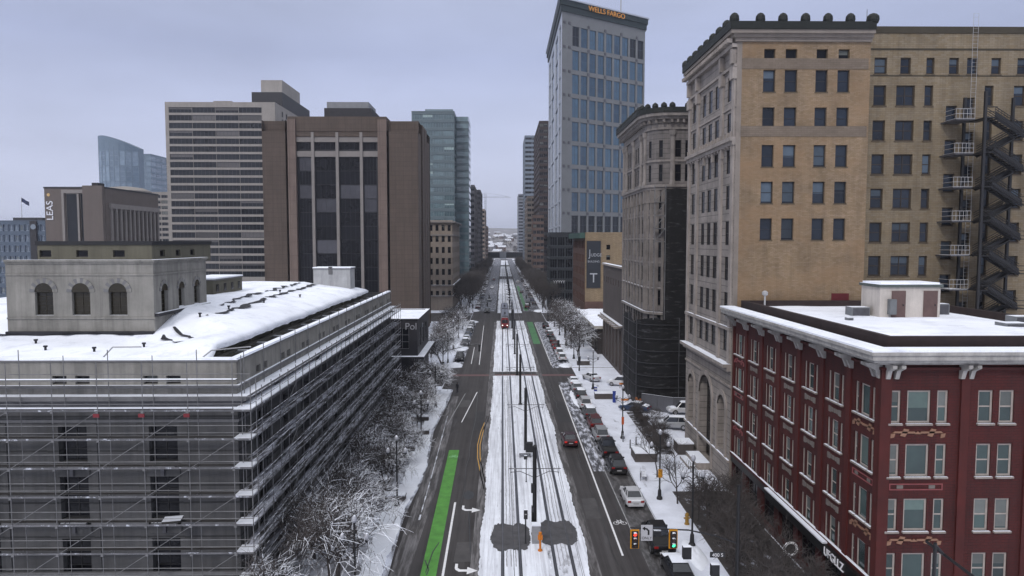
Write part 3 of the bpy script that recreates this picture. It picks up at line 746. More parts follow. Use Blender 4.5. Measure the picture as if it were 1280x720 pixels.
# netting
NET = mat('black_debris_netting', '#0a0a0c', .8, .5, .7, bump=.8, patch=((.06, .06, .068), 1.0, .54, .72, (.5, .5, 2.2)))
def net_sheet(path, z0, z1, seg=.8, amp=.28, z1f=None):
    mb = MB(); pts = [path[0]]
    for a, b in zip(path, path[1:]):
        L = math.hypot(b[0] - a[0], b[1] - a[1]); n = max(1, int(L / seg))
        pts += [(a[0] + (b[0] - a[0]) * k / n, a[1] + (b[1] - a[1]) * k / n) for k in range(1, n + 1)]
    nz = int((z1 - z0) / 1.0); i = mb.mi(NET); mb.smooth = True
    for q in range(nz + 1):
        for k, p in enumerate(pts):
            z = z0 + (z1 - z0) * q / nz; s = noise.noise(Vector((p[0] * .7, p[1] * .7, z * .45))) * amp
            top = (noise.noise(Vector((p[0] * .4, p[1] * .4, 3))) * 1.1 if q == nz else 0)
            mb.v.append((p[0] - s * .7, p[1] - s, z + top))
    n = len(pts)
    for q in range(nz):
        for k in range(n - 1): mb.f.append((q*n + k, q*n + k + 1, (q+1)*n + k + 1, (q+1)*n + k)); mb.m.append(i)
    return mb, pts
nt = empty('netted_scaffold', (BX, BY0, 0), 0, 'black debris netting wrapped round the base and one side of the stone tower', 'scaffold')
lo = lambda mb: setattr(mb, 'v', [(v[0] - BX, v[1] - BY0, v[2]) for v in mb.v]) or mb
base = [(BX - 1.6, BY0 + 13)] + [(BX + 2.2 - 3.8 * math.cos(a), BY0 + 2.2 - 3.8 * math.sin(a)) for a in [math.pi / 2 * k / 5 for k in range(6)]] + [(BX + 22, BY0 - 1.6)]
mb, pts = net_sheet(base, 0.1, 13.8); lo(mb).build('netting', nt)
mb, _ = net_sheet([(BX + 2.3, BY0 - .2), (BX + 2.3, BY0 - 1.4), (BX + 22, BY0 - 1.4)], 13.0, 34.0, .8, .22); lo(mb).build('netting', nt)
for z in (3.4, 5.2, 7.2, 9.1, 11.0, 13.2):
    mb = MB()
    for a, b in zip(base, base[1:]):
        mb.tube((a[0] - .25, a[1] - .3, z), (b[0] - .25, b[1] - .3, z), .06, .06, mat('netting_rail', '#26262b', .6), 5)
    lo(mb).build('rail', nt)
for x, y in pts[::7]:
    mb = MB(); mb.tube((x - .2, y - .25, .1), (x - .2, y - .25, 14.3), .05, .05, DSTEEL, 5); lo(mb).build('standard', nt)
for x in (BX + 2.2, BX + .5):
    mb = MB(); mb.tube((x, BY0 - 1.5, 14), (x, BY0 - 1.5, 34.6), .07, .07, STEEL, 5); lo(mb).build('standard', nt)
mb = MB()
for z in range(26, 34, 2):
    mb.tube((BX + .5, BY0 - 1.5, z), (BX + 2.2, BY0 - 1.5, z), .06, .06, STEEL, 5); mb.tube((BX + .5, BY0 - 1.5, z), (BX + 2.2, BY0 - 1.5, z + 2), .05, .05, STEEL, 5)
lo(mb).build('brace', nt)
mb = MB(); mb.box(BX + .4, BX + 2.3, BY0 - 1.5, BY0 - .3, 27.9, 28.0, DSTEEL, SNOW); lo(mb).build('deck', nt)

# ================================================================ MID-BLOCK STREET WALL ON THE RIGHT
GRB = mat('grey_brown_wall', '#4b4442', .85, .12, .3, streak=.2, bump=.2)
gb = Bld('grey_arcade_building', 'blank grey-brown building with a snowy arcade of tall openings at street level', 'building', GRB, (23, 137.2))
ar = [(u - 1.0, u + 1.0, .6, 8.6, dict(frame=DKF, glass=GL_BLK, ft=.12, nx=2, nz=4, sub=True, depth=.7, pb=0)) for u in (2.2, 6.6, 11, 15.4, 19.8, 24.2)]
ov = dict(frame=DKF, glass=GL_BLK, ft=.1, depth=.4, pb=0)
orow = [(u - .5, u + .5, 17.0, 18.3, ov) for u in lin_us(0, 26.6, 8)]
boxb(gb, 23, 44, 137.2, 163.8, 0, 20.8, (), ar + orow, 'W')
mb = MB(); ring(mb, [(23, 163.8), (23, 137.2), (44, 137.2)], 9.6, 9.9, .7, STONEP, SNOW)
ring(mb, [(23, 163.8), (23, 137.2), (44, 137.2)], 20.8, 21.2, .35, STONEP, ROOFSNOW, .6); gb.part('ledge', mb)
for k in range(9):
    mb = MB(); y = 139 + k * 2.9; mb.box(21.6, 22.98, y - .25, y + .25, 9.1, 9.55, STONEP, SNOW); gb.part('bracket', mb)
gb.done()
lb = Bld('low_flat_shop', 'low dark shopfront building with a broad snow-covered flat roof and cream eave', 'building', mat('dark_shop_wall', '#3a3534', .8, .2, 1), (21.9, 164.5))
sh = dict(frame=mat('shop_frame_grey', '#6b6a68', .6), glass=GL_BLK, ft=.14, nx=2, nz=2, sub=True, depth=.3, pb=.1)
boxb(lb, 21.9, 50, 164.5, 207, 0, 6.4, (), [(u - 2, u + 2, .5, 5.2, sh) for u in lin_us(0, 42.5, 8)], 'W')
mb = MB(); ring(mb, [(21.9, 207), (21.9, 164.5), (50, 164.5)], 6.0, 6.7, .8, mat('eave_cream', '#a7a39b', .7), ROOFSNOW, .4); lb.part('eave', mb)
lb.part('roof_snow', snow_sheet([(22.2, 164.8), (49.7, 164.8), (49.7, 206.7), (22.2, 206.7)], 6.5, None, .4, .1, seg=2.5, edge=0))
lb.done()
YEL = mat('yellow_brick', '#85745c', .8, .12, .3, brick=(lin('#796852'), lin('#665a48'), .8, .3), streak=.12)
BRB = mat('brown_brick_front', '#543a30', .8, .2, .3, brick=(lin('#4a332a'), lin('#3c2b25'), .8, .3))
jb = Bld('yellow_brick_building', 'yellow brick building with a tall dark JUDGE BUILDING sign on its side wall', 'building', YEL, (24, 208.5))
jw = dict(frame=DKF, glass=GL_BLK, ft=.12, nz=2, sub=True, depth=.3, pb=.2)
JY = 208.5; JX0 = XA(731.5, JY)
def jx(px): return XA(px, JY) - JX0
js = [(jx(758), jx(763), ZA(y + 6, JY), ZA(y, JY), jw) for y in (306, 319, 350, 365)] + [(jx(790), jx(795), ZA(y + 6, JY), ZA(y, JY), jw) for y in (306, 319, 335, 350)]
LJ = 36
jf = [(u - 1.0, u + 1.0, z, z + 2.2, jw) for u in lin_us(1, LJ - 1, 8) for z in (8, 12, 16, 20, 24)]
jf += [(u - 1.8, u + 1.8, .5, 4.6, shopst) for u in lin_us(1, LJ - 1, 7)]
jb.face((JX0, JY + LJ), (JX0, JY), 0, 28.2, jf, BRB); jb.face((JX0, JY), (JX0 + 32, JY), 0, 28.2, js)
jb.face((JX0 + 32, JY), (JX0 + 32, JY + LJ), 0, 28.2); jb.face((JX0 + 32, JY + LJ), (JX0, JY + LJ), 0, 28.2)
jb.roof([(JX0, JY), (JX0 + 32, JY), (JX0 + 32, JY + LJ), (JX0, JY + LJ)], 28.2)
mb = MB(); ring(mb, [(JX0, JY + LJ), (JX0, JY + .5)], 27.0, 28.6, 1.5, mat('green_copper_cornice', '#2f4a42', .6, .2, 1), SNOW); jb.part('cornice', mb)
mb = MB(); ring(mb, [(JX0 + .1, JY), (JX0 + 32, JY)], 28.2, 28.7, .1, YEL, ROOFSNOW, .6); jb.part('parapet', mb)
mb = MB(); mb.box(JX0 + .02, JX0 + 32, JY - .25, JY - .001, 5, ZA(377, JY), mat('brown_lower_wall', '#54403b', .85, .2, .5)); jb.part('lower_wall', mb)
sx0, sx1, sz0, sz1 = XA(733.5, JY - .3), XA(751, JY - .3), ZA(360, JY), ZA(301, JY)
mb = MB(); mb.box(sx0, sx1, JY - .3, JY - .001, sz0, sz1, mat('sign_navy', '#20242b', .6, .08, 2)); so = jb.part('sign', mb)
LT = mat('sign_pale_letters', '#9a9da3', .6)
cx = (sx0 + sx1) / 2
mb = MB()
for txt, size, z in (('UDGE', 1.25, ZA(320.5, JY)), ('BUILDING', .80, ZA(328, JY)), ('T', 3.9, ZA(353, JY))):
    me = text_mesh(txt, size, LT, .03, .95); o = put_text(me, 'lettering', so, (cx + (.75 if txt == 'UDGE' else 0), JY - .36, z), (1, 0))
me = text_mesh('J', 2.9, LT, .03, .7); put_text(me, 'lettering', so, (sx0 + .75, JY - .36, ZA(320.5, JY)), (1, 0))
jb.done()

# ================================================================ BLUE GLASS TOWER
WFM = mat('tower_grey_granite', '#67696b', .6, .08, .3); WFL = mat('tower_light_panel', '#a4a9b3', .5, .08, .3)
wa = (23.6, 290); ang = math.atan2(1350, 900); wl = 45.5
wbp = (wa[0] + math.sin(ang) * wl, wa[1] + math.cos(ang) * wl)
WB2 = (wbp[0], 372); WC2 = (wa[0], 372); ZT = 117.5
wf = Bld('blue_glass_tower', 'very tall blue glass tower with grey granite grid and gold lettering on its dark crown', 'building', WFM, wa)
WFG = dict(frame=mat('tower_mullion', '#3a4650', .5), glass=GL_BLUE, ft=.16, nx=2, nz=2, bt=.10, sub=True, depth=.35, pb=.0)
WFD = dict(WFG); WFD.update(glass=GL_DARK)
n = 9; cw = (wl - 5.2) / n; rws = 12; rh = 9.4; fr = []
for i in range(n):
    for k in range(rws):
        z = ZT - 5.2 - rh * (k + 1) + 1.2
        if z < 6: continue
        dk = (k == 0 and i in (0, 7, 8)) or (k == 8 and random.random() < .5)
        fr.append((4.8 + cw * i + .55, 4.8 + cw * (i + 1) - .45, z, z + rh - 1.7, WFD if dk else WFG))
wf.face(wa, wbp, 0, ZT, fr)
sf = []
for u, w in ((10, 12), (30, 16), (54, 14), (72, 8)):
    for k in range(11):
        z = ZT - 3 - 10.2 * (k + 1); sf.append((u - w / 2, u + w / 2, z, z + 9.4, WFG))
wf.face(WC2, wa, 0, ZT, sf, WFL); wf.face(wbp, WB2, 0, ZT); wf.face(WB2, WC2, 0, ZT)
wf.roof([wa, wbp, WB2, WC2], ZT)
cpth = [WC2, wa, wbp, WB2]; mb = MB(); CR = mat('tower_crown', '#1f2a2c', .5, .12, .3)
ring(mb, cpth, ZT - .8, ZT + 1.5, .6, CR); ring(mb, cpth, ZT + 1.5, ZT + 3.6, 1.1, CR, None); ring(mb, cpth, ZT + 3.6, ZT + 4.1, 1.6, WFL); wf.part('crown', mb)
me = text_mesh('WELLS FARGO', 2.9, mat('gold_letters', '#c98a3e', .4, .05, 3), .15, 1.05)
U = (math.sin(ang), math.cos(ang)); N = (U[1], -U[0]); pc = (wa[0] + U[0] * 22.5 + N[0] * 1.25 - wa[0], wa[1] + U[1] * 22.5 + N[1] * 1.25 - wa[1])
put_text(me, 'lettering', wf.root, (pc[0], pc[1], ZT + 1.3), U)
ds = MB()                                  # square studs at the grid crossings
for k in range(rws + 1):
    z = ZT - 5.2 - rh * k + .35
    for u in (1.2, 3.8) + tuple(4.8 + cw * i for i in (2, 4, 6, 8)):
        x = wa[0] + U[0] * u; y = wa[1] + U[1] * u
        Mx = Matrix(((U[0], -N[0], 0, x), (U[1], -N[1], 0, y), (0, 0, 1, z), (0, 0, 0, 1))); ds.obox(Mx, -.5, .5, -.25, -.002, -.5, .5, DSTEEL)
wf.part('studs', ds)
mb = MB(); mb.tube((52, 322, ZT + 3), (52, 322, ZT + 30), .3, .12, WHITEM, 6); wf.part('antenna', mb)
wf.done(100)
# ================================================================ COURTHOUSE (left foreground)
CHS = mat('courthouse_stone', '#4f4f50', .85, .15, .4, streak=.3, bump=.3, groove=1.24)
CHL = mat('courthouse_pale_stone', '#83817c', .85, .2, .4, streak=.38, bump=.3)
CHT = mat('courthouse_cornice', '#6a6a6c', .8, .15, .6, streak=.2)
OLV = mat('olive_render', '#5b584c', .85, .14, .3, streak=.25)
CX, CY0, CY1 = -18.7, 50.4, 120.0; CXW = -58.0; CZ = 17.0
ch = Bld('grey_stone_courthouse', 'long grey stone courthouse with a broad snow-covered roof and arched attic block', 'building', CHS, (CX, CY0))
ur = []
bayc = [CX - 3.2 - 6.35 * .5 - 6.35 * i + 1.1 for i in range(6)]
for xc in bayc:
    u = xc - CXW
    for zt, h in ((13.0, 2.6), (9.4, 3.1), (4.9, 3.2)): ur.append((u - 1.0, u + 1.0, zt - h, zt, W_CH))
    for du in (-.75, .85): ur.append((u + du - .5, u + du + .5, 16.0, 16.6, W_PL))
er = []
for i in range(11):
    u = 5.3 + 6.2 * i
    for zt, h in ((13.0, 2.6), (9.4, 3.1), (4.9, 3.2)): er.append((u - 1.0, u + 1.0, zt - h, zt, W_CH))
    for du in (-.75, .85): er.append((u + du - .5, u + du + .5, 16.0, 16.6, W_PL))
for z0_, z1_, m_ in ((0, 14.4, CHS), (14.4, 17.6, CHL)): ch.face((CXW, CY0), (CX, CY0), z0_, z1_, ur, m_, .4); ch.face((CX, CY0), (CX, CY1), z0_, z1_, er, m_, .4)
ch.face((CX, CY1), (CXW, CY1), 0, 17.6); ch.face((CXW, CY1), (CXW, CY0), 0, 17.6)
cpath = [(CXW, CY0), (CX, CY0), (CX, CY1)]
ch.roof([(CXW, CY0), (CX, CY0), (CX, CY1), (CXW, CY1)], 15.6, ROOFSNOW)
ci = offset(cpath, -.5)
for a, b in zip(ci, ci[1:]): ch.wall.poly([(a[0]-CX, a[1]-CY0, 15.6), (a[0]-CX, a[1]-CY0, 17.6), (b[0]-CX, b[1]-CY0, 17.6), (b[0]-CX, b[1]-CY0, 15.6)], CHS)
mb = MB(); ring(mb, cpath, 17.6, 17.72, .12, CHT, ROOFSNOW, .55); ring(mb, cpath, 17.72, 17.84, .05, ROOFSNOW, None, .5); ch.part('parapet_coping', mb)
for z0, z1, o, top in ((15.75, 15.95, .22, SNOW), (14.75, 15.0, .55, None), (15.0, 15.3, .95, ROOFSNOW), (14.3, 14.75, .3, None), (13.3, 13.5, .1, None), (5.9, 6.1, .12, None), (2.2, 2.5, .2, None)):
    mb = MB(); ring(mb, cpath, z0, z1, o, CHT, top); ch.part('belt_course' if z0 < 14 else 'cornice', mb)
for xc in bayc:                            # spandrels between windows
    for z in (10.4, 6.3):
        mb = MB(); mb.box(xc - 1.15, xc + 1.15, CY0 - .12, CY0 - .001, z - .98, z - .05, CHS); mb.box(xc - .9, xc + .9, CY0 - .35, CY0 - .121, z - .35 if z > 8 else z - .3, z - .15, CHT, SNOW)
        mb.box(xc - .12, xc + .12, CY0 - .3, CY0 - .121, z - .9, z - .4, DSTEEL); ch.part('spandrel', mb)
for xc in bayc:
    for s_ in (-1.75, 1.35): mb = MB(); mb.box(xc + s_, xc + s_ + .4, CY0 - .09, CY0 - .001, 2.6, 13.2, CHS); ch.part('pilaster', mb)
for i in range(11):
    for s_ in (-1.75, 1.35): mb = MB(); mb.box(CX + .001, CX + .09, CY0 + 5.3 + 6.2 * i + s_, CY0 + 5.3 + 6.2 * i + s_ + .4, 2.6, 13.2, CHS); ch.part('pilaster', mb)
# set-back storey with hipped snowy roof
SX, SY0, SY1 = -22.6, 54.0, 118.0; SXW = -56
def plainbox(x0, x1, y0, y1, z0, z1, m, name):
    mb = MB(); mb.box(x0, x1, y0, y1, z0, z1, m); return ch.part(name, mb)
plainbox(SXW, SX, SY0, SY1, 15.61, 17.0, OLV, 'upper_storey'); plainbox(SX - .6, SX - .01, SY0 + 2.0, SY1 - .01, 17.001, 17.72, OLV, 'upper_storey')
for i in range(10):
    for (x, y, d) in ((SXW + 3 + i * 3.4, SY0, 0), (SX, SY0 + 4 + i * 6.2, 1)):
        mb = MB()
        if d: mb.box(x + .001, x + .18, y - .2, y + .2, 15.62, 17.6, OLV)
        else: mb.box(x - .2, x + .2, y - .18, y - .001, 15.62, 16.95, CHL)
        ch.part('pier', mb)
EZ = 17.15; RZ2 = 20.5; IN = 8.6
def roofpt(x, y):
    de, ds = SX + .7 - x, y - (SY0 - .7); d = max(0, min(de, ds, SY1 + .7 - y, x - (SXW - .7)))
    zs = .06 * ds + (max(0, ds - 8.2) * .27); ze = (RZ2 - EZ) * min(1, max(0, min(de, SY1 + .7 - y)) / IN) ** .9
    cl = lambda v: max(0, min(1, v))
    z = EZ + .72 * cl((x - SX + 6) / 5) * cl((ds - .2) / 2.2) * (1 - .3 * cl((de - 3) / 5)) + max(0, min(zs, ze * .82, (RZ2 - EZ) * .8, max(0, x - SXW + .7)))
    q = Vector((x * .16, y * .16, 2)); z += noise.noise(q) * .16 * min(1, d) + noise.noise(q * 4) * .05 * min(1, d)
    return z
mb = MB(); mb.smooth = True; i = mb.mi(ROOFSNOW); nxr, nyr = 66, 110
xs = [SXW - .7 + (SX + .7 - SXW + .7) * k / nxr for k in range(nxr + 1)]; ys = [SY0 - .7 + (SY1 - SY0 + 1.4) * k / nyr for k in range(nyr + 1)]
for jy, y in enumerate(ys):
    for jx_, x in enumerate(xs):
        e = jx_ in (0, nxr) or jy in (0, nyr); z = roofpt(x, y); wob = noise.noise(Vector((x * .33, y * .33, 5)))
        X, Y = x, y
        if jx_ == nxr: X += wob * .45 - .1
        if jy == 0: Y -= wob * .45 - .1
        mb.v.append((X, Y, z + (.12 if not e else .02)))
for jy in range(nyr):
    for jx_ in range(nxr):
        k = jy * (nxr + 1) + jx_; mb.f.append((k, k + 1, k + nxr + 2, k + nxr + 1)); mb.m.append(i)
n0 = len(mb.v)                              # thick overhanging snow lip along the two visible eaves
lip = [jy * (nxr + 1) + nxr for jy in range(nyr + 1)]; lip2 = list(range(nxr + 1))
for seq in (lip2, lip):
    base_ = len(mb.v)
    for k in seq:
        v = mb.v[k]; mb.v.append((v[0] - (.12 if seq is lip else 0), v[1] + (.12 if seq is lip2 else 0), v[2] - .30 - .12 * noise.noise(Vector((v[0], v[1], 0)) * .6)))
    for a in range(len(seq) - 1): mb.f.append((seq[a], base_ + a, base_ + a + 1, seq[a + 1])); mb.m.append(i)
ch.part('roof_snow', mb)
mb = MB(); mb.box(SXW - .5, SX + .5, SY0 - .5, SY1 + .5, 16.9, 17.08, mat('eave_board_dark', '#3a3732', .8, .2, 1)); ch.part('eave', mb)  # plain dark brown board under the snowy eave
# bare dark seams where the snow has slid
SEAM = mat('bare_roof_slate', '#26262b', .7, .3, 1.5)
random.seed(3)
def seam(pts, w):
    mb = MB(); P_ = []
    for (x0, y0), (x1, y1) in zip(pts, pts[1:]):
        L = math.hypot(x1 - x0, y1 - y0); n = max(2, int(L / .7))
        for k in range(n):
            f = k / n; x = x0 + (x1 - x0) * f; y = y0 + (y1 - y0) * f; P_.append((x + noise.noise(Vector((x, y, 0)) * .5) * .5, y))
    for a, b in zip(P_, P_[1:]):
        wa_ = w * max(0, .62 + noise.noise(Vector((a[0] * .9, a[1] * .55, 7))) * 1.6); wb_ = w * max(0, .62 + noise.noise(Vector((b[0] * .9, b[1] * .55, 7))) * 1.6)
        if wa_ + wb_ < .02: continue
        dx, dy = b[0] - a[0], b[1] - a[1]; l = math.hypot(dx, dy) or 1; nx_, ny_ = -dy / l, dx / l
        mb.poly([(a[0] - nx_ * wa_, a[1] - ny_ * wa_, roofpt(a[0], a[1]) + .19), (b[0] - nx_ * wb_, b[1] - ny_ * wb_, roofpt(b[0], b[1]) + .19),
                 (b[0] + nx_ * wb_, b[1] + ny_ * wb_, roofpt(b[0], b[1]) + .185), (a[0] + nx_ * wa_, a[1] + ny_ * wa_, roofpt(a[0], a[1]) + .185)], SEAM)
    return mb
ch.part('bare_seam', seam([(-29.3, 62), (-27.5, 59.6), (-25.5, 57.4)], .35)); ch.part('bare_seam', seam([(-29.0, 63.5), (-26.6, 60.4), (-24.6, 58.6)], .22))
ch.part('bare_seam', seam([(-27.0, 66), (-27.6, 80), (-28.2, 96), (-28.8, 112)], .50)); ch.part('bare_seam', seam([(-29.2, 74), (-29.6, 90), (-30, 108)], .30))
ch.part('bare_seam', seam([(-48, 62.2), (-31, 62.2)], .3))
# arched attic block
AX0, AX1, AY0, AY1 = XA(5, 62.5), XA(190, 62.5), 62.5, 73.6
AZ0, AZ1 = 17.0, ZA(327, 62.5, 100)
ab = Bld('attic_tmp', 'x', 'x', CHL, (0, 0)); bpy.data.objects.remove(ab.root); ab.root = ch.root; ab.o = ch.o
W_AR = dict(frame=mat('attic_frame', '#262219', .7), glass=glassmat('glass_attic', '#17140c', '#2b2618', .25, .02, .4), ft=.1, nx=2, nz=5, bt=.05, depth=.3, sub=True, pb=0, snowy=True, silltop=SNOW)
def ux(px, Y, x0): return XA(px, Y) - x0
af = []
for px in (52, 98.5, 145): u = ux(px, AY0, AX0); af.append((u - .78, u + .78, ZA(394, AY0, 100), ZA(365, AY0, 100), W_AR))
ae = [(u - .62, u + .62, ZA(394, AY0, 100), ZA(365, AY0, 100), W_AR) for u in (2.0, 5.4, 8.8)]
ab.face((AX0, AY0), (AX1, AY0), AZ0, AZ1, af, CHL, .3); ab.face((AX1, AY0), (AX1, AY1), AZ0, AZ1, ae, CHL, .3)
ab.face((AX1, AY1), (AX0, AY1), AZ0, AZ1); ab.face((AX0, AY1), (AX0, AY0), AZ0, AZ1); ab.roof([(AX0, AY0), (AX1, AY0), (AX1, AY1), (AX0, AY1)], AZ1, ROOFSNOW)
def lunette(c, r, zc, ax):                # half-round window heads, with radiating voussoirs
    mb = MB(); pane = MB()
    def P(a, rr, d):
        return (c + rr * math.cos(a), AY0 - d, zc + rr * math.sin(a)) if ax == 'x' else (AX1 + d, c + rr * math.cos(a), zc + rr * math.sin(a))
    for k in range(12):
        a0, a1 = math.pi * k / 12, math.pi * (k + 1) / 12
        q = [P(a0, 0, .012), P(a0, r, .012), P(a1, r, .012)]; pane.poly(q if ax == 'x' else q, W_AR['glass'])
        vm = CHT if k % 2 else CHL
        mb.poly([P(a0, r, .06), P(a0, r * 1.55, .06), P(a1, r * 1.55, .06), P(a1, r, .06)], vm)
        mb.poly([P(a0, r, 0), P(a0, r, .06), P(a1, r, .06), P(a1, r, 0)], vm)
        mb.poly([P(a0, r * 1.55, 0), P(a0, r * 1.55, .06), P(a1, r * 1.55, .06), P(a1, r * 1.55, 0)], vm)
    ch.part('arch', mb); ch.part('fanlight', pane)
for r_ in af: lunette(AX0 + (r_[0] + r_[1]) / 2, .78, r_[3], 'x')
for r_ in ae: lunette(AY0 + (r_[0] + r_[1]) / 2, .62, r_[3], 'y')
ap = [(AX0, AY0), (AX1, AY0), (AX1, AY1)]
for z0, z1, o, top in ((AZ1 - 1.2, AZ1 - 1.05, .08, None), (AZ1 - .16, AZ1, .14, None), (AZ1, AZ1 + .16, .25, ROOFSNOW), (ZA(397, AY0, 100) - .12, ZA(397, AY0, 100) + .02, .10, None)):
    mb = MB(); ring(mb, ap, z0, z1, o, CHL, top, .4 if top else 0); ch.part('belt_course', mb)
mb = MB(); mb.box(AX0, AX1, AY0 - .35, AY0 - .01, AZ0 + .7, AZ0 + 1.25, SEAM); ch.part('flashing', mb)
mb = MB(); mb.box(AX1 + .01, AX1 + .4, AY0, AY1, AZ0 + 2.55, AZ0 + 2.8, SEAM, SNOW); ch.part('flashing', mb)
# penthouse on it
pw = dict(frame=DKF, glass=GL_BLK, ft=.08, depth=.15, pb=0)
PX0, PX1, PY0, PY1 = AX0 + 1.4, AX1 - 1.1, AY0 + 2.2, AY1 + 4; PZ1 = 26.05
pf = [(XA(px, PY0) - PX0 - .52, XA(px, PY0) - PX0 + .52, AZ1 + .35, AZ1 + .95, pw) for px in (56, 102, 148)]
pe = [(u - .5, u + .5, AZ1 + .35, AZ1 + .95, pw) for u in (2.0, 5.2, 8.4)]
ab.face((PX0, PY0), (PX1, PY0), AZ1 - .3, PZ1 - .35, pf, OLV, .15); ab.face((PX1, PY0), (PX1, PY1), AZ1 - .3, PZ1 - .35, pe, OLV, .15)
mb = MB(); mb.box(PX0 - .12, PX1 + .12, PY0 - .12, PY1 + .1, PZ1 - .349, PZ1, mat('roof_edge_black', '#191a1e', .6, .1, 1)); ch.part('roof_edge', mb)
ch.wins += ab.wins
for k in range(len(ab.wall.v)): pass
ao = ab.wall.build('attic_wall', ch.root)
# small roof structures
def roofbox(x0, x1, y0, y1, z0, z1, m, name, wins=0):
    mb = MB(); mb.box(x0, x1, y0, y1, z0, z1, m); mb.box(x0 - .12, x1 + .12, y0 - .12, y1 + .12, z1, z1 + .15, CHT); mb.box(x0 - .1, x1 + .1, y0 - .1, y1 + .1, z1 + .151, z1 + .3, ROOFSNOW)
    p = ch.part(name, mb)
    for k in range(wins):
        mb = MB(); y = y0 + (y1 - y0) * (k + .5) / wins; mb.box(x1 + .001, x1 + .05, y - .35, y + .35, z1 - 1.3, z1 - .45, GL_BLK); mb.build('window', p)
    return p
roofbox(-36.5, XA(252, 82) + 1.2, 82, 91, 17.3, ZA(351, 82, 270), OLV, 'roof_room', 4)
rbx = roofbox(XA(391, 112), XA(437, 112), 112, 115.5, 17.3, ZA(336.5, 112, 410), mat('roof_box_white', '#a9aaac', .8, .12, .8, streak=.3), 'roof_room')
for (px, py) in ((45, 431), (57, 440), (118, 443), (250, 398), (286, 388), (330, 379), (350, 366), (300, 363), (375, 372), (180, 434)):
    d_ = ray(px, py); t_ = 56 / d_.y
    for _ in range(60):
        x_, y_ = d_.x * t_, d_.y * t_
        if H + d_.z * t_ <= roofpt(x_, y_) + .12: break
        t_ *= 1.012
    mb = MB(); mb.lathe((x_, y_, roofpt(x_, y_) - .2), [(.09, 0), (.09, .55), (.16, .56), (.16, .68)], SEAM, 8); ch.part('roof_vent', mb)
mb = MB(); mb.box(XA(410, 112), XA(415, 112), 111.9, 111.99, 20.9, 22.1, CHT); mb.build('hatch', rbx)
# snowy struts from wall to parapet, vents and small rails
for k in range(13):
    y = 60 + k * 4.7; mb = MB(); mb.box(SX + .05, CX - .52, y - .12, y + .12, 16.75, 16.97, CHT, SNOW); ch.part('strut', mb)
def hoop(x0, y0, x1, y1, z):
    mb = MB(); f = .25; ax_, ay_ = x0 + (x1 - x0) * f, y0 + (y1 - y0) * f
    mb.tube((x0, y0, z), (ax_, ay_, z + .7), .05, .05, WHITEM, 6); mb.tube((ax_, ay_, z + .7), (x1, y1, z + .7), .05, .05, WHITEM, 6); return mb
ch.part('roof_rail', hoop(-22.2, 52.3, -19.2, 54.8, 17.3)); ch.part('roof_rail', hoop(-28.4, 51.2, -25.8, 51.4, 17.8))
ch.done(100)

# ---------------------------------------------------------------- scaffold
sf_ = empty('scaffold', (-17.6, 49, 0), 0, 'grey tube scaffold with snowy decks wrapping the south and east faces of the stone courthouse', 'scaffold')
so_ = Vector((-17.6, 49, 0))
def sl(mb): mb.v = [tuple(Vector(v) - so_) for v in mb.v]; return mb
levels = [14.55 - 1.98 * i for i in range(8)]; TOEB = mat('toe_board', '#5f5f62', .8, .3, .8, patch=((.5, .52, .58), 2.0, .55, .65, (1, 1, 1)))
SXo, SXi = -17.05, -18.25; SYo, SYi = 48.35, 49.45; XW = -42.5
PLANK = mat('scaffold_plank', '#2d2b2a', .8, .3, 1.2)
PLANKS = mat('scaffold_plank_frosted', '#2d2b2a', .8, .3, 1.2, patch=((.50, .52, .60), 1.1, .44, .60, (2.6, .30, 1)))
STEELS = mat('scaffold_rail_snowy', (.085, .086, .092), .6, .3, 1.5, metal=.2, snow=.55)
std_m = {}
def standard(x, y, z1, z0=.12):
    key = (round(z1, 1), round(z0, 1))
    if key not in std_m: mb = MB(); mb.tube((0, 0, z0), (0, 0, z1), .032, .032, STEEL, 6); std_m[key] = mb.mesh('standard')
    link('standard', std_m[key], sf_, Matrix.Translation(Vector((x, y, 0)) - so_))
nS = 8; stepS = (SXi - XW) / nS
for k in range(nS + 1):
    x = XW + stepS * k; standard(x, SYo, 17.9); standard(x + .25, SYi - .1, 18.6 if k % 2 else 18.2)
standard(SXo, SYo, 16.6); standard(SXo, SYi, 16.6)
nE = 33; stepE = (CY1 - 50.6) / nE
for k in range(nE + 1):
    y = 50.6 + stepE * k; standard(SXo, y, 15.9)
    if k % 2 == 0: standard(SXi, y, 18.3)
def snowstrip(mb, x0, x1, y0, y1, z, along_x, th=.09):
    L = (x1 - x0) if along_x else (y1 - y0); n = max(1, int(L / .9))
    for k in range(n):
        a, b = k / n, (k + 1) / n
        c = (x0 + L * a, y0) if along_x else (x0, y0 + L * a)
        v = noise.noise(Vector((c[0] * .5, c[1] * .35, z)))
        if v < -2: continue
        t = th * (1 + max(v, -.8))
        if along_x: mb.box(x0 + L * a, x0 + L * b, y0 + .02, y1 - .02 - max(0, -v) * .6, z, z + t, SNOW)
        else: mb.box(x0 + max(0, -v) * 1.0, x1, y0 + L * a, y0 + L * b, z, z + t, SNOW)
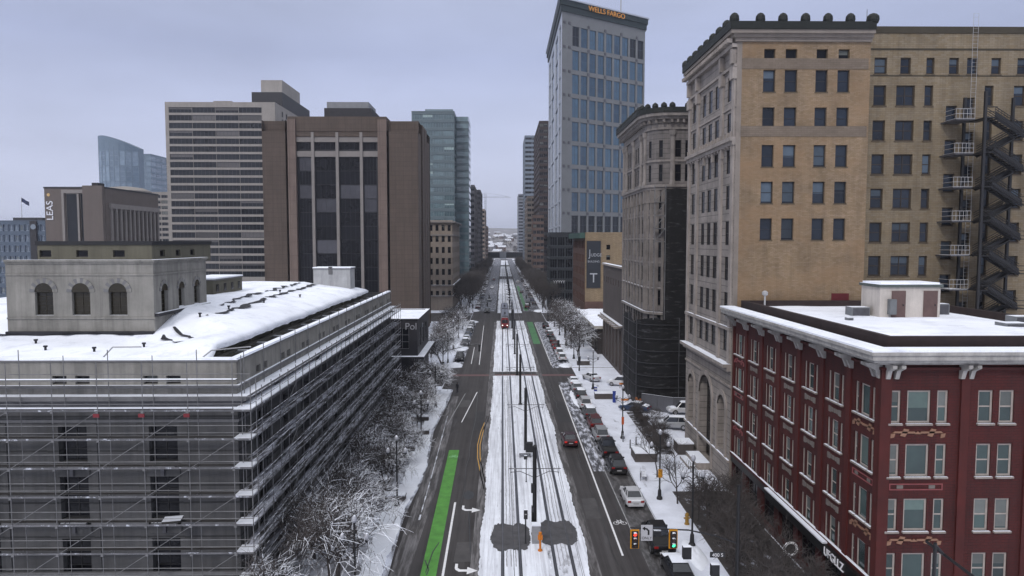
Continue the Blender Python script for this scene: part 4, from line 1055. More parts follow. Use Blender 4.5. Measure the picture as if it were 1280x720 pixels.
for li, z in enumerate(levels):
    mb = MB(); mb.box(SXi + .03, SXo - .03, SYo, CY1, z - .06, z, PLANK, PLANKS); de = sl(mb).build('deck', sf_)
    sm = MB()
    if li == 0: snowstrip(sm, SXi + .05, SXo - .05, 49.6, CY1, z + .002, False); sl(sm).build('snow', de)
    mb = MB(); mb.box(XW, SXi + .02, SYo + .75, SYi - .1, z - .06, z, PLANK); de = sl(mb).build('deck', sf_)
    sm = MB(); sm.box(SXi - .05, SXo - .04, SYo + .03, SYi + .15, z + .002, z + .1, SNOW)
    if li == 0: sm.box(XW, SXi - .06, SYo + .76, SYo + 1.0, z + .002, z + .07, SNOW)
    sl(sm).build('snow', de)
    mb = MB()
    for h in (.0, .5, 1.0):
        mb.tube((XW, SYo - .05, z + h), (SXo, SYo - .05, z + h), .027, .027, STEEL, 5); mb.tube((SXo + .04, SYo, z + h), (SXo + .04, CY1, z + h), .027, .027, STEELS if h else STEEL, 5)
    mb.tube((XW, SYi - .05, z - .02), (SXi, SYi - .05, z - .02), .026, .026, STEEL, 5); mb.tube((SXi - .04, SYo, z - .04), (SXi - .04, CY1, z - .04), .026, .026, STEEL, 5)
    for k in range(nS + 1): x = XW + stepS * k; mb.tube((x, SYo, z - .05), (x + .25, SYi - .1, z - .05), .025, .025, STEEL, 5); mb.box(x - .09, x + .09, SYo - .12, SYo + .06, z - .12, z + .08, STEEL)
    for k in range(nE + 1): y = 50.6 + stepE * k; mb.tube((SXi, y, z - .05), (SXo, y, z - .05), .025, .025, STEEL, 5)
    sl(mb).build('ledger', sf_)
    mb = MB(); mb.box(XW, SXo, SYo - .10, SYo - .08, z + .01, z + .13, TOEB); mb.box(SXo + .08, SXo + .10, SYo, CY1, z + .01, z + .12, TOEB); sl(mb).build('toe_board', sf_)
mb = MB()
for z in (16.6, 17.1): mb.tube((XW, SYo - .04, z), (SXo, SYo - .04, z), .027, .027, STEEL, 5)
mb.tube((SXo, SYo, 16.6), (SXo, CY1, 16.6), .0, .0, STEEL, 3)
mb.box(XW, SXi, SYo + .5, SYi - .1, 16.55, 16.6, PLANK, SNOW); sl(mb).build('deck', sf_)
for li in range(1, 8):
    for k in range(1, nS, 2):
        x = XW + stepS * ((k + li) % nS); mb = MB(); mb.tube((x, SYo - .08, levels[li]), (x + stepS, SYo - .08, levels[li - 1]), .025, .025, STEEL, 5); sl(mb).build('brace', sf_)
for li in range(1, 8, 2):
    for k in range(2, nE, 8):
        y = 50.6 + stepE * k; mb = MB(); mb.tube((SXo + .08, y, levels[li]), (SXo + .08, y + stepE * 2, levels[li - 1]), .025, .025, STEEL, 5); sl(mb).build('brace', sf_)
REDTAG = mat('red_clamp_tag', '#6d1f28', .6)
for k in range(nS + 1):
    for z in (levels[0],) if k in (5, 6, 7) else ((levels[1], levels[3]) if k == 5 else ()):
        x = XW + stepS * k; mb = MB(); mb.box(x - .25, x + .15, SYo - .14, SYo - .06, z - .38, z - .14, REDTAG); sl(mb).build('tag', sf_)
mb = MB(); mb.obox(Matrix.Translation((XA(206, 49), 48.9, levels[4] + .12)) @ Matrix.Rotation(R(12), 4, 'Z'), -.6, .6, -.5, .5, 0, .16, PLANK, SNOW)
tag(mb.build('plywood_sheet'), 'small snow-covered board lying on the lower scaffold deck before the courthouse windows', 'board')

# ================================================================ LEFT: PANEL BUILDING WITH LETTERS AT THE CROSSING
DPB = mat('dark_panel_wall', '#26252a', .6, .2, .6)
px_ = XA(521, 131.5)
db = Bld('dark_corner_building', 'small black corner building with snowy flat roof, white letters Pol and a snowy ledge', 'building', DPB, (px_, 131.5))
dbw = dict(frame=mat('pale_mullion', '#8a8a8e', .5), glass=GL_BLK, ft=.05, nx=3, nz=3, bt=.04, depth=.15, pb=0)
zt = ZA(400, 131.5, 505); zl_ = ZA(444, 131.5, 505); LX = XA(480, 131.5)
db.face((LX - 12, 131.5), (px_, 131.5), 0, zt, [(px_ - LX + 12 - 5.2, px_ - LX + 12 - 1.6, zl_ + 1.2, zl_ + 5, dbw)])
db.face((px_, 131.5), (px_, 151), 0, zt, [(u - 1.3, u + 1.3, zl_ + 1.2, zl_ + 4.6, dbw) for u in (4, 9, 14)]); db.face((px_, 151), (LX - 12, 151), 0, zt); db.face((LX - 12, 151), (LX - 12, 131.5), 0, zt)
db.roof([(LX - 12, 131.5), (px_, 131.5), (px_, 151), (LX - 12, 151)], zt)
mb = MB(); ring(mb, [(LX - 12, 131.5), (px_, 131.5), (px_, 151), (LX - 12, 151)], zt, zt + .25, .25, DPB, ROOFSNOW, .5, closed=True); mb.box(LX - 11.6, px_ - .4, 131.9, 150.6, zt + .02, zt + .12, ROOFSNOW); db.part('roof_snow', mb)
mb = MB(); ring(mb, [(LX - 12, 131.5), (px_, 131.5), (px_, 151)], zl_ - .5, zl_ - .1, 1.3, DPB, ROOFSNOW); db.part('ledge', mb)
me = text_mesh('Pol', 1.75, mat('dull_letters', '#8d8e94', .5), .06); put_text(me, 'lettering', db.root, (XA(514, 131.3) - px_ - .2, -.1, zt - 1.75), (1, 0))
me = text_mesh('o', 1.9, MATS['dull_letters'], .06); put_text(me, 'lettering', db.root, (.1, 7.5, zt - 2.2), (0, 1))
db.done()

# ================================================================ BROWN TOWER
BRN = mat('brown_precast', '#51463f', .85, .1, .15, streak=.2, joint=(2.2, 1.25, .05)); BRP = mat('brown_pier', '#6a5c55', .85, .12, .4, streak=.2, joint=(2.2, 3.7, .06)); LITE = mat('pale_mullion_stone', '#787370', .8, .1, .4)
TY = 196.0; TZ = ZA(150, TY, 350)
def tx(px): return XA(px, TY, 250)
bt = Bld('brown_office_tower', 'broad brown office tower with a tall dark glass centre and pale vertical mullions', 'building', BRN, (tx(523), TY))
x0, x1 = tx(329), tx(523); ga, gb_ = tx(371), tx(473)
def plain(b, name, x0, x1, y0, y1, z0, z1, m, top=None):
    mb = MB(); mb.box(x0, x1, y0, y1, z0, z1, m, top); return b.part(name, mb)
TB_Z = ZA(164, TY, 350); bt.face((x0, TY), (tx(358), TY), 0, TB_Z); bt.face((tx(485) + .4, TY), (x1, TY), 0, TB_Z)
zc = ZA(145.5, TY, 420)
BTG = dict(frame=mat('bronze_frame', '#14141a', .5), glass=GL_BLK, ft=.07, nx=4, bt=.06, depth=.1, sub=True, pb=.0)
BTL = dict(BTG); BTL.update(glass=glassmat('glass_brown_pale', '#26262c', '#4a4a50', .12, .02))  # paler glass colour for a few chosen panes
gu = [ga, tx(391.5), tx(422), tx(452), gb_]; rc = []
for i in range(4):
    a, b_ = gu[i] - ga + .55, gu[i + 1] - ga - .55
    rc.append((a, b_, ZA(188, TY, 420) + .3, ZA(177.5, TY, 420), BTG))
    for k in range(13):
        zt_ = ZA(196, TY, 420) - 3.72 * k
        if zt_ - 3.6 < 2: break
        st = BTL if (k, i) in ((0, 0), (2, 0), (2, 2), (2, 3), (3, 1), (3, 3), (6, 1)) else BTG
        rc.append((a, b_, zt_ - 3.66, zt_, st))
bt.face((ga, TY + .9), (gb_, TY + .9), 0, zc, rc, MATS['bronze_frame'])
bt.face((tx(358), TY), (tx(358), TY + 2.5), 0, TZ); bt.face((tx(358), TY + 2.5), (tx(361), TY + 2.5), 0, TZ, (), GL_BLK)
bt.face((tx(483), TY + 2.5), (tx(493), TY + 2.5), 0, TZ, (), GL_BLK)
plain(bt, 'pier', tx(361), ga, TY - .3, TY + 2.5, 0, TZ + .2, BRP); plain(bt, 'pier', gb_, tx(484), TY - .3, TY + 2.5, 0, TZ + .2, BRP)
plain(bt, 'crown_panel', tx(361) + .01, tx(484) - .01, TY + .2, TY + 3, ZA(170.5, TY, 420), zc, BRN)
for yb, yt in ((177.2, 170.8), (195.6, 188.6)): plain(bt, 'pale_band', ga + .01, gb_ - .01, TY + .45, TY + .89, ZA(yb, TY, 420), ZA(yt, TY, 420), LITE)
for px in (391.5, 422, 452): plain(bt, 'mullion', tx(px) - .38, tx(px) + .38, TY + .1, TY + .89, 0, ZA(165, TY, 420), LITE)
ey = TY + 32
def slotface(A, B, m): bt.face(A, B, 0, TZ, (), m)
bt.face((x1, TY), (x1, TY + 7), 0, TB_Z)
for k in range(4):
    y = TY + 7 + k * 6.2; slotface((x1 - .8, y), (x1 - .8, y + .9), GL_BLK); mb = MB(); mb.box(x1 - .8, x1 + (.35 if k < 3 else -.2), y + .9, y + 6.2, 0, TZ - 3 * (k > 1), BRN); bt.part('pier', mb)
bt.face((x1, ey), (x0, ey), 0, TZ); bt.face((x0, ey), (x0, TY), 0, TZ)
bt.roof([(x0, TY + 2), (x1, TY + 2), (x1, ey), (x0, ey)], TZ); bt.roof([(x0, TY), (x1, TY), (x1, TY + 2), (x0, TY + 2)], TB_Z)
plain(bt, 'roof_edge', tx(361), tx(484), TY + 3.02, ey - 3, TZ, zc, BRN); plain(bt, 'upper_wall', x0, tx(361) - .01, TY + 1.5, TY + 2.4, TB_Z - 1, TZ, BRN); plain(bt, 'upper_wall', tx(484) + .01, x1, TY + 1.5, TY + 2.4, TB_Z - 1, TZ, BRN)
plain(bt, 'penthouse', tx(398), tx(459), TY + 8, TY + 22, zc, ZA(135, TY + 8, 420), mat('penthouse_dark', '#2c2b2f', .7, .2, 1))
plain(bt, 'cooling_screen', tx(401), tx(455), TY + 8.5, TY + 20, ZA(135, TY + 8, 420), ZA(127, TY + 8, 420), mat('louvre_grey', '#77797c', .6, .1, 1))
bt.done(90)

# ================================================================ BANDED TOWER AND OTHERS
PALEC = mat('pale_concrete', '#8a8580', .85, .1, .2, streak=.15)
GY = 330.0; gx = lambda px: XA(px, GY, 200); GZ = ZA(127.5, GY, 270)
gt = Bld('banded_slab_tower', 'wide slab tower with alternating pale concrete bands and dark window strips', 'building', PALEC, (gx(345), GY))
GST = dict(frame=mat('strip_frame', '#3a3a40', .5), glass=GL_DARK, ft=.12, nx=22, bt=.12, depth=.3, pb=.25, sub=True, blindmat=mat('strip_blind', '#4c4a4b', .6, .1, 1, orand=.3))
fl = [(ZA(y + 7.0, GY, 270), ZA(y, GY, 270)) for y in [134 + 9.77 * k for k in range(22)]]
wx0 = gx(212.5) - gx(208); wx1 = gx(328.5) - gx(208); thirds = [wx0 + (wx1 - wx0) * k / 4 for k in range(5)]
rc = []
for a, b_ in fl:
    if a < 2: break
    for k in range(4): rc.append((thirds[k] + (.0 if k == 0 else .06), thirds[k + 1] - .06, a, b_, dict(GST, nx=6) if 0 else GST))
GST['nx'] = 6
gt.face((gx(208), GY), (gx(345), GY), 0, GZ, rc)
es = [(u - 1.2, u + 1.2, a, b_, GST) for a, b_ in fl[:3] for u in lin_us(8, 66, 9)]
gt.face((gx(345), GY), (gx(345), GY + 72), 0, GZ, es); gt.face((gx(345), GY + 72), (gx(208), GY + 72), 0, GZ); gt.face((gx(208), GY + 72), (gx(208), GY), 0, GZ)
gt.roof([(gx(208), GY), (gx(345), GY), (gx(345), GY + 72), (gx(208), GY + 72)], GZ)
DKP = MATS['penthouse_dark']
plain(gt, 'penthouse', gx(305), gx(346) - .6, GY + 12, GY + 60, GZ, ZA(115, GY + 12, 300), DKP, SNOW); plain(gt, 'roof_house', gx(310), gx(338), GY + 20, GY + 50, ZA(115, GY + 12, 300), ZA(100, GY + 20, 300), PALEC)
plain(gt, 'roof_unit', gx(262), gx(285), GY + 6, GY + 14, GZ, GZ + 1.6, PALEC)
gt.done(95)
# small banded block
def simple(name, label, m, pxl, pxr, Y, ytop, depth_, rcst=None, floors=None, side=None, sidem=None, dirn='E', nx_=4, roofm=None, lim=90, band=.55, cat='building', fh=3.8, wfill=.86, group=None, py=250):
    xl, xr = XA(pxl, Y, py), XA(pxr, Y, py); zt = ZA(ytop, Y, (pxl + pxr) / 2); b = Bld(name, label, cat, m, (xr if dirn == 'E' else xl, Y), group)
    W_ = xr - xl; rc = []; sd = []; nfl = int((zt - 2.5) / fh)
    if rcst:
        for k in range(nfl):
            z1 = zt - 1.2 - k * fh; z0 = z1 - fh * band
            if z0 < 1: break
            for u in lin_us(0, W_, nx_): w = W_ / nx_ * wfill; rc.append((u - w / 2, u + w / 2, z0, z1, rcst))
            if side:
                for u in lin_us(0, depth_, side): w = depth_ / side * wfill; sd.append((u - w / 2, u + w / 2, z0, z1, rcst))
    boxb(b, xl, xr, Y, Y + depth_, 0, zt, rc, sd, dirn, roofm or ROOFSNOW, None, sidem)
    mb = MB(); ring(mb, [(xl, Y), (xr, Y), (xr, Y + depth_), (xl, Y + depth_)], zt, zt + .5, .1, m, None, .4, closed=True); b.part('parapet', mb)
    b.zt = zt; b.x0, b.x1, b.Y = xl, xr, Y
    if lim is not None: b.done(lim)
    return b
PB = dict(frame=mat('far_frame', '#45464c', .5), glass=GL_DARK, ft=.2, nx=3, bt=.2, depth=.35, pb=.2)
simple('banded_low_block', 'small pale banded block squeezed between the lettered building and the slab tower', PALEC, 190, 212, 400, 241, 40, PB, side=4, nx_=2, fh=3.0, wfill=.92)
# lettered brown building
LY = 230.0
lb2 = Bld('brown_lettered_building', 'low brown building with white vertical letters and a pale colonnade on its street side', 'building', mat('taupe_stucco', '#5b534f', .85, .07, .2, streak=.1), (XA(132, LY), LY))
xa_, xb_ = XA(56, LY, 260), XA(132, LY, 260); zt = ZA(235.5, LY, 90)
TA = MATS['taupe_stucco']
vst = dict(frame=PALEC, glass=GL_DARK, ft=.12, depth=.4, pb=0)
def lu(px): return XA(px, LY, 260) - xa_
lb2.face((xa_, LY), (xb_, LY), 0, zt, [(lu(82), lu(97), 3, ZA(242, LY, 90), vst), (lu(100), lu(104.5), 3, ZA(242, LY, 90), vst)])
plain(lb2, 'frame_surround', XA(78, LY, 260), XA(81, LY, 260), LY - .4, LY - .01, 0, ZA(237, LY, 90), LITE); plain(lb2, 'frame_surround', XA(97.3, LY, 260), XA(99.7, LY, 260), LY - .4, LY - .01, 0, ZA(242, LY, 90), LITE)
plain(lb2, 'frame_surround', XA(105, LY, 260), XA(107, LY, 260), LY - .4, LY - .01, 0, ZA(237, LY, 90), LITE); plain(lb2, 'frame_surround', XA(81, LY, 260) + .01, XA(105, LY, 260) - .01, LY - .38, LY - .01, ZA(241.5, LY, 90), ZA(237, LY, 90), LITE)
plain(lb2, 'stair_tower', XA(107, LY, 260), XA(131.5, LY, 260), LY - 1.5, LY - .02, 0, zt + .8, TA)
E2 = LY + 35; el = 35
cr = [(u - 1.0, u + 1.0, 3, ZA(260.5, LY, 132) - .5, vst) for u in lin_us(3, 34, 11)]
lb2.face((xb_, LY), (xb_, E2), 0, zt, cr)
for u in lin_us(1.6, 35.4, 12)[:12]: plain(lb2, 'column', xb_ + .01, xb_ + .5, LY + u - .4, LY + u + .4, 0, ZA(260, LY, 132), LITE)
mb = MB(); mb.box(xb_ + .01, xb_ + .7, LY + 2, E2 - .5, ZA(260, LY, 132), ZA(254, LY, 132), LITE, SNOW); lb2.part('lintel', mb)
lb2.face((xb_, E2), (xa_, E2), 0, zt); lb2.face((xa_, E2), (xa_, LY), 0, zt); lb2.roof([(xa_, LY), (xb_, LY), (xb_, E2), (xa_, E2)], zt)
mb = MB(); ring(mb, [(xa_, LY), (xb_, LY), (xb_, E2), (xa_, E2)], zt, zt + .5, .15, DKP, None, .5, closed=True); lb2.part('parapet', mb)
mb = MB(); mb.lathe((XA(148, LY + 40, 230), LY + 45, zt), [(9, 0), (9, 2.2), (6, 3.4), (2, 3.9)], PALEC, 20); lb2.part('roof_dome', mb)
plain(lb2, 'roof_unit', XA(92, LY, 230), XA(100, LY, 230), LY + 10, LY + 14, zt, zt + 2.6, DKP)
me = text_mesh('LEAS', 2.9, mat('white_letters', '#cfd0d6', .5), .1)
M = Matrix(((0, -1, 0, XA(69.5, LY) - xb_), (0, 0, -1, -.12), (1, 0, 0, ZA(263, LY, 68)), (0, 0, 0, 1))); link('lettering', me, lb2.root, M)
mb = MB(); mb.lathe((0, 0, 0), [(.5, 0), (.5, .08)], mat('sign_gold', '#b99a6a', .5), 12); mb.v = [(XA(63, LY) + v[0] , LY - .02 - v[2], ZA(243.5, LY, 62) + v[1]) for v in mb.v]; lb2.part('emblem', mb)
lb2.done()
# curved glass tower
CGY = 560
cgb = Bld('curved_glass_tower', 'distant blue-grey glass tower with a curved bow front and sloping top', 'building', GL_TEAL, (XA(117, CGY, 220), CGY))
cgl = XA(117, CGY, 220); cgr = XA(166, CGY, 220)
cpts = []
for k in range(9):
    f = k / 8; x = cgl + (cgr - cgl) * f; cpts.append((x, CGY + 14 * (1 - math.sin(math.pi * (.15 + .6 * f))) + 6 * f * f))
CGG = dict(frame=mat('curtain_frame_pale', '#6f7e8c', .4), glass=glassmat('glass_pale_blue', '#4a5a6a', '#7d8e9e', .08, .01, .8), ft=.25, nz=3, bt=.3, depth=.12, pb=0)
for k in range(8):
    A, B = cpts[k], cpts[k + 1]; L = math.hypot(B[0] - A[0], B[1] - A[1]); ztf = lambda q: ZA(168 + 15 * max(0, (q - 1) / 7) ** 1.6, CGY, 150); zt_ = ztf(k + 1)
    cgb.face(A, B, 0, zt_, [(.25, L - .25, z, z + 11.2, CGG) for z in [ztf(8) - 2 - 12 * (q + 1) for q in range(8)] if z > 3], mat('tower_spandrel_blue', '#5d6d7c', .5, .05, .2))
    za_ = ztf(k); cgb.wall.poly([(A[0] - cgb.o.x, A[1] - cgb.o.y, za_), (A[0] - cgb.o.x, A[1] - cgb.o.y, zt_), (B[0] - cgb.o.x, B[1] - cgb.o.y, zt_)], MATS['tower_spandrel_blue'])
    cgb.wall.poly([(A[0] - cgb.o.x, A[1] - cgb.o.y, za_), (B[0] - cgb.o.x, B[1] - cgb.o.y, zt_), (B[0] - cgb.o.x, B[1] + 8 - cgb.o.y, zt_), (A[0] - cgb.o.x, A[1] + 8 - cgb.o.y, za_)], MATS['tower_spandrel_blue'])
cgb.face(cpts[-1], (cpts[-1][0], cpts[-1][1] + 8), 0, ZA(183, CGY, 150), (), MATS['tower_spandrel_blue']); cgb.face((cgl, cpts[0][1] + 8), cpts[0], 0, ZA(168, CGY, 150), (), MATS['tower_spandrel_blue'])
cgb.done()
GLF = dict(frame=mat('curtain_frame_pale', '#6f7e8c'), glass=MATS['glass_pale_blue'], ft=.2, nx=3, bt=.2, depth=.15, pb=0)
simple('glass_annex_tower', 'distant blue glass block with fine horizontal bands beside the curved tower', MATS['tower_spandrel_blue'], 172, 190, 640, 193, 60, GLF, side=6, nx_=3, fh=5, band=.72, wfill=.95)
# far left blue grid building and its flag
FLG = dict(frame=mat('grid_frame_pale', '#7c8796', .5), glass=glassmat('glass_grid', '#39424f', '#66717f', .12, .02, .6), ft=.3, nx=2, bt=.25, depth=.5, pb=.3)
fb = simple('blue_grid_office', 'blue-grey office block with a square window grid at the far left edge', mat('blue_grey_panel', '#4c5867', .7, .1, .3), -25, 55, 300, 277, 40, FLG, side=3, nx_=12, fh=4.3, lim=None, band=.62, wfill=.8)
plain(fb, 'roof_house', XA(14, 305, 270), XA(50, 305, 270), 306, 325, fb.zt, ZA(272, 306, 30), DKP); plain(fb, 'stair_tower', XA(38, 300, 270), XA(46, 300, 270), 299.2, 299.99, 0, fb.zt + .3, DKP)
mb = MB(); mb.lathe((0, 0, 0), [(1.1, 0), (1.1, .1)], mat('emblem_grey', '#77818c', .6), 16); mb.v = [(XA(42, 299) + v[0], 299.15 - v[2], ZA(283.5, 299, 42) + v[1]) for v in mb.v]; fb.part('emblem', mb); fb.done(95)
fp_ = empty('flagpole', (XA(27, 310, 260), 310, ZA(272, 306, 30)), 0, 'distant flagpole with a small dark flag above the blue-grey office block', 'flagpole')
mb = MB(); mb.tube((0, 0, 0), (0, 0, 8.6), .12, .07, WHITEM, 6); mb.build('pole', fp_)
mb = MB(); 
for k in range(6):
    a, b = k / 6, (k + 1) / 6; f = lambda t: (.1 + 3.0 * t, .35 * math.sin(t * 7), 8.5 - 1.7 * t)
    A, B = f(a), f(b); mb.poly([(A[0], A[1], A[2] - 1.7), (B[0], B[1], B[2] - 1.7), B, A], mat('flag_navy', '#2c3450', .8)); mb.poly([(B[0], B[1] + .02, B[2] - 1.7), (A[0], A[1] + .02, A[2] - 1.7), (A[0], A[1] + .02, A[2]), (B[0], B[1] + .02, B[2])], mat('flag_navy', '#2c3450'))
mb.build('flag', fp_)
# tan corner building on the left beyond the crossing
ty = 272; tb = simple('tan_corner_building', 'narrow tan stone building with paired windows and a snowy cornice beyond the brown tower', mat('tan_stone', '#857a6f', .85, .12, .3, streak=.15), 520, 565.5, ty, 277, 46, dict(frame=DKF, glass=GL_BLK, ft=.12, nz=2, depth=.35, pb=.2, sub=True), side=9, nx_=6, fh=4.15, lim=None, band=.55, wfill=.5, py=330)
tbp = [(tb.x0, ty), (tb.x1, ty), (tb.x1, ty + 46)]
for z, o, top in ((tb.zt - .4, 1.2, ROOFSNOW), (tb.zt - 5.3, .4, None), (9.2, .5, SNOW), (5.2, .4, SNOW)): mb = MB(); ring(mb, tbp, z, z + .5, o, LITE, top); tb.part('cornice', mb)
tb.done(98)
# teal glass tower
GB = simple('teal_glass_tower', 'teal glass office tower with stacked horizontal bands left of the avenue', mat('teal_spandrel', '#56646a', .5, .08, .2), 515, 568, 400, 140, 36, dict(frame=mat('teal_mullion', '#66757b', .5), glass=GL_TEAL, ft=.2, nx=4, bt=.16, depth=.2, pb=.12, sub=True, blindmat=mat('blind_teal_pale', '#8ea0a0', .4)), side=5, nx_=4, fh=4.4, lim=None, band=.66, wfill=.96, py=200)  # some windows carry a pale teal blind
plain(GB, 'set_back', GB.x1 - .01, GB.x1 + 7.2, 412, 436, 0, GB.zt - 3, mat('teal_spandrel', '#59686c')); plain(GB, 'roof_screen', GB.x0 + 7, GB.x1 - 1, 404, 430, GB.zt, ZA(136.5, 404, 545), MATS['teal_mullion'])
for k in range(24): plain(GB, 'floor_band', GB.x1 + 7.21, GB.x1 + 7.4, 412, 436, 4 + 3.9 * k, 6.6 + 3.9 * k, GL_TEAL)
for k in range(24): plain(GB, 'floor_band', GB.x1 + .01, GB.x1 + 7.0, 411.8, 411.99, 4 + 3.9 * k, 6.6 + 3.9 * k, GL_TEAL)
GB.done(98)
FW = dict(frame=mat('far_frame', '#45464c'), glass=GL_DARK, ft=.2, nx=2, bt=.2, depth=.4, pb=.2)
simple('grey_midrise', 'grey mid-rise with dark side windows just past the teal tower', mat('far_grey', '#6f6c70', .8, .1, .2), 583, 593, 470, 232, 60, FW, side=8, nx_=2, lim=60, py=280)
simple('dark_midrise', 'dark slender mid-rise at the left end of the avenue', mat('far_dark', '#3b3a42', .7, .1, .2), 591, 600.5, 560, 238, 60, FW, side=8, nx_=2, lim=60, py=280)
simple('pale_midrise', 'pale stone mid-rise low at the left end of the avenue', mat('far_pale', '#8d8078', .8, .1, .2), 596, 606, 640, 262, 50, FW, side=7, nx_=2, lim=60, py=280)
simple('left_end_block', 'low brown block at the far left end of the avenue', mat('far_brown', '#584c48', .8, .1, .2), 600, 609, 720, 283, 60, FW, side=6, nx_=2, lim=40, py=290)
# right side beyond the blue tower
simple('brown_slab_tower', 'tall dark brown brick tower just left of the blue glass tower', mat('far_red_brown', '#382e2d', .8, .1, .2), 674, 690, 460, 152, 80, FW, side=9, nx_=3, dirn='W', lim=90, py=220)
simple('banded_grey_tower', 'tall blue-grey tower with horizontal bands on the right of the avenue', mat('far_blue_grey', '#6c7682', .7, .08, .2), 656, 674, 620, 170, 60, FW, side=5, nx_=2, dirn='W', lim=90, band=.5, wfill=.94, py=230)
simple('brown_brick_midrise', 'narrow brown brick mid-rise low between the banded tower and the brown tower', mat('far_brick', '#594841', .8, .12, .2, streak=.1), 666, 680, 400 + 40, 270, 18, FW, side=3, nx_=3, dirn='W', lim=60, py=290)
simple('tan_midrise', 'pale tan mid-rise low at the right end of the avenue', mat('far_tan', '#746b66', .8, .12, .2), 659, 670, 540, 246, 60, FW, side=7, nx_=2, dirn='W', lim=60, py=280)
simple('grey_end_tower', 'slim grey tower at the far right end of the avenue', mat('far_grey2', '#70747c', .8, .1, .2), 648, 660, 860, 243, 60, FW, side=4, nx_=2, dirn='W', lim=60, py=270)
simple('dark_podium', 'dark glazed podium block at the foot of the blue glass tower', mat('podium_dark', '#25292e', .6, .1, .3), 687, 716, 272, 292, 17, dict(frame=mat('podium_frame', '#4c5258', .5), glass=GL_BLK, ft=.12, nx=3, depth=.2, pb=.1), side=4, nx_=3, dirn='W', lim=80, band=.8, fh=4.2, wfill=.94, py=330)
me = text_mesh('YYYYY', 1.5, MATS['white_letters'], .06)
pbx = [o for o in bpy.data.objects if o.name == 'dark_podium'][0]; put_text(me, 'lettering', pbx, (3.6, -.12, ZA(354, 272, 700)), (1, 0))
# skybridge across the avenue
sb = empty('skybridge', (0, 760, 0), 0, 'dark glazed pedestrian bridge crossing the snowy avenue in the distance', 'bridge')
zb0, zb1 = ZA(322.5, 760), ZA(315, 760)
mb = MB(); mb.box(-23, 26, 0, 6, zb0, zb0 + .9, mat('bridge_steel', '#2f2c30', .6)); mb.box(-23, 26, 0, 6, zb1 - .7, zb1, MATS['bridge_steel'], SNOW)
for k in range(25): mb.box(-23 + k * 2, -22.8 + k * 2, 0, .3, zb0 + .9, zb1 - .7, MATS['bridge_steel'])
mb.build('span', sb)
mb = MB(); mb.box(-22.9, 25.9, .35, 5.6, zb0 + .9, zb1 - .7, GL_DARK); mb.box(-3, 4, -.4, -.01, zb0 - .8, zb1 + .5, mat('far_grey2', '#70747c')); mb.build('glazing', sb)
for x0, x1 in ((-30, -23), (26, 34)): mb = MB(); mb.box(x0, x1, -3, 14, 0, zb1 + 3, mat('far_brown', '#584c48'), SNOW); mb.build('abutment', sb)
# distant tower crane
cr_ = empty('tower_crane', (XA(607, 900), 900, 0), 0, 'faint distant tower crane with a long thin jib above the end of the avenue', 'crane')
zc_ = ZA(247, 900); mb = MB()
for s in ((-.8, -.8), (.8, -.8), (.8, .8), (-.8, .8)): mb.tube((s[0], s[1], 0), (s[0], s[1], zc_ + 5), .16, .16, DSTEEL, 4)
for k in range(int(zc_ / 3)): mb.tube((-.8, -.8, k * 3), (.8, -.8, k * 3 + 3), .1, .1, DSTEEL, 4)
mb.build('mast', cr_)
mb = MB()
for y in (-.6, .6): mb.tube((-14, y, zc_), (32, y, zc_), .08, .08, DSTEEL, 4)
mb.tube((-10, 0, zc_ + 1.6), (30, 0, zc_ + 1.4), .07, .07, DSTEEL, 4)
for k in range(20): mb.tube((-10 + k * 2, .6, zc_), (-9 + k * 2, 0, zc_ + 1.5), .05, .05, DSTEEL, 4)
mb.tube((0, 0, zc_ + 6), (28, 0, zc_ + 1.4), .08, .08, DSTEEL, 4); mb.tube((0, 0, zc_ + 6), (-13, 0, zc_), .08, .08, DSTEEL, 4); mb.build('jib', cr_)
# ================================================================ SKY AND SUN
w = bpy.data.worlds.new('World'); sc.world = w; w.use_nodes = True; nt_ = w.node_tree; nt_.nodes.clear()
class WT(NT):
    def __init__(s): s.t = nt_
t = WT(); out = t.n('ShaderNodeOutputWorld'); bg = t.n('ShaderNodeBackground'); t.l(bg.outputs[0], out.inputs[0]); bg.inputs[1].default_value = .10
sky = t.n('ShaderNodeTexSky'); sky.sky_type = 'NISHITA'; sky.sun_disc = False; sky.sun_elevation = R(38); sky.sun_rotation = R(205); sky.air_density = 1.5; sky.dust_density = 4
tc = t.n('ShaderNodeTexCoord'); sep = t.n('ShaderNodeSeparateXYZ'); t.l(tc.outputs['Generated'], sep.inputs[0])
z = sep.outputs[2]
mp = t.n('ShaderNodeMapping'); mp.inputs['Scale'].default_value = (1, 1, 3.2); t.l(tc.outputs['Generated'], mp.inputs[0])
cl = t.ramp(t.noise(mp.outputs[0], 2.2, 5, .55), .32, .72)
grad = t.n('ShaderNodeValToRGB'); t.l(z, grad.inputs[0]); e = grad.color_ramp.elements
e[0].position = 0; e[0].color = (8.8, 9.4, 11.9, 1); e[1].position = 1; e[1].color = (14.5, 14.8, 15.6, 1)
for p, c in ((.10, (7.3, 7.9, 10.5, 1)), (.24, (5.2, 5.8, 8.4, 1)), (.40, (5.6, 6.1, 8.0, 1)), (.6, (11.5, 11.8, 12.8, 1))): q = e.new(p); q.color = c
cm = t.n('ShaderNodeMapRange'); cm.inputs[3].default_value = .90; cm.inputs[4].default_value = 1.14; t.l(cl, cm.inputs[0])
sv = t.n('ShaderNodeVectorMath', operation='SCALE'); t.l(grad.outputs[0], sv.inputs[0]); t.l(cm.outputs[0], sv.inputs['Scale'])
t.l(t.mix(.88, sky.outputs[0], sv.outputs[0]), bg.inputs[0])
sun = bpy.data.lights.new('sun', 'SUN'); sun.energy = 1.5; sun.angle = R(11); sun.color = (1, .96, .92)
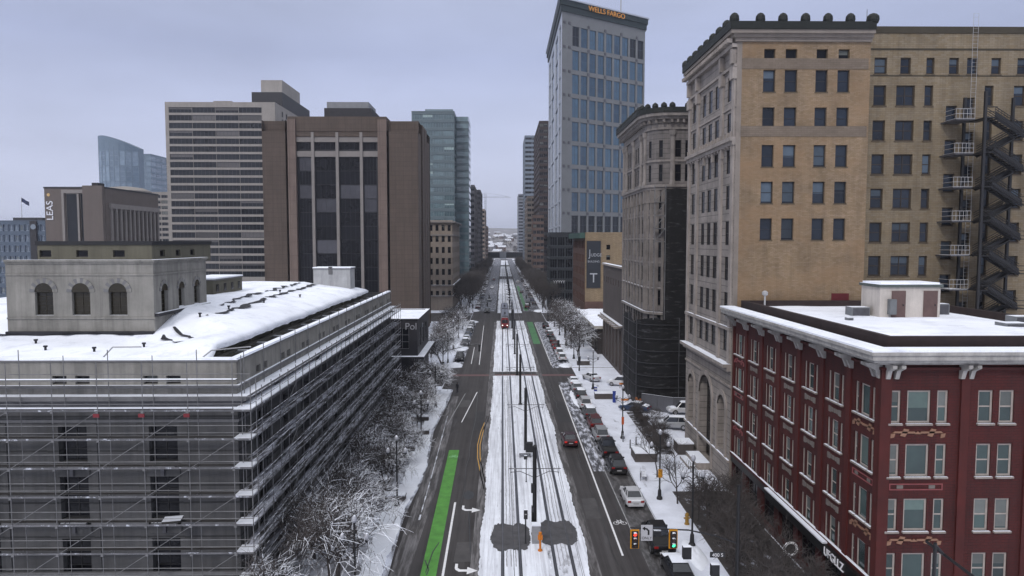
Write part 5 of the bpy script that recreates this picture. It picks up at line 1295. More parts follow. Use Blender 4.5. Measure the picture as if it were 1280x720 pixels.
so = bpy.data.objects.new('sun', sun); col.objects.link(so); so.rotation_euler = (R(52), 0, R(-205 + 180 + 0))
sc.view_settings.view_transform = 'Standard'; sc.view_settings.look = 'None'; sc.view_settings.gamma = 1; sc.view_settings.exposure = -.15

# ================================================================ GROUND
def st(name, mb): o = mb.build(name); o['kind'] = 'structure'; return o
def sheet(name, pts, z, m, kind='structure'):
    mb = MB(); mb.poly([(p[0], p[1], z) for p in pts], m); o = mb.build(name); o['kind'] = kind; return o
def rect(x0, x1, y0, y1): return [(x0, y0), (x1, y0), (x1, y1), (x0, y1)]
sheet('ground', rect(-3500, 3500, -300, 6000), 0, SNOWF)
sheet('road', rect(-10.7, 14.3, -60, 1080), .004, ASPH)
sheet('cross_road', rect(-400, -10.8, 234, 262), .004, ASPH); sheet('cross_road', rect(14.4, 400, 234, 262), .004, ASPH)
sheet('side_street', rect(-120, -10.8, 128.5, 146), .004, ASPW)
for y in (505, 760, 1000): sheet('cross_road', rect(-300, -10.8, y, y + 26), .004, ASPH); sheet('cross_road', rect(14.4, 300, y, y + 26), .004, ASPH)
sheet('snowy_roadway', rect(-10.6, -2.6, 268, 1060), .008, SLUSH); sheet('snowy_roadway', rect(7.9, 14.2, 268, 1060), .008, SLUSH)
# melted slush along the parking lane, left kerb and either side of the snow bed
SL2 = mat('slush_streaks', (.05, .05, .056), .55, .25, .8, patch=((.60, .62, .70), 1.8, .47, .60, (1.2, .28, 1)))
SL3 = mat('brown_slush', (.045, .042, .042), .5, .3, .8, patch=((.17, .165, .17), 2.2, .45, .7, (1, .3, 1)))
sheet('slush', rect(11.65, 14.3, 50, 133), .008, SL3); sheet('slush', rect(10.35, 12.1, 80, 132), .012, SL2)
sheet('slush', rect(10.4, 14.2, 147, 232), .008, SL2); sheet('slush', rect(-10.6, -8.4, 150, 232), .008, SL2)
def lipmesh(name, pts, z0, z1, m, parent=None, jag=0, seg=.35):
    """slab with a ragged outline"""
    out = []
    for a, b in zip(pts, pts[1:] + pts[:1]):
        L = math.hypot(b[0] - a[0], b[1] - a[1]); n = max(1, int(L / seg)) if jag else 1
        for k in range(n):
            f = k / n; x = a[0] + (b[0] - a[0]) * f; y = a[1] + (b[1] - a[1]) * f
            if jag: v = noise.noise(Vector((x * .2, y * .13, 1.7))) * jag * 1.3 + noise.noise(Vector((x, y, 9)) * 1.7) * jag * .55 + noise.noise(Vector((x, y, 5)) * 4.1) * jag * .4; x += v if abs(b[1]-a[1]) > abs(b[0]-a[0]) else 0; y += v if abs(b[1]-a[1]) <= abs(b[0]-a[0]) else 0
            out.append((x, y))
    mb = MB(); mb.prism(out, z0, z1, m); return mb
for y0, y1 in ((47, 138.0), (142.6, 235), (261, 500), (540, 755), (800, 995)):
    st('median_snow', lipmesh('', [(-1.85, y0), (7.0, y0), (7.0, y1), (-1.85, y1)], .005, .08, BEDSNOW, jag=.22))
# rails: dark melted slots with steel rails
for y0, y1 in ((30, 138.0), (142.6, 235), (261, 750)):
    for xr in (0, 1.435, 4.23, 5.665):
        mb = MB(); mb.box(xr - .14, xr + .14, y0 + .3, y1 - .3, .06, .086, mat('wet_slot', (.035, .036, .042), .4, .2, 1)); st('rail_slot', mb)
for xr in (0, 1.435, 4.23, 5.665):
    mb = MB(); mb.box(xr - .035, xr + .035, 20, 750, .03, .115, mat('rail_steel', (.12, .12, .13), .35, .2, 1, metal=.8)); st('rail', mb)
for k, x in enumerate((.36, .72, 1.1, 4.6, 4.95, 5.3)):
    st('tyre_trace', lipmesh('', [(x - .045, 56), (x + .045, 56), (x + .045, 134), (x - .045, 134)], .07, .084, mat('grey_trace', (.34, .34, .37), .8, .3, 1), jag=.07))
mb = lipmesh('', [(3.7, 47), (6.2, 47), (6.2, 61), (3.7, 61)], .07, .083, DIRTY, jag=.4); st('trampled_snow', mb)
# the two dark melted circles
for cx, w2, y0, y1 in ((.72, 1.75, 58.6, 65.2), (4.9, 1.75, 59.6, 65.8)):
    pts = []
    for k in range(120):
        a = 2 * math.pi * k / 120; c, s = math.cos(a), math.sin(a)
        rx = w2 * (1 + .10 * noise.noise(Vector((c * 4, s * 4, cx))) + .07 * noise.noise(Vector((c * 17, s * 17, cx)))); ry = (y1 - y0) / 2 * (1 - .22 * math.exp(-(c / .28) ** 2)) * (1 + .12 * noise.noise(Vector((c * 6, s * 6, cx))) + .08 * noise.noise(Vector((c * 21, s * 21, cx))))
        pts.append((cx + rx * abs(c) ** .75 * (1 if c > 0 else -1), (y0 + y1) / 2 + ry * abs(s) ** .8 * (1 if s > 0 else -1)))
    sheet('melted_patch', pts, .092, mat('melted_patch', (.062, .060, .064), .6, .35, 1.2, patch=((.10, .07, .06), 1.5, .6, .75, (1, 1, 1))))
sheet('brick_crossing', rect(-10.4, 14, 138.2, 139.9), .010, BRICKR); None
# sidewalks with kerbs
kl = [G(px, py) for px, py in ((470, 770), (488, 716), (503, 658), (509, 642), (528, 604), (535.5, 584), (543, 540), (551, 524), (562, 502), (567, 488))]
kl = [(p[0] - .1, p[1]) for p in kl]
def kerbed(name, kerbline, xin, m, y_lo=None):
    pts = kerbline + [(xin, kerbline[-1][1]), (xin, kerbline[0][1])]
    if xin > kerbline[0][0]: pts = list(reversed(pts))
    area = sum(a[0] * b[1] - b[0] * a[1] for a, b in zip(pts, pts[1:] + pts[:1]))
    if area < 0: pts = list(reversed(pts))
    mb = MB(); mb.prism(pts, 0.0, .12, KERB, m); st(name, mb)
kerbed('sidewalk', [(-8.9, 20)] + kl, -18.7, WALKM)
strip = [(p[0] - .25, p[1]) for p in kl]; inner = [(p[0] - 2.2 + .5 * noise.noise(Vector((0, p[1] * .2, 0))), p[1]) for p in reversed(kl)]
st('verge_snow', lipmesh('', strip + inner, .121, .22, SNOW, jag=.35))
wl_ = [G(px, py) for px, py in ((559.5, 520), (549, 560), (541, 590), (531, 625), (524, 650))]
mb = MB()
for a, b in zip(wl_, wl_[1:]):
    n = 8
    for k in range(n):
        x = a[0] + (b[0] - a[0]) * k / n; y = a[1] + (b[1] - a[1]) * k / n; L = (b[1] - a[1]) / n; s = noise.noise(Vector((0, y * .8, 4)))
        w0 = max(0, .05 + s * .12)
        if w0 > .01: mb.poly([(x - w0, y, .012), (x - w0 * .7, y + L, .012), (x + w0 * .8, y + L, .012), (x + w0, y, .012)][::-1], DIRTY)
st('snow_windrow', mb)
sheet('slush', rect(6.6, 7.75, 47, 232), .012, mat('grey_slush', (.05, .045, .044), .6, .3, .8, patch=((.22, .21, .215), 1.6, .44, .66, (1.6, .12, 1)))); sheet('slush', rect(-2.6, -1.5, 47, 232), .012, MATS['grey_slush']); sheet('slush', [(-8.9, 47), (-7.5, 47), (-7.0, 75), (-7.4, 120), (-8.6, 120)], .009, MATS['grey_slush'])
kerbed('sidewalk', [(-10.8, 146.5), (-10.8, 231.5)], -24, SNOWF); kerbed('sidewalk', [(-10.8, 268), (-10.8, 500)], -19, SNOWF); kerbed('sidewalk', [(-10.8, 540), (-10.8, 755)], -19, SNOWF)
kr = [(15.6, 47.5), (15.0, 52), (14.5, 58), (14.35, 66), (14.35, 131), (15.4, 133.6)]
kerbed('sidewalk', kr, 23.4, mat('sidewalk_snow', (.72, .75, .84), .7, .12, .4, bump=.6, patch=((.20, .20, .22), .5, .60, .72, (1.2, .3, 1))))
kerbed('sidewalk', [(14.4, 147), (14.4, 231.5)], 22.9, SNOWF); kerbed('sidewalk', [(14.4, 268), (14.4, 500)], 23, SNOWF); kerbed('sidewalk', [(14.4, 540), (14.4, 755)], 23, SNOWF)
sheet('exchange_lane', rect(21.2, 60, 99, 105), .124, mat('lane_slush', (.10, .10, .11), .6, .3, .8, patch=((.62, .64, .72), .9, .42, .6, (.4, 1, 1))))
sheet('planting_bed', rect(18.8, 21.0, 86, 108), .126, mat('dark_soil', (.045, .04, .04), .9, .3, 2, patch=((.6, .62, .7), 1.2, .5, .62, (1, 1, 1))))
sheet('planting_bed', rect(17.6, 23.6, 47.6, 73.0), .126, mat('dark_wet_paving', (.05, .044, .042), .8, .3, .8, patch=((.5, .52, .6), 1.0, .58, .68, (1, .6, 1))))
# snow heaps at the corner bulbs
def heap(name, x, y, sx, sy, h):
    mb = MB(); mb.smooth = True; i = mb.mi(SNOW); n = 14
    for k in range(n + 1):
        r = k / n
        for j in range(24):
            a = 2 * math.pi * j / 24; nn = 1 + .25 * noise.noise(Vector((math.cos(a) * 1.5 + x, math.sin(a) * 1.5 + y, 0)))
            mb.v.append((x + sx * r * nn * math.cos(a), y + sy * r * nn * math.sin(a), .01 + h * (1 - r * r) ** .8 * (1 + .3 * noise.noise(Vector((r * 3 * math.cos(a), r * 3 * math.sin(a), x))))))
    for k in range(n):
        for j in range(24): j2 = (j + 1) % 24; mb.f.append((k*24 + j, (k+1)*24 + j, (k+1)*24 + j2, k*24 + j2)); mb.m.append(i)
    st(name, mb)
for a in ((-10.3, 149.5, 2.1, 2.4, .7), (-10.5, 174, 2.2, 3.6, .6), (-9.9, 184, .5, 8, .3), (14.0, 170, .8, 14, .5), (13.4, 149.5, 1.6, 2.2, .5), (12.0, 118, .6, 6, .25), (15.9, 58, 1.0, 3, .35), (-9.6, 232, 2, 3, .4), (13.8, 268, 2.0, 4, .6), (-10.5, 270, 1.8, 4, .6)): heap('snow_heap', *a)

# ================================================================ ROAD MARKINGS
def line(name, pts, wd, m, z=.012):
    mb = MB()
    for a, b in zip(pts, pts[1:]):
        dx, dy = b[0] - a[0], b[1] - a[1]; l = math.hypot(dx, dy); nx_, ny_ = -dy / l * wd / 2, dx / l * wd / 2
        mb.poly([(a[0] + nx_, a[1] + ny_, z), (a[0] - nx_, a[1] - ny_, z), (b[0] - nx_, b[1] - ny_, z), (b[0] + nx_, b[1] + ny_, z)], m)
    return st(name, mb)
line('lane_line', [G(778.5, 694.7), G(699, 481.5)], .17, WPAINT); line('lane_line', [(10.3, 150), (10.3, 230)], .14, WPAINT)
line('bike_lane_line', [G(789, 663), G(733, 537)], .10, mat('worn_paint', (.30, .30, .31), .7, .3, 2), .013)
line('lane_line', [G(569, 628), G(553, 722)], .20, WPAINT)
line('lane_dash', [G(596.5, 490), G(577, 528)], .14, WPAINT); line('lane_dash', [G(581.7, 492), G(559, 531)], .11, MATS['worn_paint'])
line('lane_dash', [G(604.7, 407), G(599, 456)], .14, WPAINT); line('lane_dash', [G(593, 434), G(589, 455)], .13, WPAINT)
for o_ in (0, .30): line('yellow_line', [(p[0] + o_, p[1]) for p in [G(609, 520), G(601, 540), G(597, 556), G(597, 572), G(601, 594), G(605, 612)]], .11, YPAINT)
gl = [G(561.5, 562.7), G(574, 562.7), G(544.6, 722), G(524.6, 722)]
sheet('green_bike_lane', gl, .010, GPAINT); sheet('green_bike_lane', rect(7.9, 9.7, 182, 232), .010, mat('green_paint_worn', (.05, .17, .06), .6, .3, .5)); sheet('green_bike_lane', rect(8.3, 9.6, 270, 420), .014, MATS['green_paint_worn'])
# turn arrows
def turn_arrow(px, py):
    x, y = G(px, py); P_ = [(0, 1.0), (.22, 1.0), (.24, .35), (.45, .12), (1.0, .12), (1.0, .5), (1.85, -.08), (1.0, -.62), (1.0, -.22), (.35, -.22), (.08, .05), (0, .3)]
    mb = MB(); q = [(x + a, y + b * 1.15, .013) for a, b in P_]
    mb.poly([q[0], q[11], q[2], q[1]], WPAINT); mb.poly([q[11], q[10], q[3], q[2]], WPAINT); mb.poly([q[10], q[9], q[4], q[3]], WPAINT); mb.poly([q[9], q[8], q[4]], WPAINT); mb.poly([q[7], q[6], q[5]], WPAINT)
    st('turn_arrow', mb)
turn_arrow(577, 637.5); turn_arrow(568, 713)
def ringsheet(mb, cx, cy, r, wd, m, z, sy=1.0, n=16):
    for k in range(n):
        a0, a1 = 2*math.pi*k/n, 2*math.pi*(k+1)/n
        mb.poly([(cx + (r-wd)*math.cos(a0), cy + sy*(r-wd)*math.sin(a0), z), (cx + r*math.cos(a0), cy + sy*r*math.sin(a0), z), (cx + r*math.cos(a1), cy + sy*r*math.sin(a1), z), (cx + (r-wd)*math.cos(a1), cy + sy*(r-wd)*math.sin(a1), z)], m)
def bike(px, py, s, m, z):
    x, y = G(px, py); mb = MB()
    ringsheet(mb, x - .30 * s, y, .24 * s, .06, m, z, 1.3); ringsheet(mb, x + .30 * s, y, .24 * s, .06, m, z, 1.3)
    for a, b in (((-.3, 0), (-.12, .5)), ((-.12, .5), (.16, .5)), ((-.12, .5), (.02, .0)), ((.02, 0), (.16, .5)), ((.16, .5), (.3, 0)), ((-.3, 0), (.02, 0)), ((.16, .5), (.12, .72)), ((-.12, .5), (-.18, .66))):
        dx, dy = b[0]-a[0], b[1]-a[1]; l = math.hypot(dx, dy); nx_, ny_ = -dy/l*.028, dx/l*.028
        mb.poly([(x + s*(a[0]+nx_), y + s*(a[1]+ny_), z+.002), (x + s*(a[0]-nx_), y + s*(a[1]-ny_), z+.002), (x + s*(b[0]-nx_), y + s*(b[1]-ny_), z+.002), (x + s*(b[0]+nx_), y + s*(b[1]+ny_), z+.002)], m)
    st('bicycle_marking', mb)
bike(775, 654, 1.15, WPAINT, .014); bike(567, 571, 1.0, mat('green_paint_pale', (.25, .5, .28), .7), .014)
sheet('manhole', [(G(586, 619)[0] + .55 * math.cos(a), G(586, 619)[1] + 1.3 * math.sin(a)) for a in [k * math.pi / 6 for k in range(12)]], .010, mat('manhole_iron', (.022, .022, .024), .5, .3, 2))
PT1 = mat('road_patch_dark', (.026, .024, .025), .7, .2, .8); PT2 = mat('road_patch_pale', (.066, .062, .063), .75, .25, .8)
for (x0, x1, y0, y1, m_) in ((-4.2, -2.7, 98, 109, PT1), (7.9, 9.4, 66, 71.5, PT2), (8.2, 9.9, 102, 116, PT1), (-6.9, -5.2, 112, 117, PT2), (-4.0, -2.4, 57, 61, PT2), (-9.4, -7.6, 128, 133, PT1), (7.8, 9.0, 158, 176, PT1), (-6.8, -4.9, 160, 172, PT2)):
    sheet('road_patch', [(x0, y0), (x1, y0 + .1), (x1 - .05, y1), (x0 + .05, y1 - .15)], .0105, m_)
for x_, y0, y1 in ((9.3, 56, 96), (-4.1, 70, 125), (8.6, 110, 132), (-7.1, 66, 88), (11.3, 62, 84)):
    pts_ = [(x_ + .35 * noise.noise(Vector((x_, y0 + (y1 - y0) * q / 14 * .3, q))), y0 + (y1 - y0) * q / 14) for q in range(15)]; line('sealed_crack', pts_, .05, mat('tar', (.015, .015, .015), .4), .0145)
# tar-sealed cracks
for pts in ([(532, 716), (541, 690), (549, 678)], [(531, 700), (536, 712), (533, 719)], [(586, 640), (588, 690)]): line('sealed_crack', [G(*p) for p in pts], .09, mat('tar', (.015, .015, .015), .4), .016)

# ================================================================ TREES
def make_tree(seed, h, spread, dens=1.0, thick=1.0, tm=TWIG, bm=BARK, multi=False, lv=4, up=.55, tr=.016):
    rnd = random.Random(seed); T = MB(); Cn = MB()
    def seg(mb, pts, r0, r1, m, n):
        k = len(pts) - 1
        for i in range(k):
            mb.tube(pts[i], pts[i + 1], r0 + (r1 - r0) * i / k, r0 + (r1 - r0) * (i + 1) / k, m, n, False)
    def grow(p, d, L, r, l):
        n = 3 if l < 3 else 2; pts = [p]; q = p
        for i in range(n):
            d = (d + Vector((rnd.gauss(0, .14 if l < 2 else .09), rnd.gauss(0, .14 if l < 2 else .09), rnd.gauss(0, .06) + (.10 if l < 3 else -.02)))).normalized()
            q = q + d * L / n; pts.append(q)
        last = l >= lv
        seg(T if l <= 1 else Cn, pts, r, r * (.62 if not last else .35), bm if l <= 1 else tm, 7 if l == 0 else (5 if l == 1 else (4 if l == 2 else 3)))
        if last: return
        nc = {0: 5, 1: 5, 2: 4, 3: 4}[l]; nc = max(2, round(nc * dens + rnd.uniform(-.6, .6)))
        for j in range(nc):
            f = .35 + .65 * (j + .6) / nc if l else .72 + .28 * (j + .5) / nc
            k = min(n - 1, int(f * n)); g = f * n - k; o = pts[k].lerp(pts[k + 1], min(1, g))
            dd = (pts[k + 1] - pts[k]).normalized(); a = 2.4 * j + rnd.uniform(-.5, .5) + seed
            side = dd.cross(Vector((0, 0, 1)))
            if side.length < .05: side = Vector((1, 0, 0))
            side.normalize(); s2 = dd.cross(side)
            ang = rnd.uniform(.55, 1.0) if l else rnd.uniform(.55, 1.05)
            nd = (dd * math.cos(ang) + (side * math.cos(a) + s2 * math.sin(a)) * math.sin(ang) * spread + Vector((0, 0, .12 if l < 2 else 0))).normalized()
            grow(o, nd, L * rnd.uniform(.60, .82) * (1.12 if l >= 2 else 1) * (1.12 if l == 0 else 1), max(tr, r * (.58 if l else .55)), l + 1)
    trunk = h * .30
    if multi:
        for s in range(3):
            a = s * 2.1 + seed; grow(Vector((.15 * math.cos(a), .15 * math.sin(a), 0)), Vector((.28 * math.cos(a), .28 * math.sin(a), 1)).normalized(), h * .36, .10 * thick, 0)
    else: grow(Vector((0, 0, 0)), Vector((rnd.gauss(0, .05), rnd.gauss(0, .05), 1)).normalized(), h * .36, .15 * thick, 0)
    T.smooth = True
    return T.mesh('trunk'), Cn.mesh('crown')
def tree(name, meshes, x, y, z, rz, s, label, group):
    e_ = empty(name, (x, y, z), rz, label, 'tree', group); e_.scale = (s, s, s)
    link('trunk', meshes[0], e_); link('crown', meshes[1], e_); return e_
TA_ = [make_tree(k, 7.3, 1.2, 1.12, 1.25, multi=(k % 2 == 0), tr=.018) for k in range(4)]
TB_ = [make_tree(20 + k, 9.5, .95, 1.05, 1.1, TWIGB, BARKB, tr=.030) for k in range(3)]
TC_ = [make_tree(40 + k, 5.6, .8, .85, .6, TWIGB, BARKB, tr=.016) for k in range(3)]
TD_ = [make_tree(60 + k, 9.6, 1.15, 1.15, 1.1, tr=.030) for k in range(3)]
TE_ = [make_tree(100 + k, 5.2, 1.0, .95, .6, TWIGB, BARKB, tr=.020) for k in range(3)]
rnd = random.Random(11)
k = 0
for (x, y, s) in ((-12.3, 51.5, 1.2), (-15.4, 57.5, .95), (-12.3, 62, .9), (-14.6, 67.5, .9), (-11.9, 73.5, .85), (-14.7, 79, .9), (-12.2, 85, .85), (-14.8, 90.5, .9), (-12.0, 97, .9), (-14.7, 102, .95), (-12.0, 108.5, .9), (-14.4, 114, 1.0), (-12.2, 120.5, .95), (-15.0, 47, .8)):
    tree('bare_tree', TA_[k % 4], x, y, .1, rnd.uniform(0, 6), s, 'bare snow-laden tree, %s of the trees beside the courthouse scaffold counting by distance' % ordn(k), 'snowy trees beside the scaffold'); k += 1
for k, (x, y, s) in enumerate(((-13, 152, .9), (-16, 160, .9), (-13.2, 169, .95), (-15.6, 178, .9), (-13.2, 187, .95), (-16, 197, .9), (-13.2, 207, 1), (-15.6, 217, 1), (-13.3, 226, 1))):
    tree('bare_tree', TA_[k % 4], x, y, .1, rnd.uniform(0, 6), s, 'bare frosted tree on the left sidewalk past the mid-block crossing, %s one from the crossing' % ordn(k), 'left sidewalk trees past the crossing')
for k, (x, y, s) in enumerate(((16.5, 153, .8), (17.2, 163, .95), (16.6, 173, 1.0), (17.6, 183, 1.05), (16.8, 193, 1.05), (18, 203, 1.05), (16.8, 213, 1.05), (18, 223, 1.05), (20, 176, .85), (20.2, 190, .9), (20, 198, .8), (20.0, 216, .9))):
    tree('bare_tree', TD_[k % 3], x, y, .1, rnd.uniform(0, 6), s, 'broad snow-dusted bare tree before the low flat shop, %s of that row by distance' % ordn(k), 'broad snowy trees on the right sidewalk')
for k, (x, y, s) in enumerate(((17.3, 69.5, 1.0), (18.2, 62.8, 1.05), (17.0, 77.5, 1.05), (17.6, 84.5, .95), (19.6, 89, .8), (20.3, 95, .8), (19.6, 101, .8), (18.6, 55.5, 1.1), (20.4, 59.5, 1.0), (20.6, 66, .95), (20.8, 52.5, 1.0), (19.3, 49, .95), (19.8, 81, .7))):
    tree('young_tree', TC_[k % 3], x, y, .1, rnd.uniform(0, 6), s, 'slim dark leafless tree on the right snowy sidewalk, %s nearest the stone arches' % ordn(k), 'slim dark trees on the right sidewalk')
for k in range(15):
    x = 17.8 + (k % 3) * 1.9 + rnd.uniform(-.5, .5); y = 48.5 + (k // 3) * 4.2 + rnd.uniform(-.7, .7)
    if x > 19.3 and 49.5 < y < 55: continue
    tree('brown_tree', TE_[k % 3], x, y, .1, rnd.uniform(0, 6), rnd.uniform(.8, 1.05), 'dense brown-twigged leafless tree in the dark cluster before the red building shopfronts', 'dark tree cluster by the shopfronts')
shr = [make_tree(80 + k, 2.6, 1.3, 1.2, .35, TWIGB, BARKB, multi=True, lv=3, tr=.02) for k in range(2)]
for k in range(16):
    x = 19.0 + rnd.random() * 1.9; y = 86.5 + k * 1.35
    e_ = tree('shrub', shr[k % 2], x, y, .1, rnd.uniform(0, 6), rnd.uniform(.5, .75), 'leafless dark shrub in the bed by the open snowy lane', 'dark shrubs in the planting bed'); e_['category'] = 'shrub'
k = 0
for y in range(272, 750, 9):
    if 498 < y < 538: continue
    for s, xs in ((-1, (-13.2, -16.8)), (1, (16.6, 20.3))):
        for x in xs:
            tree('avenue_tree', TB_[k % 3], x + rnd.uniform(-.6, .6), y + rnd.uniform(-2, 2), .1, rnd.uniform(0, 6), rnd.uniform(1.0, 1.3), 'brown leafless tree in the dense %s row of the avenue beyond the wide junction' % ('left' if s < 0 else 'right'), 'dense %s row of avenue trees' % ('left' if s < 0 else 'right')); k += 1

# ================================================================ LAMPS, POLES, SIGNALS
def lamp_meshes():
    P_ = MB(); P_.smooth = False
    P_.lathe((0, 0, 0), [(.30, 0), (.30, .18), (.20, .32), (.17, .9), (.10, 1.05), (.085, 1.3), (.07, 6.3), (.10, 6.4), (.06, 6.6)], BLACK, 10)
    A_ = MB()
    for s in (-1, 1):
        A_.tube((0, 0, 5.2), (s * .35, 0, 5.42), .035, .035, BLACK, 6); A_.tube((s * .35, 0, 5.42), (s * .85, 0, 5.30), .035, .035, BLACK, 6); A_.tube((0, 0, 4.7), (s * .85, 0, 5.2), .025, .025, BLACK, 6)
        A_.lathe((s * .85, 0, 5.2), [(.05, 0), (.14, .08), (.16, .16)], BLACK, 8)
    def globe(x, z):
        g = MB(); g.smooth = True; g.lathe((x, 0, z), [(.08, 0), (.17, .08), (.205, .22), (.17, .37), (.08, .46), (.03, .52)], mat('lamp_globe_snowy', (.36, .37, .41), .3, .05, 2, snow=.6), 10); return g.mesh('globe')
    return P_.mesh('post'), A_.mesh('arm'), [globe(0, 6.6), globe(-.85, 5.36), globe(.85, 5.36)]
LM = lamp_meshes()
BANNER = mat('banner_mixed', '#8a5a2c', .7, .3, 2)
def lamp(x, y, lab, s=1.0, extra=None):
    e_ = empty('street_lamp', (x, y, .12), 0, lab, 'street lamp', 'black three-globe street lamps'); e_.scale = (1, 1, s)
    link('post', LM[0], e_); link('arm', LM[1], e_)
    for g in LM[2]: link('globe', g, e_)
    return e_
for k, (x, y) in enumerate(((-10.2, 48.5), (-10.3, 69), (-10.3, 90), (-10.4, 111), (-11.6, 152), (-11.8, 172), (-11.8, 192), (-11.8, 212))): lamp(x, y, 'black lamp post with three frosted globes, %s along the left sidewalk from the camera' % ordn(k))
rl = [(15.8, 70.8), (15.8, 93.2), (15.9, 125), (15.8, 158), (15.8, 178), (15.8, 198), (15.8, 218)]
LAMPS = [lamp(x, y, 'black lamp post with three frosted globes, %s along the right sidewalk from the camera' % ordn(k)) for k, (x, y) in enumerate(rl)]
mb = MB(); mb.box(-.16, .16, -.14, -.09, 1.9, 2.9, mat('orange_sticker', '#b4521f', .6), None); mb.build('orange_wrap', LAMPS[1])
mb = MB(); mb.box(-.2, .2, -.32, -.09, 2.3, 3.1, mat('signal_yellow', '#c98a18', .5, .05, 2)); mb.build('signal_box', LAMPS[0])
for x, y, h, lab in ((-12.8, 66.8, 4.1, 'short black post with a frosted ball top between the trees by the scaffold'), (-13.2, 76, 3.9, 'black ball-topped post standing further in among the trees'), (-16.2, 60.5, 4.6, 'thin black post hard against the foot of the scaffold')):
    e_ = empty('bollard_lamp', (x, y, .12), 0, lab, 'lamp'); mb = MB(); mb.lathe((0, 0, 0), [(.16, 0), (.16, .3), (.09, .5), (.08, h)], BLACK, 8); mb.build('post', e_)
    mb = MB(); mb.smooth = True; mb.lathe((0, 0, h), [(.1, 0), (.2, .15), (.2, .3), (.05, .45)], GLOBE, 8); mb.build('globe', e_)
# catenary poles
def cat_mesh():
    P_ = MB(); P_.lathe((0, 0, 0), [(.30, 0), (.30, .12), (.19, .2), (.17, 7.9), (.2, 7.95), (.05, 8.1)], BLACK, 10)
    A_ = MB(); A_.tube((-2.3, 0, 5.95), (2.3, 0, 5.95), .035, .035, DSTEEL, 6)
    for s in (-1, 1):
        A_.tube((s * .15, 0, 5.2), (s * 1.3, 0, 5.72), .03, .03, DSTEEL, 6); A_.tube((s * 1.3, 0, 5.72), (s * 2.15, 0, 5.62), .03, .03, DSTEEL, 6)
        A_.tube((s * 2.1, 0, 5.3), (s * 2.1, 0, 6.2), .02, .02, DSTEEL, 5); A_.lathe((s * 1.75, 0, 5.88), [(.06, 0), (.06, .14)], WHITEM, 6)
    return P_.mesh('pole'), A_.mesh('bracket')
CMs = cat_mesh(); cat_y = [62.3, 87.2, 113.5, 139, 165, 190, 215, 275, 302, 329, 356, 383, 410, 440, 470, 548, 580, 612, 644, 676, 708]
for k, y in enumerate(cat_y):
    e_ = empty('catenary_pole', (2.83, y, .08), 0, 'black overhead-wire pole with a cross bracket in the snowy track bed, %s from the camera' % ordn(k), 'pole', 'overhead wire poles between the tracks')
    link('pole', CMs[0], e_); link('bracket', CMs[1], e_)
    if k == 0:
        mb = MB(); mb.box(-.32, .02, -.30, .1, 3.85, 4.6, BLACK); mb.box(-.28, -.16, -.2, .1, 1.0, 2.6, BLACK); mb.box(-.22, -.1, -.25, .2, 2.1, 2.5, DSTEEL); mb.build('equipment_box', e_)
for k, (x, z) in enumerate(((.72, 5.4), (4.95, 5.4), (.72, 6.3), (4.95, 6.3))):
    mb = MB(); ys_ = [-20, 30] + cat_y
    for a, b in zip(ys_, ys_[1:]):
        n = 4 if z > 6 else 1
        for j in range(n):
            f0, f1 = j / n, (j + 1) / n; sg = lambda f: z - (.55 * 4 * f * (1 - f) if z > 6 else 0)
            mb.tube((x, a + (b - a) * f0, sg(f0)), (x, a + (b - a) * f1, sg(f1)), .014, .014, DSTEEL, 4, False)
    tag(mb.build('overhead_wire'), '%s overhead wire above the %s track' % ('upper sagging' if z > 6 else 'lower taut', 'left' if x < 2 else 'right'), 'wire')
# cabinets and small signals in the track bed
def prop(name, label, cat, loc, parts, group=None, rz=0):
    e_ = empty(name, loc, rz, label, cat, group)
    for pn, mb in parts: mb.build(pn, e_)
    return e_
ORG = mat('safety_orange', '#c0701c', .6, .1, 2)
mb = MB(); mb.box(-.42, .3, -.3, .3, 0, 1.55, mat('cabinet_grey', '#87888c', .6, .15, 2), SNOW); m2 = MB(); m2.box(-.45, .33, -.33, .33, 1.551, 1.68, SNOW)
prop('signal_cabinet', 'grey trackside cabinet capped with snow at the foot of the nearest wire pole', 'cabinet', (2.95, 60.6, .08), [('body', mb), ('snow_cap', m2)])
mb = MB(); mb.lathe((0, 0, 0), [(.2, 0), (.2, .1), (.09, .12), (.09, 1.35), (.14, 1.4), (.14, 1.6)], ORG, 8); m2 = MB(); m2.box(-.2, .2, -.06, .06, .95, 1.35, ORG)
prop('marker_post', 'orange marker post standing in the snow before the nearest wire pole', 'post', (3.15, 58.9, .08), [('post', mb), ('plate', m2)])
mb = MB(); mb.lathe((0, 0, 0), [(.12, 0), (.06, .1), (.06, 2.3)], BLACK, 8); m2 = MB(); m2.box(-.16, .16, -.2, .1, 2.2, 3.0, BLACK, SNOW); m3 = MB(); m3.lathe((0, -.24, 2.65), [(.1, -.02), (.1, .02)], WHITEM, 8)
prop('track_signal', 'small black track signal on a thin post left of the nearest wire pole', 'signal', (1.98, 60.4, .08), [('post', mb), ('head', m2), ('lens', m3)])
mb = MB(); mb.lathe((0, 0, 0), [(.1, 0), (.05, .1), (.05, 2.6)], BLACK, 8); m2 = MB(); m2.box(-.25, .1, -.15, .15, 2.5, 2.9, BLACK, SNOW)
prop('track_signal', 'thin black signal post in the snow between the first two wire poles', 'signal', (2.55, 76.3, .08), [('post', mb), ('head', m2)])
mb = MB(); mb.box(-.9, .5, -.6, .6, .4, .55, DSTEEL, SNOW); m2 = MB(); m2.box(-.1, .75, -.35, .35, .56, 1.7, BLACK); m3 = MB()
for sx in (-.8, .4):
    for sy in (-.5, .5): m3.box(sx - .05, sx + .05, sy - .05, sy + .05, 0, .4, DSTEEL)
prop('relay_box', 'black relay box on a small snowy platform beside the second wire pole', 'cabinet', (2.9, 85.6, .08), [('platform', mb), ('box', m2), ('leg', m3)])

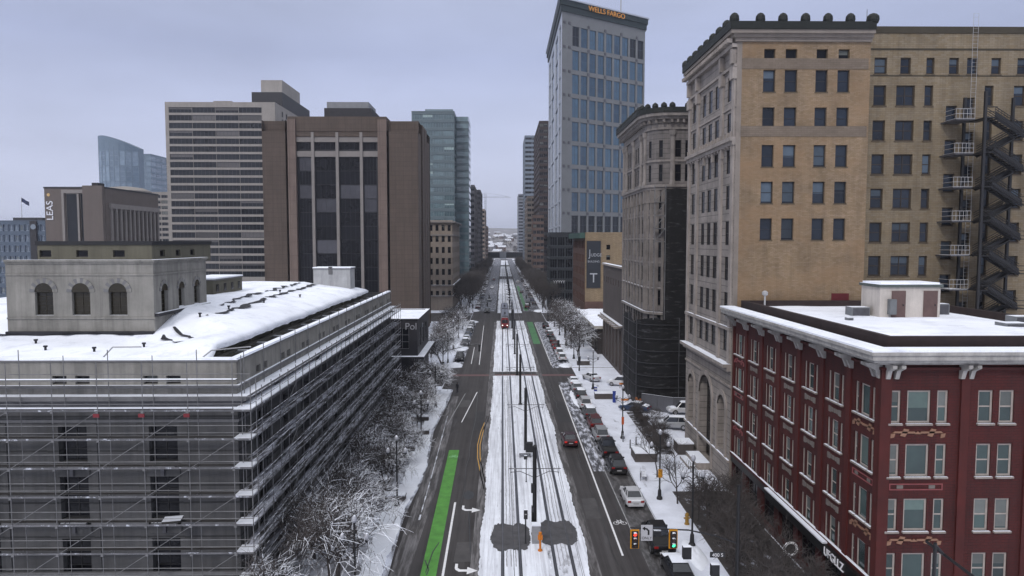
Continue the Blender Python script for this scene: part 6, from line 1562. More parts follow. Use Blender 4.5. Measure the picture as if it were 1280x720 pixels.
def signal_head(e_, x, y, z, lit, facing=-1, back='signal_yellow', s=1.0):
    YB = mat(back, '#c98a18') if back in MATS else BLACK
    mb = MB(); mb.box(x - .30*s, x + .30*s, y - .03, y + .03, z - .66*s, z + .66*s, YB); pl = mb.build('backplate', e_)
    mb = MB(); mb.box(x - .22*s, x + .22*s, y - .16, y - .031, z - .58*s, z + .58*s, BLACK); hd = mb.build('housing', e_)
    for k, c in enumerate(('red', 'amber', 'green')):
        zz = z + (.38 - .38 * k) * s; on = lit == c
        lm = mat('lens_%s_%s' % (c, 'on' if on else 'off'), {'red': (.9, .05, .03), 'amber': (.9, .35, .03), 'green': (.05, .85, .35)}[c] if on else (.06, .03, .02), .3, .02, 2, emit=2.2 if on else 0)
        m_ = MB(); m_.poly([(x + .13*s * math.cos(a), y - .165, zz + .13*s * math.sin(a)) for a in [q * math.pi / 6 for q in range(12)]], lm); m_.build('lens', hd)
        v = MB()
        for q in range(7):
            a0, a1 = math.pi * q / 7, math.pi * (q + 1) / 7
            for rr in (.15, .17): v.poly([(x + rr*s*math.cos(a0), y - .16, zz + rr*s*math.sin(a0)), (x + rr*s*math.cos(a1), y - .16, zz + rr*s*math.sin(a1)), (x + rr*s*math.cos(a1), y - .36, zz + rr*s*math.sin(a1)), (x + rr*s*math.cos(a0), y - .36, zz + rr*s*math.sin(a0))], BLACKS)
        v.build('visor', hd)
MY = 48.3; mx = XA(922, MY, 680)
ms = empty('traffic_signal', (0, 0, 0), 0, 'black traffic signal mast at the near right corner with red and green lit heads', 'traffic light')
mb = MB(); mb.lathe((mx, MY, .12), [(.24, 0), (.24, .4), (.15, .6), (.12, 9.2)], BLACK, 10); mb.build('mast', ms)
z1, z2 = ZA(673, MY, 793), ZA(673, MY, 841); xs1, xs2 = XA(793, MY, 673), XA(841, MY, 673)
mb = MB(); pts = [(mx, MY, 5.2), (mx - 1.6, MY, 5.75), (mx - 3.4, MY, 6.15), (xs1 - .3, MY, 6.35)]
for a, b in zip(pts, pts[1:]): mb.tube(a, b, .055, .05, BLACK, 8)
mb.build('arm', ms)
signal_head(ms, xs1, MY - .1, z1, 'red'); signal_head(ms, xs2, MY - .1, z2, 'green')
for xx, zz in ((XA(858, MY, 690), ZA(689, MY, 858)), (XA(893, MY, 712), ZA(711, MY, 893))):
    mb = MB(); mb.box(xx - .28, xx + .28, MY - .3, MY + .12, zz - .45, zz + .4, BLACK, SNOW); mb.build('housing', ms)
mb = MB(); xx, zz = XA(808, MY, 664), ZA(665, MY, 808); mb.box(xx - .40, xx + .40, MY - .16, MY - .12, zz - .55, zz + .55, mat('sign_white', (.42, .42, .44), .5, .04, 2)); sg = mb.build('arrow_sign', ms)
mb = MB(); BK = mat('sign_black_ink', (.01, .01, .01), .6)
def fl_(pts): mb.poly([(xx + a, MY - .165, zz + b) for a, b in pts], BK)
fl_([(.06, -.15), (.18, -.15), (.18, .18), (.06, .14)]); fl_([(.06, .14), (.18, .18), (.02, .33), (-.06, .24)]); fl_([(-.06, .24), (.02, .33), (-.14, .36), (-.14, .26)]); fl_([(-.12, .16), (-.12, .46), (-.32, .31)]); mb.build('arrow', sg)
put_text(text_mesh('ONLY', .26, BK, .004), 'lettering', sg, (xx, MY - .166, zz - .44), (1, 0))
mb = MB(); xx, zz = XA(896, MY, 692), ZA(692, MY, 896); mb.box(xx - .52, xx + .52, MY - .18, MY - .14, zz - .2, zz + .2, mat('street_sign_dark', (.02, .02, .022), .5)); sg = mb.build('street_name_sign', ms)
put_text(text_mesh('400 S', .34, WPAINT, .004, 1.0), 'lettering', sg, (xx, MY - .186, zz - .13), (1, 0))
mb = MB(); mb.box(XA(815, MY, 664) + .12, XA(815, MY, 664) + .62, MY - .1, MY + .2, ZA(670, MY, 815), ZA(663, MY, 815), BLACK, SNOW); mb.build('camera_box', ms)
# the pedestrian lamp pole close to it, and the near dark mast at the lower right
lamp(16.1, 59.5, 'tall black lamp post before the slim trees, just behind the traffic signal mast', 1.12)
e_ = empty('signal_mast', (24.6, 39.6, 0), 0, 'black mast with a long slanting arm in the lower right corner before the red building', 'pole')
mb = MB(); mb.lathe((0, 0, 0), [(.2, 0), (.12, .5), (.10, 8.9)], BLACK, 8); mb.build('mast', e_)
mb = MB(); a = Vector((XA(1158, 41.5, 680) - 24.6, 41.5 - 39.6, ZA(677, 41.5, 1158))); b = Vector((XA(1225, 36.6, 726) - 24.6, 36.6 - 39.6, ZA(727, 36.6, 1225))); mb.tube(a, b, .085, .085, BLACK, 8); mb.tube((0, 0, 8.8), a.lerp(b, .36), .07, .07, BLACK, 6); mb.build('arm', e_)
# mid-block signals
def midmast(x, y, dirn, lab, ln=7.0, rise=.9):
    e_ = empty('crossing_signal', (x, y, .1), 0, lab, 'traffic light'); mb = MB(); mb.lathe((0, 0, 0), [(.16, 0), (.16, .5), (.1, .7), (.08, 6.9)], BLACK, 8); mb.build('mast', e_)
    mb = MB(); mb.tube((0, 0, 4.9), (dirn * ln * .8, 0, 4.9 + rise * 1.5), .07, .06, BLACKS, 6); mb.tube((dirn * ln * .8, 0, 4.9 + rise * 1.5), (dirn * ln, 0, 4.95 + rise * 1.5), .06, .05, BLACKS, 6); mb.build('arm', e_)
    mb = MB(); mb.box(dirn * ln - .22, dirn * ln + .22, -.1, .3, 4.9, 6.2, BLACK); mb.build('head', e_)
    mb = MB(); mb.box(-.25, .25, -.3, .2, 1.6, 3.0, BLACK, SNOW); mb.build('control_box', e_)
midmast(-11.4, 137, 1, 'crossing signal on a black mast with its arm over the left roadway mid-block')
midmast(15.4, 143, -1, 'crossing signal on a black mast on the right of the mid-block crossing', 4.2, .3)
for x, y in ((-10.9, 264), (14.8, 232.5), (-10.9, 232.5), (14.8, 264)): midmast(x, y, 1 if x < 0 else -1, 'far junction signal mast at the %s %s corner of the wide junction' % ('near' if y < 250 else 'far', 'left' if x < 0 else 'right'), 6)

# ================================================================ STREET FURNITURE
PLN = mat('planter_concrete', '#4d4846', .8, .2, 1.2)
def planter(x, y, sx, sy, h, lab, rz=0):
    mb = MB(); mb.box(-sx/2, sx/2, -sy/2, sy/2, 0, h, PLN); mb.box(-sx/2 - .05, sx/2 + .05, -sy/2 - .05, sy/2 + .05, h, h + .1, PLN); m2 = MB(); m2.box(-sx/2 - .02, sx/2 + .02, -sy/2 - .02, sy/2 + .02, h + .101, h + .24, SNOW)
    prop('planter', lab, 'planter', (x, y, .12), [('box', mb), ('snow', m2)], 'snow-filled planters', rz)
planter(16.9, 84.4, 2.6, 2.9, .9, 'large concrete planter filled with snow behind the slim tree on the right sidewalk')
planter(16.7, 117.5, 2.9, 1.3, .8, 'long concrete planter by the blue post on the right sidewalk'); planter(17.0, 150, 2.6, 1.2, .8, 'concrete planter just past the crossing on the right')
planter(22.3, 87.0, 1.9, 2.4, 1.2, 'tall grey planter against the far corner of the stone arches')
for k, (x, y) in enumerate(((-11.2, 95.5), (-12.2, 88), (-11.0, 70.6), (-12.0, 103))): planter(x, y, 2.6, .9, .55, 'low dark planter between the snowy left sidewalk trees, %s from the camera' % ['third', 'second', 'first', 'fourth'][k])
BLUEP = mat('blue_paint', '#243a86', .5, .1, 2)
mb = MB(); mb.box(-.22, .22, -.2, .2, 0, 1.7, BLUEP); m2 = MB(); m2.box(-.24, .24, -.22, .22, 1.701, 1.9, BLUEP, SNOW)
prop('pay_station', 'blue kiosk post with a snow cap on the right sidewalk beside the long planter', 'kiosk', (18.0, 114.5, .12), [('body', mb), ('hood', m2)])
mb = MB(); mb.box(-.25, .25, -.2, .2, 0, 1.0, BLUEP, SNOW); m2 = MB(); m2.box(-.2, .2, -.21, -.201, .5, .8, WHITEM); prop('mailbox', 'small dark blue box beside the third right lamp post', 'mailbox', (16.0, 122.3, .12), [('body', mb), ('plate', m2)])
for k, (x, y) in enumerate(((16.0, 88.6), (17.0, 90.0), (15.6, 91.6))):
    mb = MB(); mb.lathe((0, 0, 0), [(.09, 0), (.09, 1.05), (.04, 1.15)], mat('bollard_grey', '#6b6e74', .5), 8); m2 = MB(); m2.lathe((0, 0, .8), [(.1, 0), (.1, .1)], WHITEM, 8)
    prop('bollard', 'slim grey bollard in the snow by the large planter, %s by distance' % ordn(k), 'bollard', (x, y, .12), [('post', mb), ('band', m2)], 'grey bollards')
mb = MB()
for x in (-.35, .35): mb.tube((x, 0, 0), (x, 0, .95), .04, .04, WHITEM, 6)
mb.tube((-.35, 0, .95), (.35, 0, .95), .04, .04, WHITEM, 6); mb.tube((-.35, 0, .35), (.35, 0, .35), .03, .03, WHITEM, 6)
tag(mb.build('bike_rack', None, Matrix.Translation((17.7, 88.6, .12))), 'bare hoop bike rack in the snow beside the large planter', 'bike rack')
mb = MB()
for x in (-.9, 0, .9):
    for a, b in (((x, -.3, 0), (x, -.3, .45)), ((x, .3, 0), (x, .3, .9)), ((x, -.3, .45), (x, .3, .45))): mb.tube(a, b, .035, .035, DSTEEL, 5)
m2 = MB(); m3 = MB()
for q in range(4): m2.box(-1, 1, -.32 + q * .16, -.20 + q * .16, .46, .50, DSTEEL, SNOW)
for q in range(3): m3.box(-1, 1, .29, .33, .55 + q * .13, .64 + q * .13, DSTEEL, SNOW)
prop('bench', 'snowy metal bench turned along the kerb near the first right lamp post', 'bench', (15.4, 77.2, .12), [('frame', mb), ('seat', m2), ('backrest', m3)], None, R(80))
mb = MB(); mb.lathe((0, 0, 0), [(.18, 0), (.18, .08), (.13, .1), (.13, .6), (.17, .62), (.12, .78), (.04, .86)], mat('hydrant_ochre', '#8a6a2a', .6), 8); mb.tube((-.22, 0, .45), (.22, 0, .45), .06, .06, MATS['hydrant_ochre'], 8)
tag(mb.build('fire_hydrant', None, Matrix.Translation((16.9, 64.3, .12)) @ Matrix.Scale(1.3, 4)), 'small ochre fire hydrant standing in the snow among the slim trees', 'hydrant')
# railing by the stone entrance
mb = MB()
for k in range(12): mb.tube((21.2, 72 + k * .75, .12), (21.2, 72 + k * .75, 1.2), .03, .03, BLACK, 5)
for z in (.5, 1.2): mb.tube((21.2, 72, z), (21.2, 80.3, z), .035, .035, BLACKS, 5)
tag(mb.build('railing'), 'black iron railing along the foot of the stone arches', 'railing')
# construction fence below the netting and orange mesh
FEN = mat('fence_grey', '#55565c', .6, .12, 1, streak=.1)
cf = empty('construction_fence', (24.0, 108.0, .1), 0, 'grey panel construction fence with snowy rail at the foot of the black netting', 'fence')
pp = [(-2.4, 2.2), (1.8, -1.0), (16, -1.2)]
for a, b in zip(pp, pp[1:]):
    L = math.hypot(b[0]-a[0], b[1]-a[1]); n = max(1, int(L / 2.4)); U = ((b[0]-a[0])/L, (b[1]-a[1])/L); rz = math.atan2(U[1], U[0])
    for k in range(n):
        M = Matrix.Translation((a[0] + U[0]*L*k/n, a[1] + U[1]*L*k/n, 0)) @ Matrix.Rotation(rz, 4, 'Z'); mb = MB(); mb.obox(M, .04, L/n - .04, -.03, .03, .05, 2.3, FEN); mb.build('panel', cf)
        mb = MB(); mb.obox(M, -.03, .035, -.06, .06, 0, 2.4, DSTEEL); mb.build('post', cf)
    M = Matrix.Translation((a[0], a[1], 0)) @ Matrix.Rotation(rz, 4, 'Z'); mb = MB(); mb.obox(M, 0, L, -.08, .08, 2.31, 2.42, DSTEEL, SNOW); mb.build('rail', cf)
mb = MB(); i = mb.mi(mat('orange_mesh', '#9c6037', .7, .2, 2)); n = 24
for k in range(n + 1):
    x = 20.7 + 3.2 * k / n; y = 110.8 - 1.6 * k / n
    for z in (.15, .9, 1.6 + .5 * noise.noise(Vector((k * .4, 0, 0)))): mb.v.append((x, y + .12 * math.sin(k * 1.3 + z), z))
for k in range(n):
    for q in range(2): mb.f.append((k*3 + q, k*3 + 3 + q, k*3 + 4 + q, k*3 + 1 + q)); mb.m.append(i)
me = mb.mesh('orange_barrier'); o_ = link('orange_barrier', me); md = o_.modifiers.new('thickness', 'SOLIDIFY'); md.thickness = .03
tag(o_, 'sagging orange safety mesh at the curved corner beside the grey construction fence', 'barrier')
for k in range(2):
    x, y = (21.2, 125.5) if k else (19.4, 112.6)
    mb = MB(); mb.box(-.6, .6, -.05, .05, .7, 1.0, ORG); m2 = MB()
    for s in (-.5, .5): m2.tube((s, -.25, 0), (s, 0, 1.0), .03, .03, WHITEM, 5); m2.tube((s, .25, 0), (s, 0, 1.0), .03, .03, WHITEM, 5)
    prop('road_barricade', 'orange and white barricade %s' % ('by the dark netting at its far end' if k else 'at the bend of the construction fence'), 'barricade', (x, y, .12), [('board', mb), ('frame', m2)])

# ================================================================ CARS
def paint(name, c, r=.3): return mat('car_paint_' + name, c, r, .04, .5, metal=.25, spec=.6, snow=0)
PTS = {n: paint(n, c) for n, c in dict(white=(.60, .61, .64), black=(.012, .012, .014), silver=(.32, .33, .35), red=(.10, .018, .02), maroon=(.045, .014, .018), grey=(.07, .072, .08), blue=(.03, .05, .10)).items()}
CARM = {}
TL = {0: mat('tail_lens', (.25, .01, .01), .3), 1: mat('tail_lens_lit', (.5, .02, .015), .3, emit=.35)}; HLm = mat('head_lens', (.6, .6, .62), .2)
def car_meshes(kind, pn, snow, lit):
    key = (kind, pn, snow, lit)
    if key in CARM: return CARM[key]
    P_ = PTS[pn]; B = MB(); B.smooth = False
    S = dict(sedan=dict(L=4.75, w=.91, st=[(-2.37, .42, .84, .82), (-2.25, .28, .96, .88), (-1.55, .22, .99, .91), (0, .2, .95, .92), (1.0, .22, .93, .91), (2.0, .25, .80, .87), (2.37, .36, .66, .76)], cb=(-1.75, 1.05), ct=(-1.05, .25), belt=.94, roof=1.44, wy=(-1.42, 1.45), wr=.33),
             suv=dict(L=4.7, w=.94, st=[(-2.34, .42, .98, .86), (-2.25, .32, 1.08, .92), (-1.5, .26, 1.10, .94), (0, .25, 1.08, .95), (1.1, .26, 1.05, .94), (2.05, .3, .96, .90), (2.35, .42, .76, .80)], cb=(-2.22, 1.2), ct=(-1.9, .45), belt=1.07, roof=1.72, wy=(-1.4, 1.42), wr=.37),
             pickup=dict(L=5.6, w=.98, st=[(-2.8, .5, 1.05, .92), (-2.75, .42, 1.10, .96), (-1.6, .36, 1.10, .98), (0, .35, 1.1, .98), (1.5, .36, 1.1, .98), (2.5, .4, 1.02, .94), (2.8, .5, .85, .86)], cb=(-.75, 1.55), ct=(-.6, .85), belt=1.09, roof=1.85, wy=(-1.75, 1.8), wr=.40))[kind]
    prev = None
    for (y, zl, zb, hw) in S['st']:
        q = [(hw*.82, zl), (hw, zl + .18), (hw, (zl + zb)/2 + .1), (hw*.97, zb - .10), (hw*.86, zb)]
        r_ = [(x, y, z) for x, z in q] + [(-x, y, z) for x, z in reversed(q)]
        if prev:
            n = len(r_)
            for j in range(n): B.poly([prev[j], prev[(j+1) % n], r_[(j+1) % n], r_[j]], P_)
        else: B.poly(list(reversed(r_)), P_)
        prev = r_
    B.poly(prev, P_)
    cb, ct, bz, rz_ = S['cb'], S['ct'], S['belt'], S['roof']; wb_, wt_ = S['w'] * .84, S['w'] * .66
    # roof panel and pillars
    B.prism([(-wt_, ct[0]), (wt_, ct[0]), (wt_, ct[1]), (-wt_, ct[1])], rz_ - .05, rz_ + .01, P_)
    for sx in (-1, 1):
        for yb, yt in ((cb[0], ct[0]), (cb[1], ct[1]), ((cb[0]+cb[1])/2 - .15, (ct[0]+ct[1])/2 - .1)):
            B.tube((sx*wb_, yb, bz - .03), (sx*wt_, yt, rz_ - .03), .045, .04, P_, 4)
    if kind == 'pickup': B.box(-.78, .78, -2.66, -.95, 1.08, 1.115, RUBBER, SNOW if snow else RUBBER)
    # bumpers, plate
    B.box(-S['w']*.80, S['w']*.80, -S['L']/2 - .05, -S['L']/2 + .1, .34, .52, RUBBER if kind != 'sedan' else P_); B.box(-.26, .26, -S['L']/2 - .07, -S['L']/2 - .051, .58, .70, WHITEM)
    Gm = MB(); a = [(-wb_+.02, cb[0]), (wb_-.02, cb[0]), (wb_-.02, cb[1]), (-wb_+.02, cb[1])]; b = [(-wt_+.01, ct[0]), (wt_-.01, ct[0]), (wt_-.01, ct[1]), (-wt_+.01, ct[1])]
    for j in range(4): j2 = (j+1) % 4; Gm.poly([(a[j][0], a[j][1], bz - .02), (a[j2][0], a[j2][1], bz - .02), (b[j2][0], b[j2][1], rz_ - .04), (b[j][0], b[j][1], rz_ - .04)], CGLASS)
    parts = [('body', B.mesh('body'), []), ('windows', Gm.mesh('windows'), [])]
    W_ = MB(); W_.tube((-.11, 0, 0), (.11, 0, 0), S['wr'], S['wr'], RUBBER, 14); wm = W_.mesh('wheel'); Rm = MB(); Rm.tube((-.12, 0, 0), (.12, 0, 0), S['wr']*.62, S['wr']*.62, RIM, 10); rm = Rm.mesh('rim')
    whl = [(wm, rm, Vector((sx * (S['w'] - .10), wy, S['wr']))) for sx in (-1, 1) for wy in S['wy']]
    for sx in (-1, 1):
        m_ = MB(); x0, x1 = sorted((sx*S['w']*.52, sx*S['w']*.88)); m_.box(x0, x1, -S['L']/2 - .03, -S['L']/2 + .16, bz - .24, bz - .06, TL[lit]); parts.append(('taillight', m_.mesh('taillight'), []))
        m_ = MB(); m_.box(x0, x1, S['L']/2 - .22, S['L']/2 + .01, .60, .74, HLm); parts.append(('headlight', m_.mesh('headlight'), []))
        m_ = MB(); x0, x1 = sorted((sx*S['w']*.98, sx*(S['w'] + .16))); m_.box(x0, x1, cb[1] - .35, cb[1] - .2, bz, bz + .14, P_); parts.append(('mirror', m_.mesh('mirror'), []))
    if snow:
        def pad(x0, x1, y0, y1, z0, z1, th):
            m_ = MB(); m_.smooth = True
            i = m_.mi(SNOW); nx_, ny_ = 6, 6; k = len(m_.v)
            for jj in range(ny_ + 1):
                for ii in range(nx_ + 1):
                    u, v = ii/nx_, jj/ny_; e2 = ii in (0, nx_) or jj in (0, ny_); m_.v.append((x0 + (x1-x0)*u, y0 + (y1-y0)*v, z0 + (z1-z0)*v + (0 if e2 else th)))
            for jj in range(ny_):
                for ii in range(nx_): q = k + jj*(nx_+1) + ii; m_.f.append((q, q+1, q+nx_+2, q+nx_+1)); m_.m.append(i)
            parts.append(('snow', m_.mesh('snow'), []))
        pad(-wt_ - .02, wt_ + .02, ct[0] - .05, ct[1] + .05, rz_ + .012, rz_ + .012, .10)
        if snow > 1 or kind == 'sedan': pad(-S['w']*.8, S['w']*.8, cb[1] + .05, S['L']/2 - .3, bz + .02, bz - .13, .09)
        if snow > 1: pad(-S['w']*.8, S['w']*.8, -S['L']/2 + .1, cb[0] + .3, bz + .05, bz + .2, .12)
    CARM[key] = (parts, whl); return CARM[key]
def car(kind, pn, x, y, label, group, snow=0, lit=0, rz=0, cat='car', z=.006):
    parts, whl = car_meshes(kind, pn, snow, lit)
    e_ = empty({'sedan': 'sedan', 'suv': 'suv', 'pickup': 'pickup_truck'}[kind], (x, y, z), rz, label, 'truck' if kind == 'pickup' else 'car', group)
    for n, me, _ in parts: link(n, me, e_)
    for wm, rm, v in whl: o = link('wheel', wm, e_, Matrix.Translation(v)); link('rim', rm, o)
    return e_
g1 = 'cars parked along the right kerb'
for kind, pn, y, sn, lab in (('sedan', 'white', 70.6, 0, 'white sedan, nearest whole car at the right kerb by the first lamp post'), ('suv', 'black', 80.6, 0, 'black car parked directly ahead of the nearest white sedan'), ('pickup', 'black', 87.0, 0, 'black pickup second ahead of the nearest white sedan'),
    ('suv', 'silver', 93.6, 0, 'silver hatchback car between black pickup and dark red car'), ('suv', 'red', 99.6, 0, 'dark red car parked just ahead of the silver one'), ('suv', 'grey', 105.6, 1, 'dark grey car parked beyond the dark red one'),
    ('suv', 'white', 111.8, 0, 'white car parked near the blue kiosk post'), ('suv', 'black', 118.3, 1, 'black car with a snowy roof beside the long planter'), ('sedan', 'silver', 124.3, 1, 'pale silver car second from the mid-block crossing'), ('sedan', 'white', 129.6, 2, 'snowy white car last before the mid-block crossing')):
    car(kind, pn, 12.95, y, lab, g1, sn, 0)
car('pickup', 'black', 14.2 - .9, 60.2, 'black pickup at the right kerb directly behind the red and green signals', g1, 0, 0)
car('sedan', 'black', 13.6, 54.6, 'dark car with a snow-covered white roof at the bottom edge by the corner', g1, 1, 0)
for k, (kind, pn, y, sn) in enumerate((('suv', 'white', 156.5, 1), ('suv', 'white', 163.5, 1), ('suv', 'red', 171, 0), ('sedan', 'red', 177.5, 0), ('sedan', 'black', 185, 0), ('suv', 'grey', 196, 1), ('sedan', 'silver', 204, 1), ('suv', 'black', 216, 0))):
    car(kind, pn, 13.0, y, '%s %s past the mid-block crossing, %s in that right kerb row' % ({'red': 'dark red', 'grey': 'dark grey'}.get(pn, pn), 'sedan' if kind == 'sedan' else 'car', ordn(k)), 'cars parked past the crossing on the right', sn, 1 if pn == 'red' else 0)
for k, (kind, pn, y, sn) in enumerate((('suv', 'black', 157, 0), ('suv', 'grey', 180, 1), ('sedan', 'white', 187.5, 1), ('sedan', 'blue', 195, 0), ('suv', 'black', 203, 1), ('sedan', 'silver', 211, 1), ('suv', 'grey', 219, 1))):
    car(kind, pn, -9.4, y, '%s car at the left kerb past the mid-block crossing, %s in its row' % ({'blue': 'dark blue', 'grey': 'dark grey'}.get(pn, pn), ordn(k)), 'cars parked on the left past the crossing', sn, 0, math.pi)
car('sedan', 'maroon', XA(711.5, 91.5, 555), 91.5, 'dark maroon sedan driving away alone in the right lane', None, 0, 1)
car('suv', 'black', -5.6, 263, 'dark car coming through the wide junction in the left lane', None, 0, 0, math.pi)
car('suv', 'black', 10.4, 292, 'black car driving away beyond the wide junction on the green lane', None, 0, 1)
car('pickup', 'white', 27.6, 106.6, 'white snow-covered truck on the side lane before the grey construction fence', None, 2, 0, R(90), z=.13)
car('suv', 'silver', 23.6, 98.2, 'car buried under snow on the open lane beside the stone arches', None, 2, 0, R(80), z=.13)
car('sedan', 'black', 28.6, 101.2, 'dark snow-covered sedan behind the buried car on the side lane', None, 2, 0, R(85), z=.13)
car('sedan', 'blue', 20.2, 108.6, 'dark blue snow-covered car at the bend of the side lane', None, 2, 0, R(60), z=.13)
car('sedan', 'white', 16.6, 133.2, 'small white car standing on the sidewalk end of the mid-block crossing', None, 2, 0, R(20), z=.13)
car('suv', 'white', 21.2, 128.0, 'white snow-heaped car beside the far end of the black netting', None, 2, 0, R(70), z=.13)
rc_ = random.Random(5)
for k in range(26):
    left = k % 2; y = 280 + (k // 2) * 17 + rc_.uniform(-2, 2)
    if 496 < y < 540: continue
    x = (-9.6 if left else 13.1) if k % 5 else (-5.8 if left else 9.6)
    pn = rc_.choice(['black', 'grey', 'white', 'silver', 'blue', 'red'])
    car(rc_.choice(['sedan', 'suv']), pn, x, y, '%s car on the %s side of the avenue beyond the wide junction' % ({'blue': 'dark blue', 'grey': 'dark grey', 'red': 'dark red'}.get(pn, pn), 'left' if left else 'right') + (', ' + ordn(k // 2) + ' away'), 'distant avenue cars', rc_.choice([0, 1, 1]), 0, math.pi if left else 0)

# ================================================================ TRAM AND STATION
def tram(y, lab, lit=True):
    e_ = empty('tram', (.72, y, .12), 0, lab, 'tram'); TR = mat('tram_red', (.20, .02, .025), .4, .05, 1); TW = mat('tram_grey', (.16, .16, .18), .4, .08, 1); TD = mat('tram_dark', (.02, .02, .025), .3)
    B = MB(); L = 24.5; prof = [(-1.15, .35), (1.15, .35), (1.32, .8), (1.32, 3.0), (1.05, 3.55), (-1.05, 3.55), (-1.32, 3.0), (-1.32, .8)]
    sts = [(0, .80, 0), (.5, .95, -.0), (1.4, 1, 0), (L - 1, 1, 0), (L, .85, 0)]; prev = None
    for yy, s, _ in sts:
        r_ = [(x * s, yy, .35 + (z - .35) * (s * .3 + .7)) for x, z in prof]
        if prev:
            for j in range(8): B.poly([prev[j], prev[(j+1) % 8], r_[(j+1) % 8], r_[j]], TR if j in (2, 6) and False else TW)
        else: B.poly(list(reversed(r_)), TR)
        prev = r_
    B.poly(prev, TW); B.build('body', e_)
    m_ = MB(); m_.box(-.86, .86, -.06, -.005, 1.75, 2.75, TD); m_.build('windscreen', e_)
    m_ = MB(); m_.box(-1.0, 1.0, -.05, -.004, .85, 1.65, TR); m_.box(-1.335, -1.325, 1.4, L - 1, .8, 1.5, TR); m_.box(1.325, 1.335, 1.4, L - 1, .8, 1.5, TR); m_.build('red_band', e_)
    for s in (-1, 1): m_ = MB(); m_.box(s * .7 - .16, s * .7 + .16, -.09, -.052, 1.0, 1.2, mat('tram_headlight', (.9, .85, .75), .3, emit=2.5)); m_.build('headlight', e_)
    for k in range(9):
        for s in (-1, 1): m_ = MB(); m_.box(min(s*1.322, s*1.345), max(s*1.322, s*1.345), 2 + k * 2.4, 3.9 + k * 2.4, 1.7, 2.7, TD); m_.build('window', e_)
    m_ = MB(); m_.box(-.9, .9, 1.5, L - 1.5, 3.551, 3.75, TD); m_.box(-.3, .3, 8, 10, 3.75, 4.2, DSTEEL); m_.tube((-.7, 9, 5.2), (.7, 9, 5.2), .04, .04, DSTEEL, 5); m_.tube((0, 8, 4.2), (0, 10, 4.7), .04, .04, DSTEEL, 5); m_.tube((0, 10, 4.7), (0, 9, 5.2), .04, .04, DSTEEL, 5); m_.build('roof_gear', e_)
    m_ = MB(); m_.box(-.5, .5, -.25, .1, .45, .75, TD); m_.build('coupler', e_)
    for yy in (3.2, 12, 21): m_ = MB(); m_.box(-1.0, 1.0, yy - .9, yy + .9, -.03, .36, TD); m_.build('bogie', e_)
tram(212.5, 'red and white tram facing the camera on the left track, its leading car'); tram(237.6, 'second car of the tram, coupled behind the leading car')
pf_ = empty('tram_platform', (2.83, 275, 0), 0, 'tram station platform between the tracks beyond the wide junction with dark snowy shelters', 'platform')
mb = MB(); mb.box(-.75, .75, 0, 110, .1, .38, KERB, SNOW); mb.build('platform', pf_)
for k in range(7):
    y = 6 + k * 15; mb = MB()
    for yy in (y, y + 6): mb.tube((0, yy, .38), (0, yy, 3.2), .1, .1, BLACK, 6)
    mb.box(-.05, .05, y, y + 6, .6, 2.4, GL_DARK); mb.build('shelter', pf_); m2 = MB(); m2.box(-1.1, 1.1, y - 1, y + 7, 3.2, 3.4, BLACK, SNOW if k % 2 else DIRTY); m2.build('shelter_roof', pf_)

# ================================================================ PERSON
def person(x, y, rz, label, coat, trousers):
    J = dict(pelvis=(0, 0, .95), spine=(0, 0, 1.2), chest=(0, 0, 1.42), neck=(0, 0, 1.55), head=(0, .02, 1.66), crown=(0, .02, 1.76), hl=(-.10, 0, .90), kl=(-.12, .08, .50), al=(-.12, -.02, .09), fl=(-.12, .14, .04), hr=(.10, 0, .90), kr=(.12, .0, .50), ar=(.13, -.08, .09), fr=(.13, .08, .04),
             sl=(-.20, 0, 1.44), el=(-.27, -.02, 1.16), wl=(-.26, .12, .93), ml=(-.25, .16, .86), sr=(.20, 0, 1.44), er=(.27, -.02, 1.16), wr=(.26, .10, .93), mr=(.25, .14, .86))
    E = [('pelvis','spine'),('spine','chest'),('chest','neck'),('neck','head'),('head','crown'),('pelvis','hl'),('hl','kl'),('kl','al'),('al','fl'),('pelvis','hr'),('hr','kr'),('kr','ar'),('ar','fr'),('chest','sl'),('sl','el'),('el','wl'),('wl','ml'),('chest','sr'),('sr','er'),('er','wr'),('wr','mr')]
    rad = dict(pelvis=.15, spine=.145, chest=.155, neck=.06, head=.105, crown=.08, hl=.10, hr=.10, kl=.065, kr=.065, al=.045, ar=.045, fl=.04, fr=.04, sl=.075, sr=.075, el=.05, er=.05, wl=.035, wr=.035, ml=.035, mr=.035)
    ks = list(J); me = bpy.data.meshes.new('person'); me.from_pydata([J[k] for k in ks], [(ks.index(a), ks.index(b)) for a, b in E], []); o = bpy.data.objects.new('person', me); col.objects.link(o)
    md = o.modifiers.new('skin', 'SKIN'); sv = me.skin_vertices[0].data if me.skin_vertices else None
    if sv is None: return None
    for k, v in zip(ks, sv): v.radius = (rad[k], rad[k]); v.use_root = k == 'pelvis'
    s2 = o.modifiers.new('sub', 'SUBSURF'); s2.levels = 1; s2.render_levels = 1
    dg = bpy.context.evaluated_depsgraph_get(); m2 = bpy.data.meshes.new_from_object(o.evaluated_get(dg)); bpy.data.objects.remove(o)
    m2.materials.clear()
    for m in (coat, trousers, mat('skin_tone', (.35, .2, .14), .6)): m2.materials.append(m)
    for p in m2.polygons: z = p.center.z; p.material_index = 2 if z > 1.58 else (0 if z > .82 else 1); p.use_smooth = True
    o = link('person', m2); o.location = (x, y, .12); o.rotation_euler = (0, 0, rz); tag(o, label, 'person')
    h = MB(); h.smooth = True; h.lathe((0, .0, 1.64), [(.10, 0), (.125, .06), (.12, .12), (.08, .17), (.02, .19)], coat, 10); h.build('hat', o)
    return o
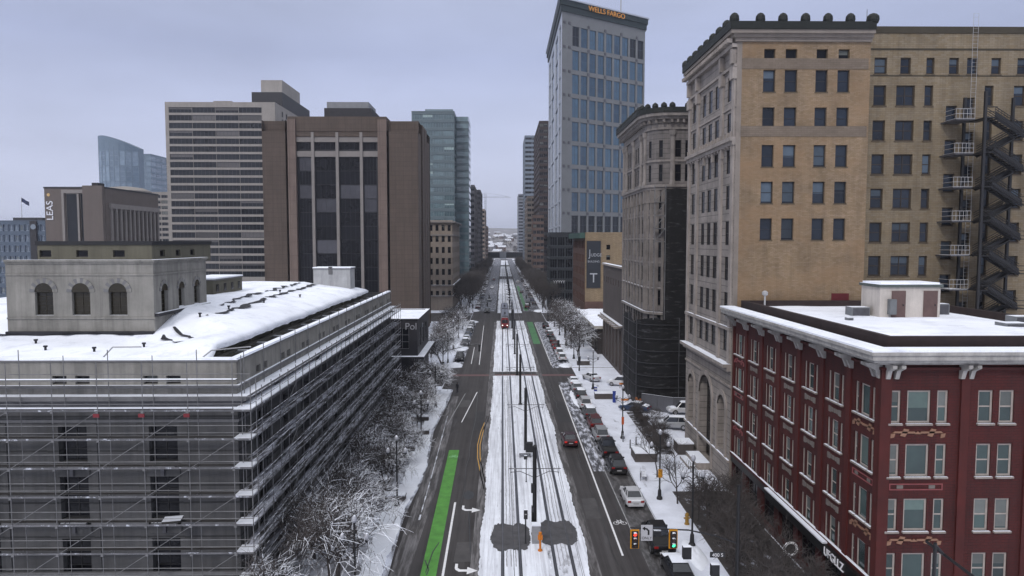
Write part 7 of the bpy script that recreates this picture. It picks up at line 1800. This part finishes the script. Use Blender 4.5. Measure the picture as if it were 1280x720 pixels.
try:
    _m = bpy.data.meshes.new('t'); _m.from_pydata([(0, 0, 0), (0, 0, 1)], [(0, 1)], []); 
    person(G(571, 492)[0] + .1, G(571, 492)[1], 2.6, 'person in a dark coat and hat standing at the kerb by the mid-block crossing', mat('coat_black', (.015, .015, .02), .8), mat('trousers_dark', (.03, .03, .04), .8))
except Exception as ex: print('person failed', ex)

# ================================================================ FAR HILLS, HOUSES, HAZE
mb = MB(); mb.smooth = True; HM = mat('far_hillside', (.30, .29, .30), .9, .4, .02, patch=((.10, .09, .09), .03, .42, .6, (1, 1, 1))); i = mb.mi(HM); nx_, ny_ = 60, 40
def hill(x, y): f = max(0, (y - 1090) / 1900); return 62 * f ** .9 * (1 + .25 * noise.noise(Vector((x * .0015, y * .0015, 0)))) - .3 + 3 * f * noise.noise(Vector((x * .01, y * .01, 1)))
for j in range(ny_ + 1):
    for k in range(nx_ + 1): x = -1800 + 3600 * k / nx_; y = 1085 + 2600 * j / ny_; mb.v.append((x, y, hill(x, y)))
for j in range(ny_):
    for k in range(nx_): q = j * (nx_ + 1) + k; mb.f.append((q, q + 1, q + nx_ + 2, q + nx_ + 1)); mb.m.append(i)
st('hill', mb)
HWL = [mat('house_wall_%s' % n, c, .8) for n, c in (('pale', (.4, .38, .36)), ('brown', (.16, .11, .09)), ('grey', (.22, .22, .24)))]
hm = []
for wmx in HWL:
    a = MB(); a.box(-7, 7, -5, 5, -2, 8, wmx); 
    for q in range(3):
        for s in (1, 4.5): a.box(-5.6 + q * 4.4, -3.6 + q * 4.4, -5.05, -5.001, s, s + 1.8, GL_DARK)
    b = MB(); b.poly([(-7.6, -5.6, 8), (7.6, -5.6, 8), (7.6, 0, 11.5), (-7.6, 0, 11.5)], DIRTY); b.poly([(7.6, 5.6, 8), (-7.6, 5.6, 8), (-7.6, 0, 11.5), (7.6, 0, 11.5)], SNOW); b.poly([(-7.6, 5.6, 8), (-7.6, -5.6, 8), (-7.6, 0, 11.5)], wmx); b.poly([(7.6, -5.6, 8), (7.6, 5.6, 8), (7.6, 0, 11.5)], wmx)
    hm.append((a.mesh('wall'), b.mesh('roof')))
rh_ = random.Random(9)
for k in range(44):
    y = 1150 + k * 34 + rh_.uniform(-10, 10); x = rh_.uniform(-.032, .036) * y
    e_ = empty('house', (x, y, hill(x, y)), rh_.uniform(-.5, .5), 'small hazy house with a snowy roof on the hillside at the end of the avenue', 'house', 'houses on the far hillside'); a, b = hm[k % 3]; link('wall', a, e_); link('roof', b, e_)
for k in range(40):
    y = 1130 + k * 30; x = rh_.uniform(-.034, .038) * y
    tree('hillside_tree', TB_[k % 3], x, y, hill(x, y) - .3, rh_.uniform(0, 6), 1.3, 'hazy leafless tree among the houses on the far hillside', 'trees on the far hillside')
hz = MB(); hz.box(-3600, 3600, -400, 6100, -1.5, 160, None or SNOW); me = hz.mesh('haze'); me.materials.clear()
hmat = bpy.data.materials.new('haze_air'); t = NT(hmat); out = t.n('ShaderNodeOutputMaterial'); pv = t.n('ShaderNodeVolumePrincipled'); pv.inputs['Color'].default_value = (.80, .84, .95, 1); pv.inputs['Density'].default_value = .00017; pv.inputs['Anisotropy'].default_value = .2
t.l(pv.outputs[0], out.inputs['Volume']); me.materials.append(hmat); ho = link('haze', me); ho['kind'] = 'stuff'
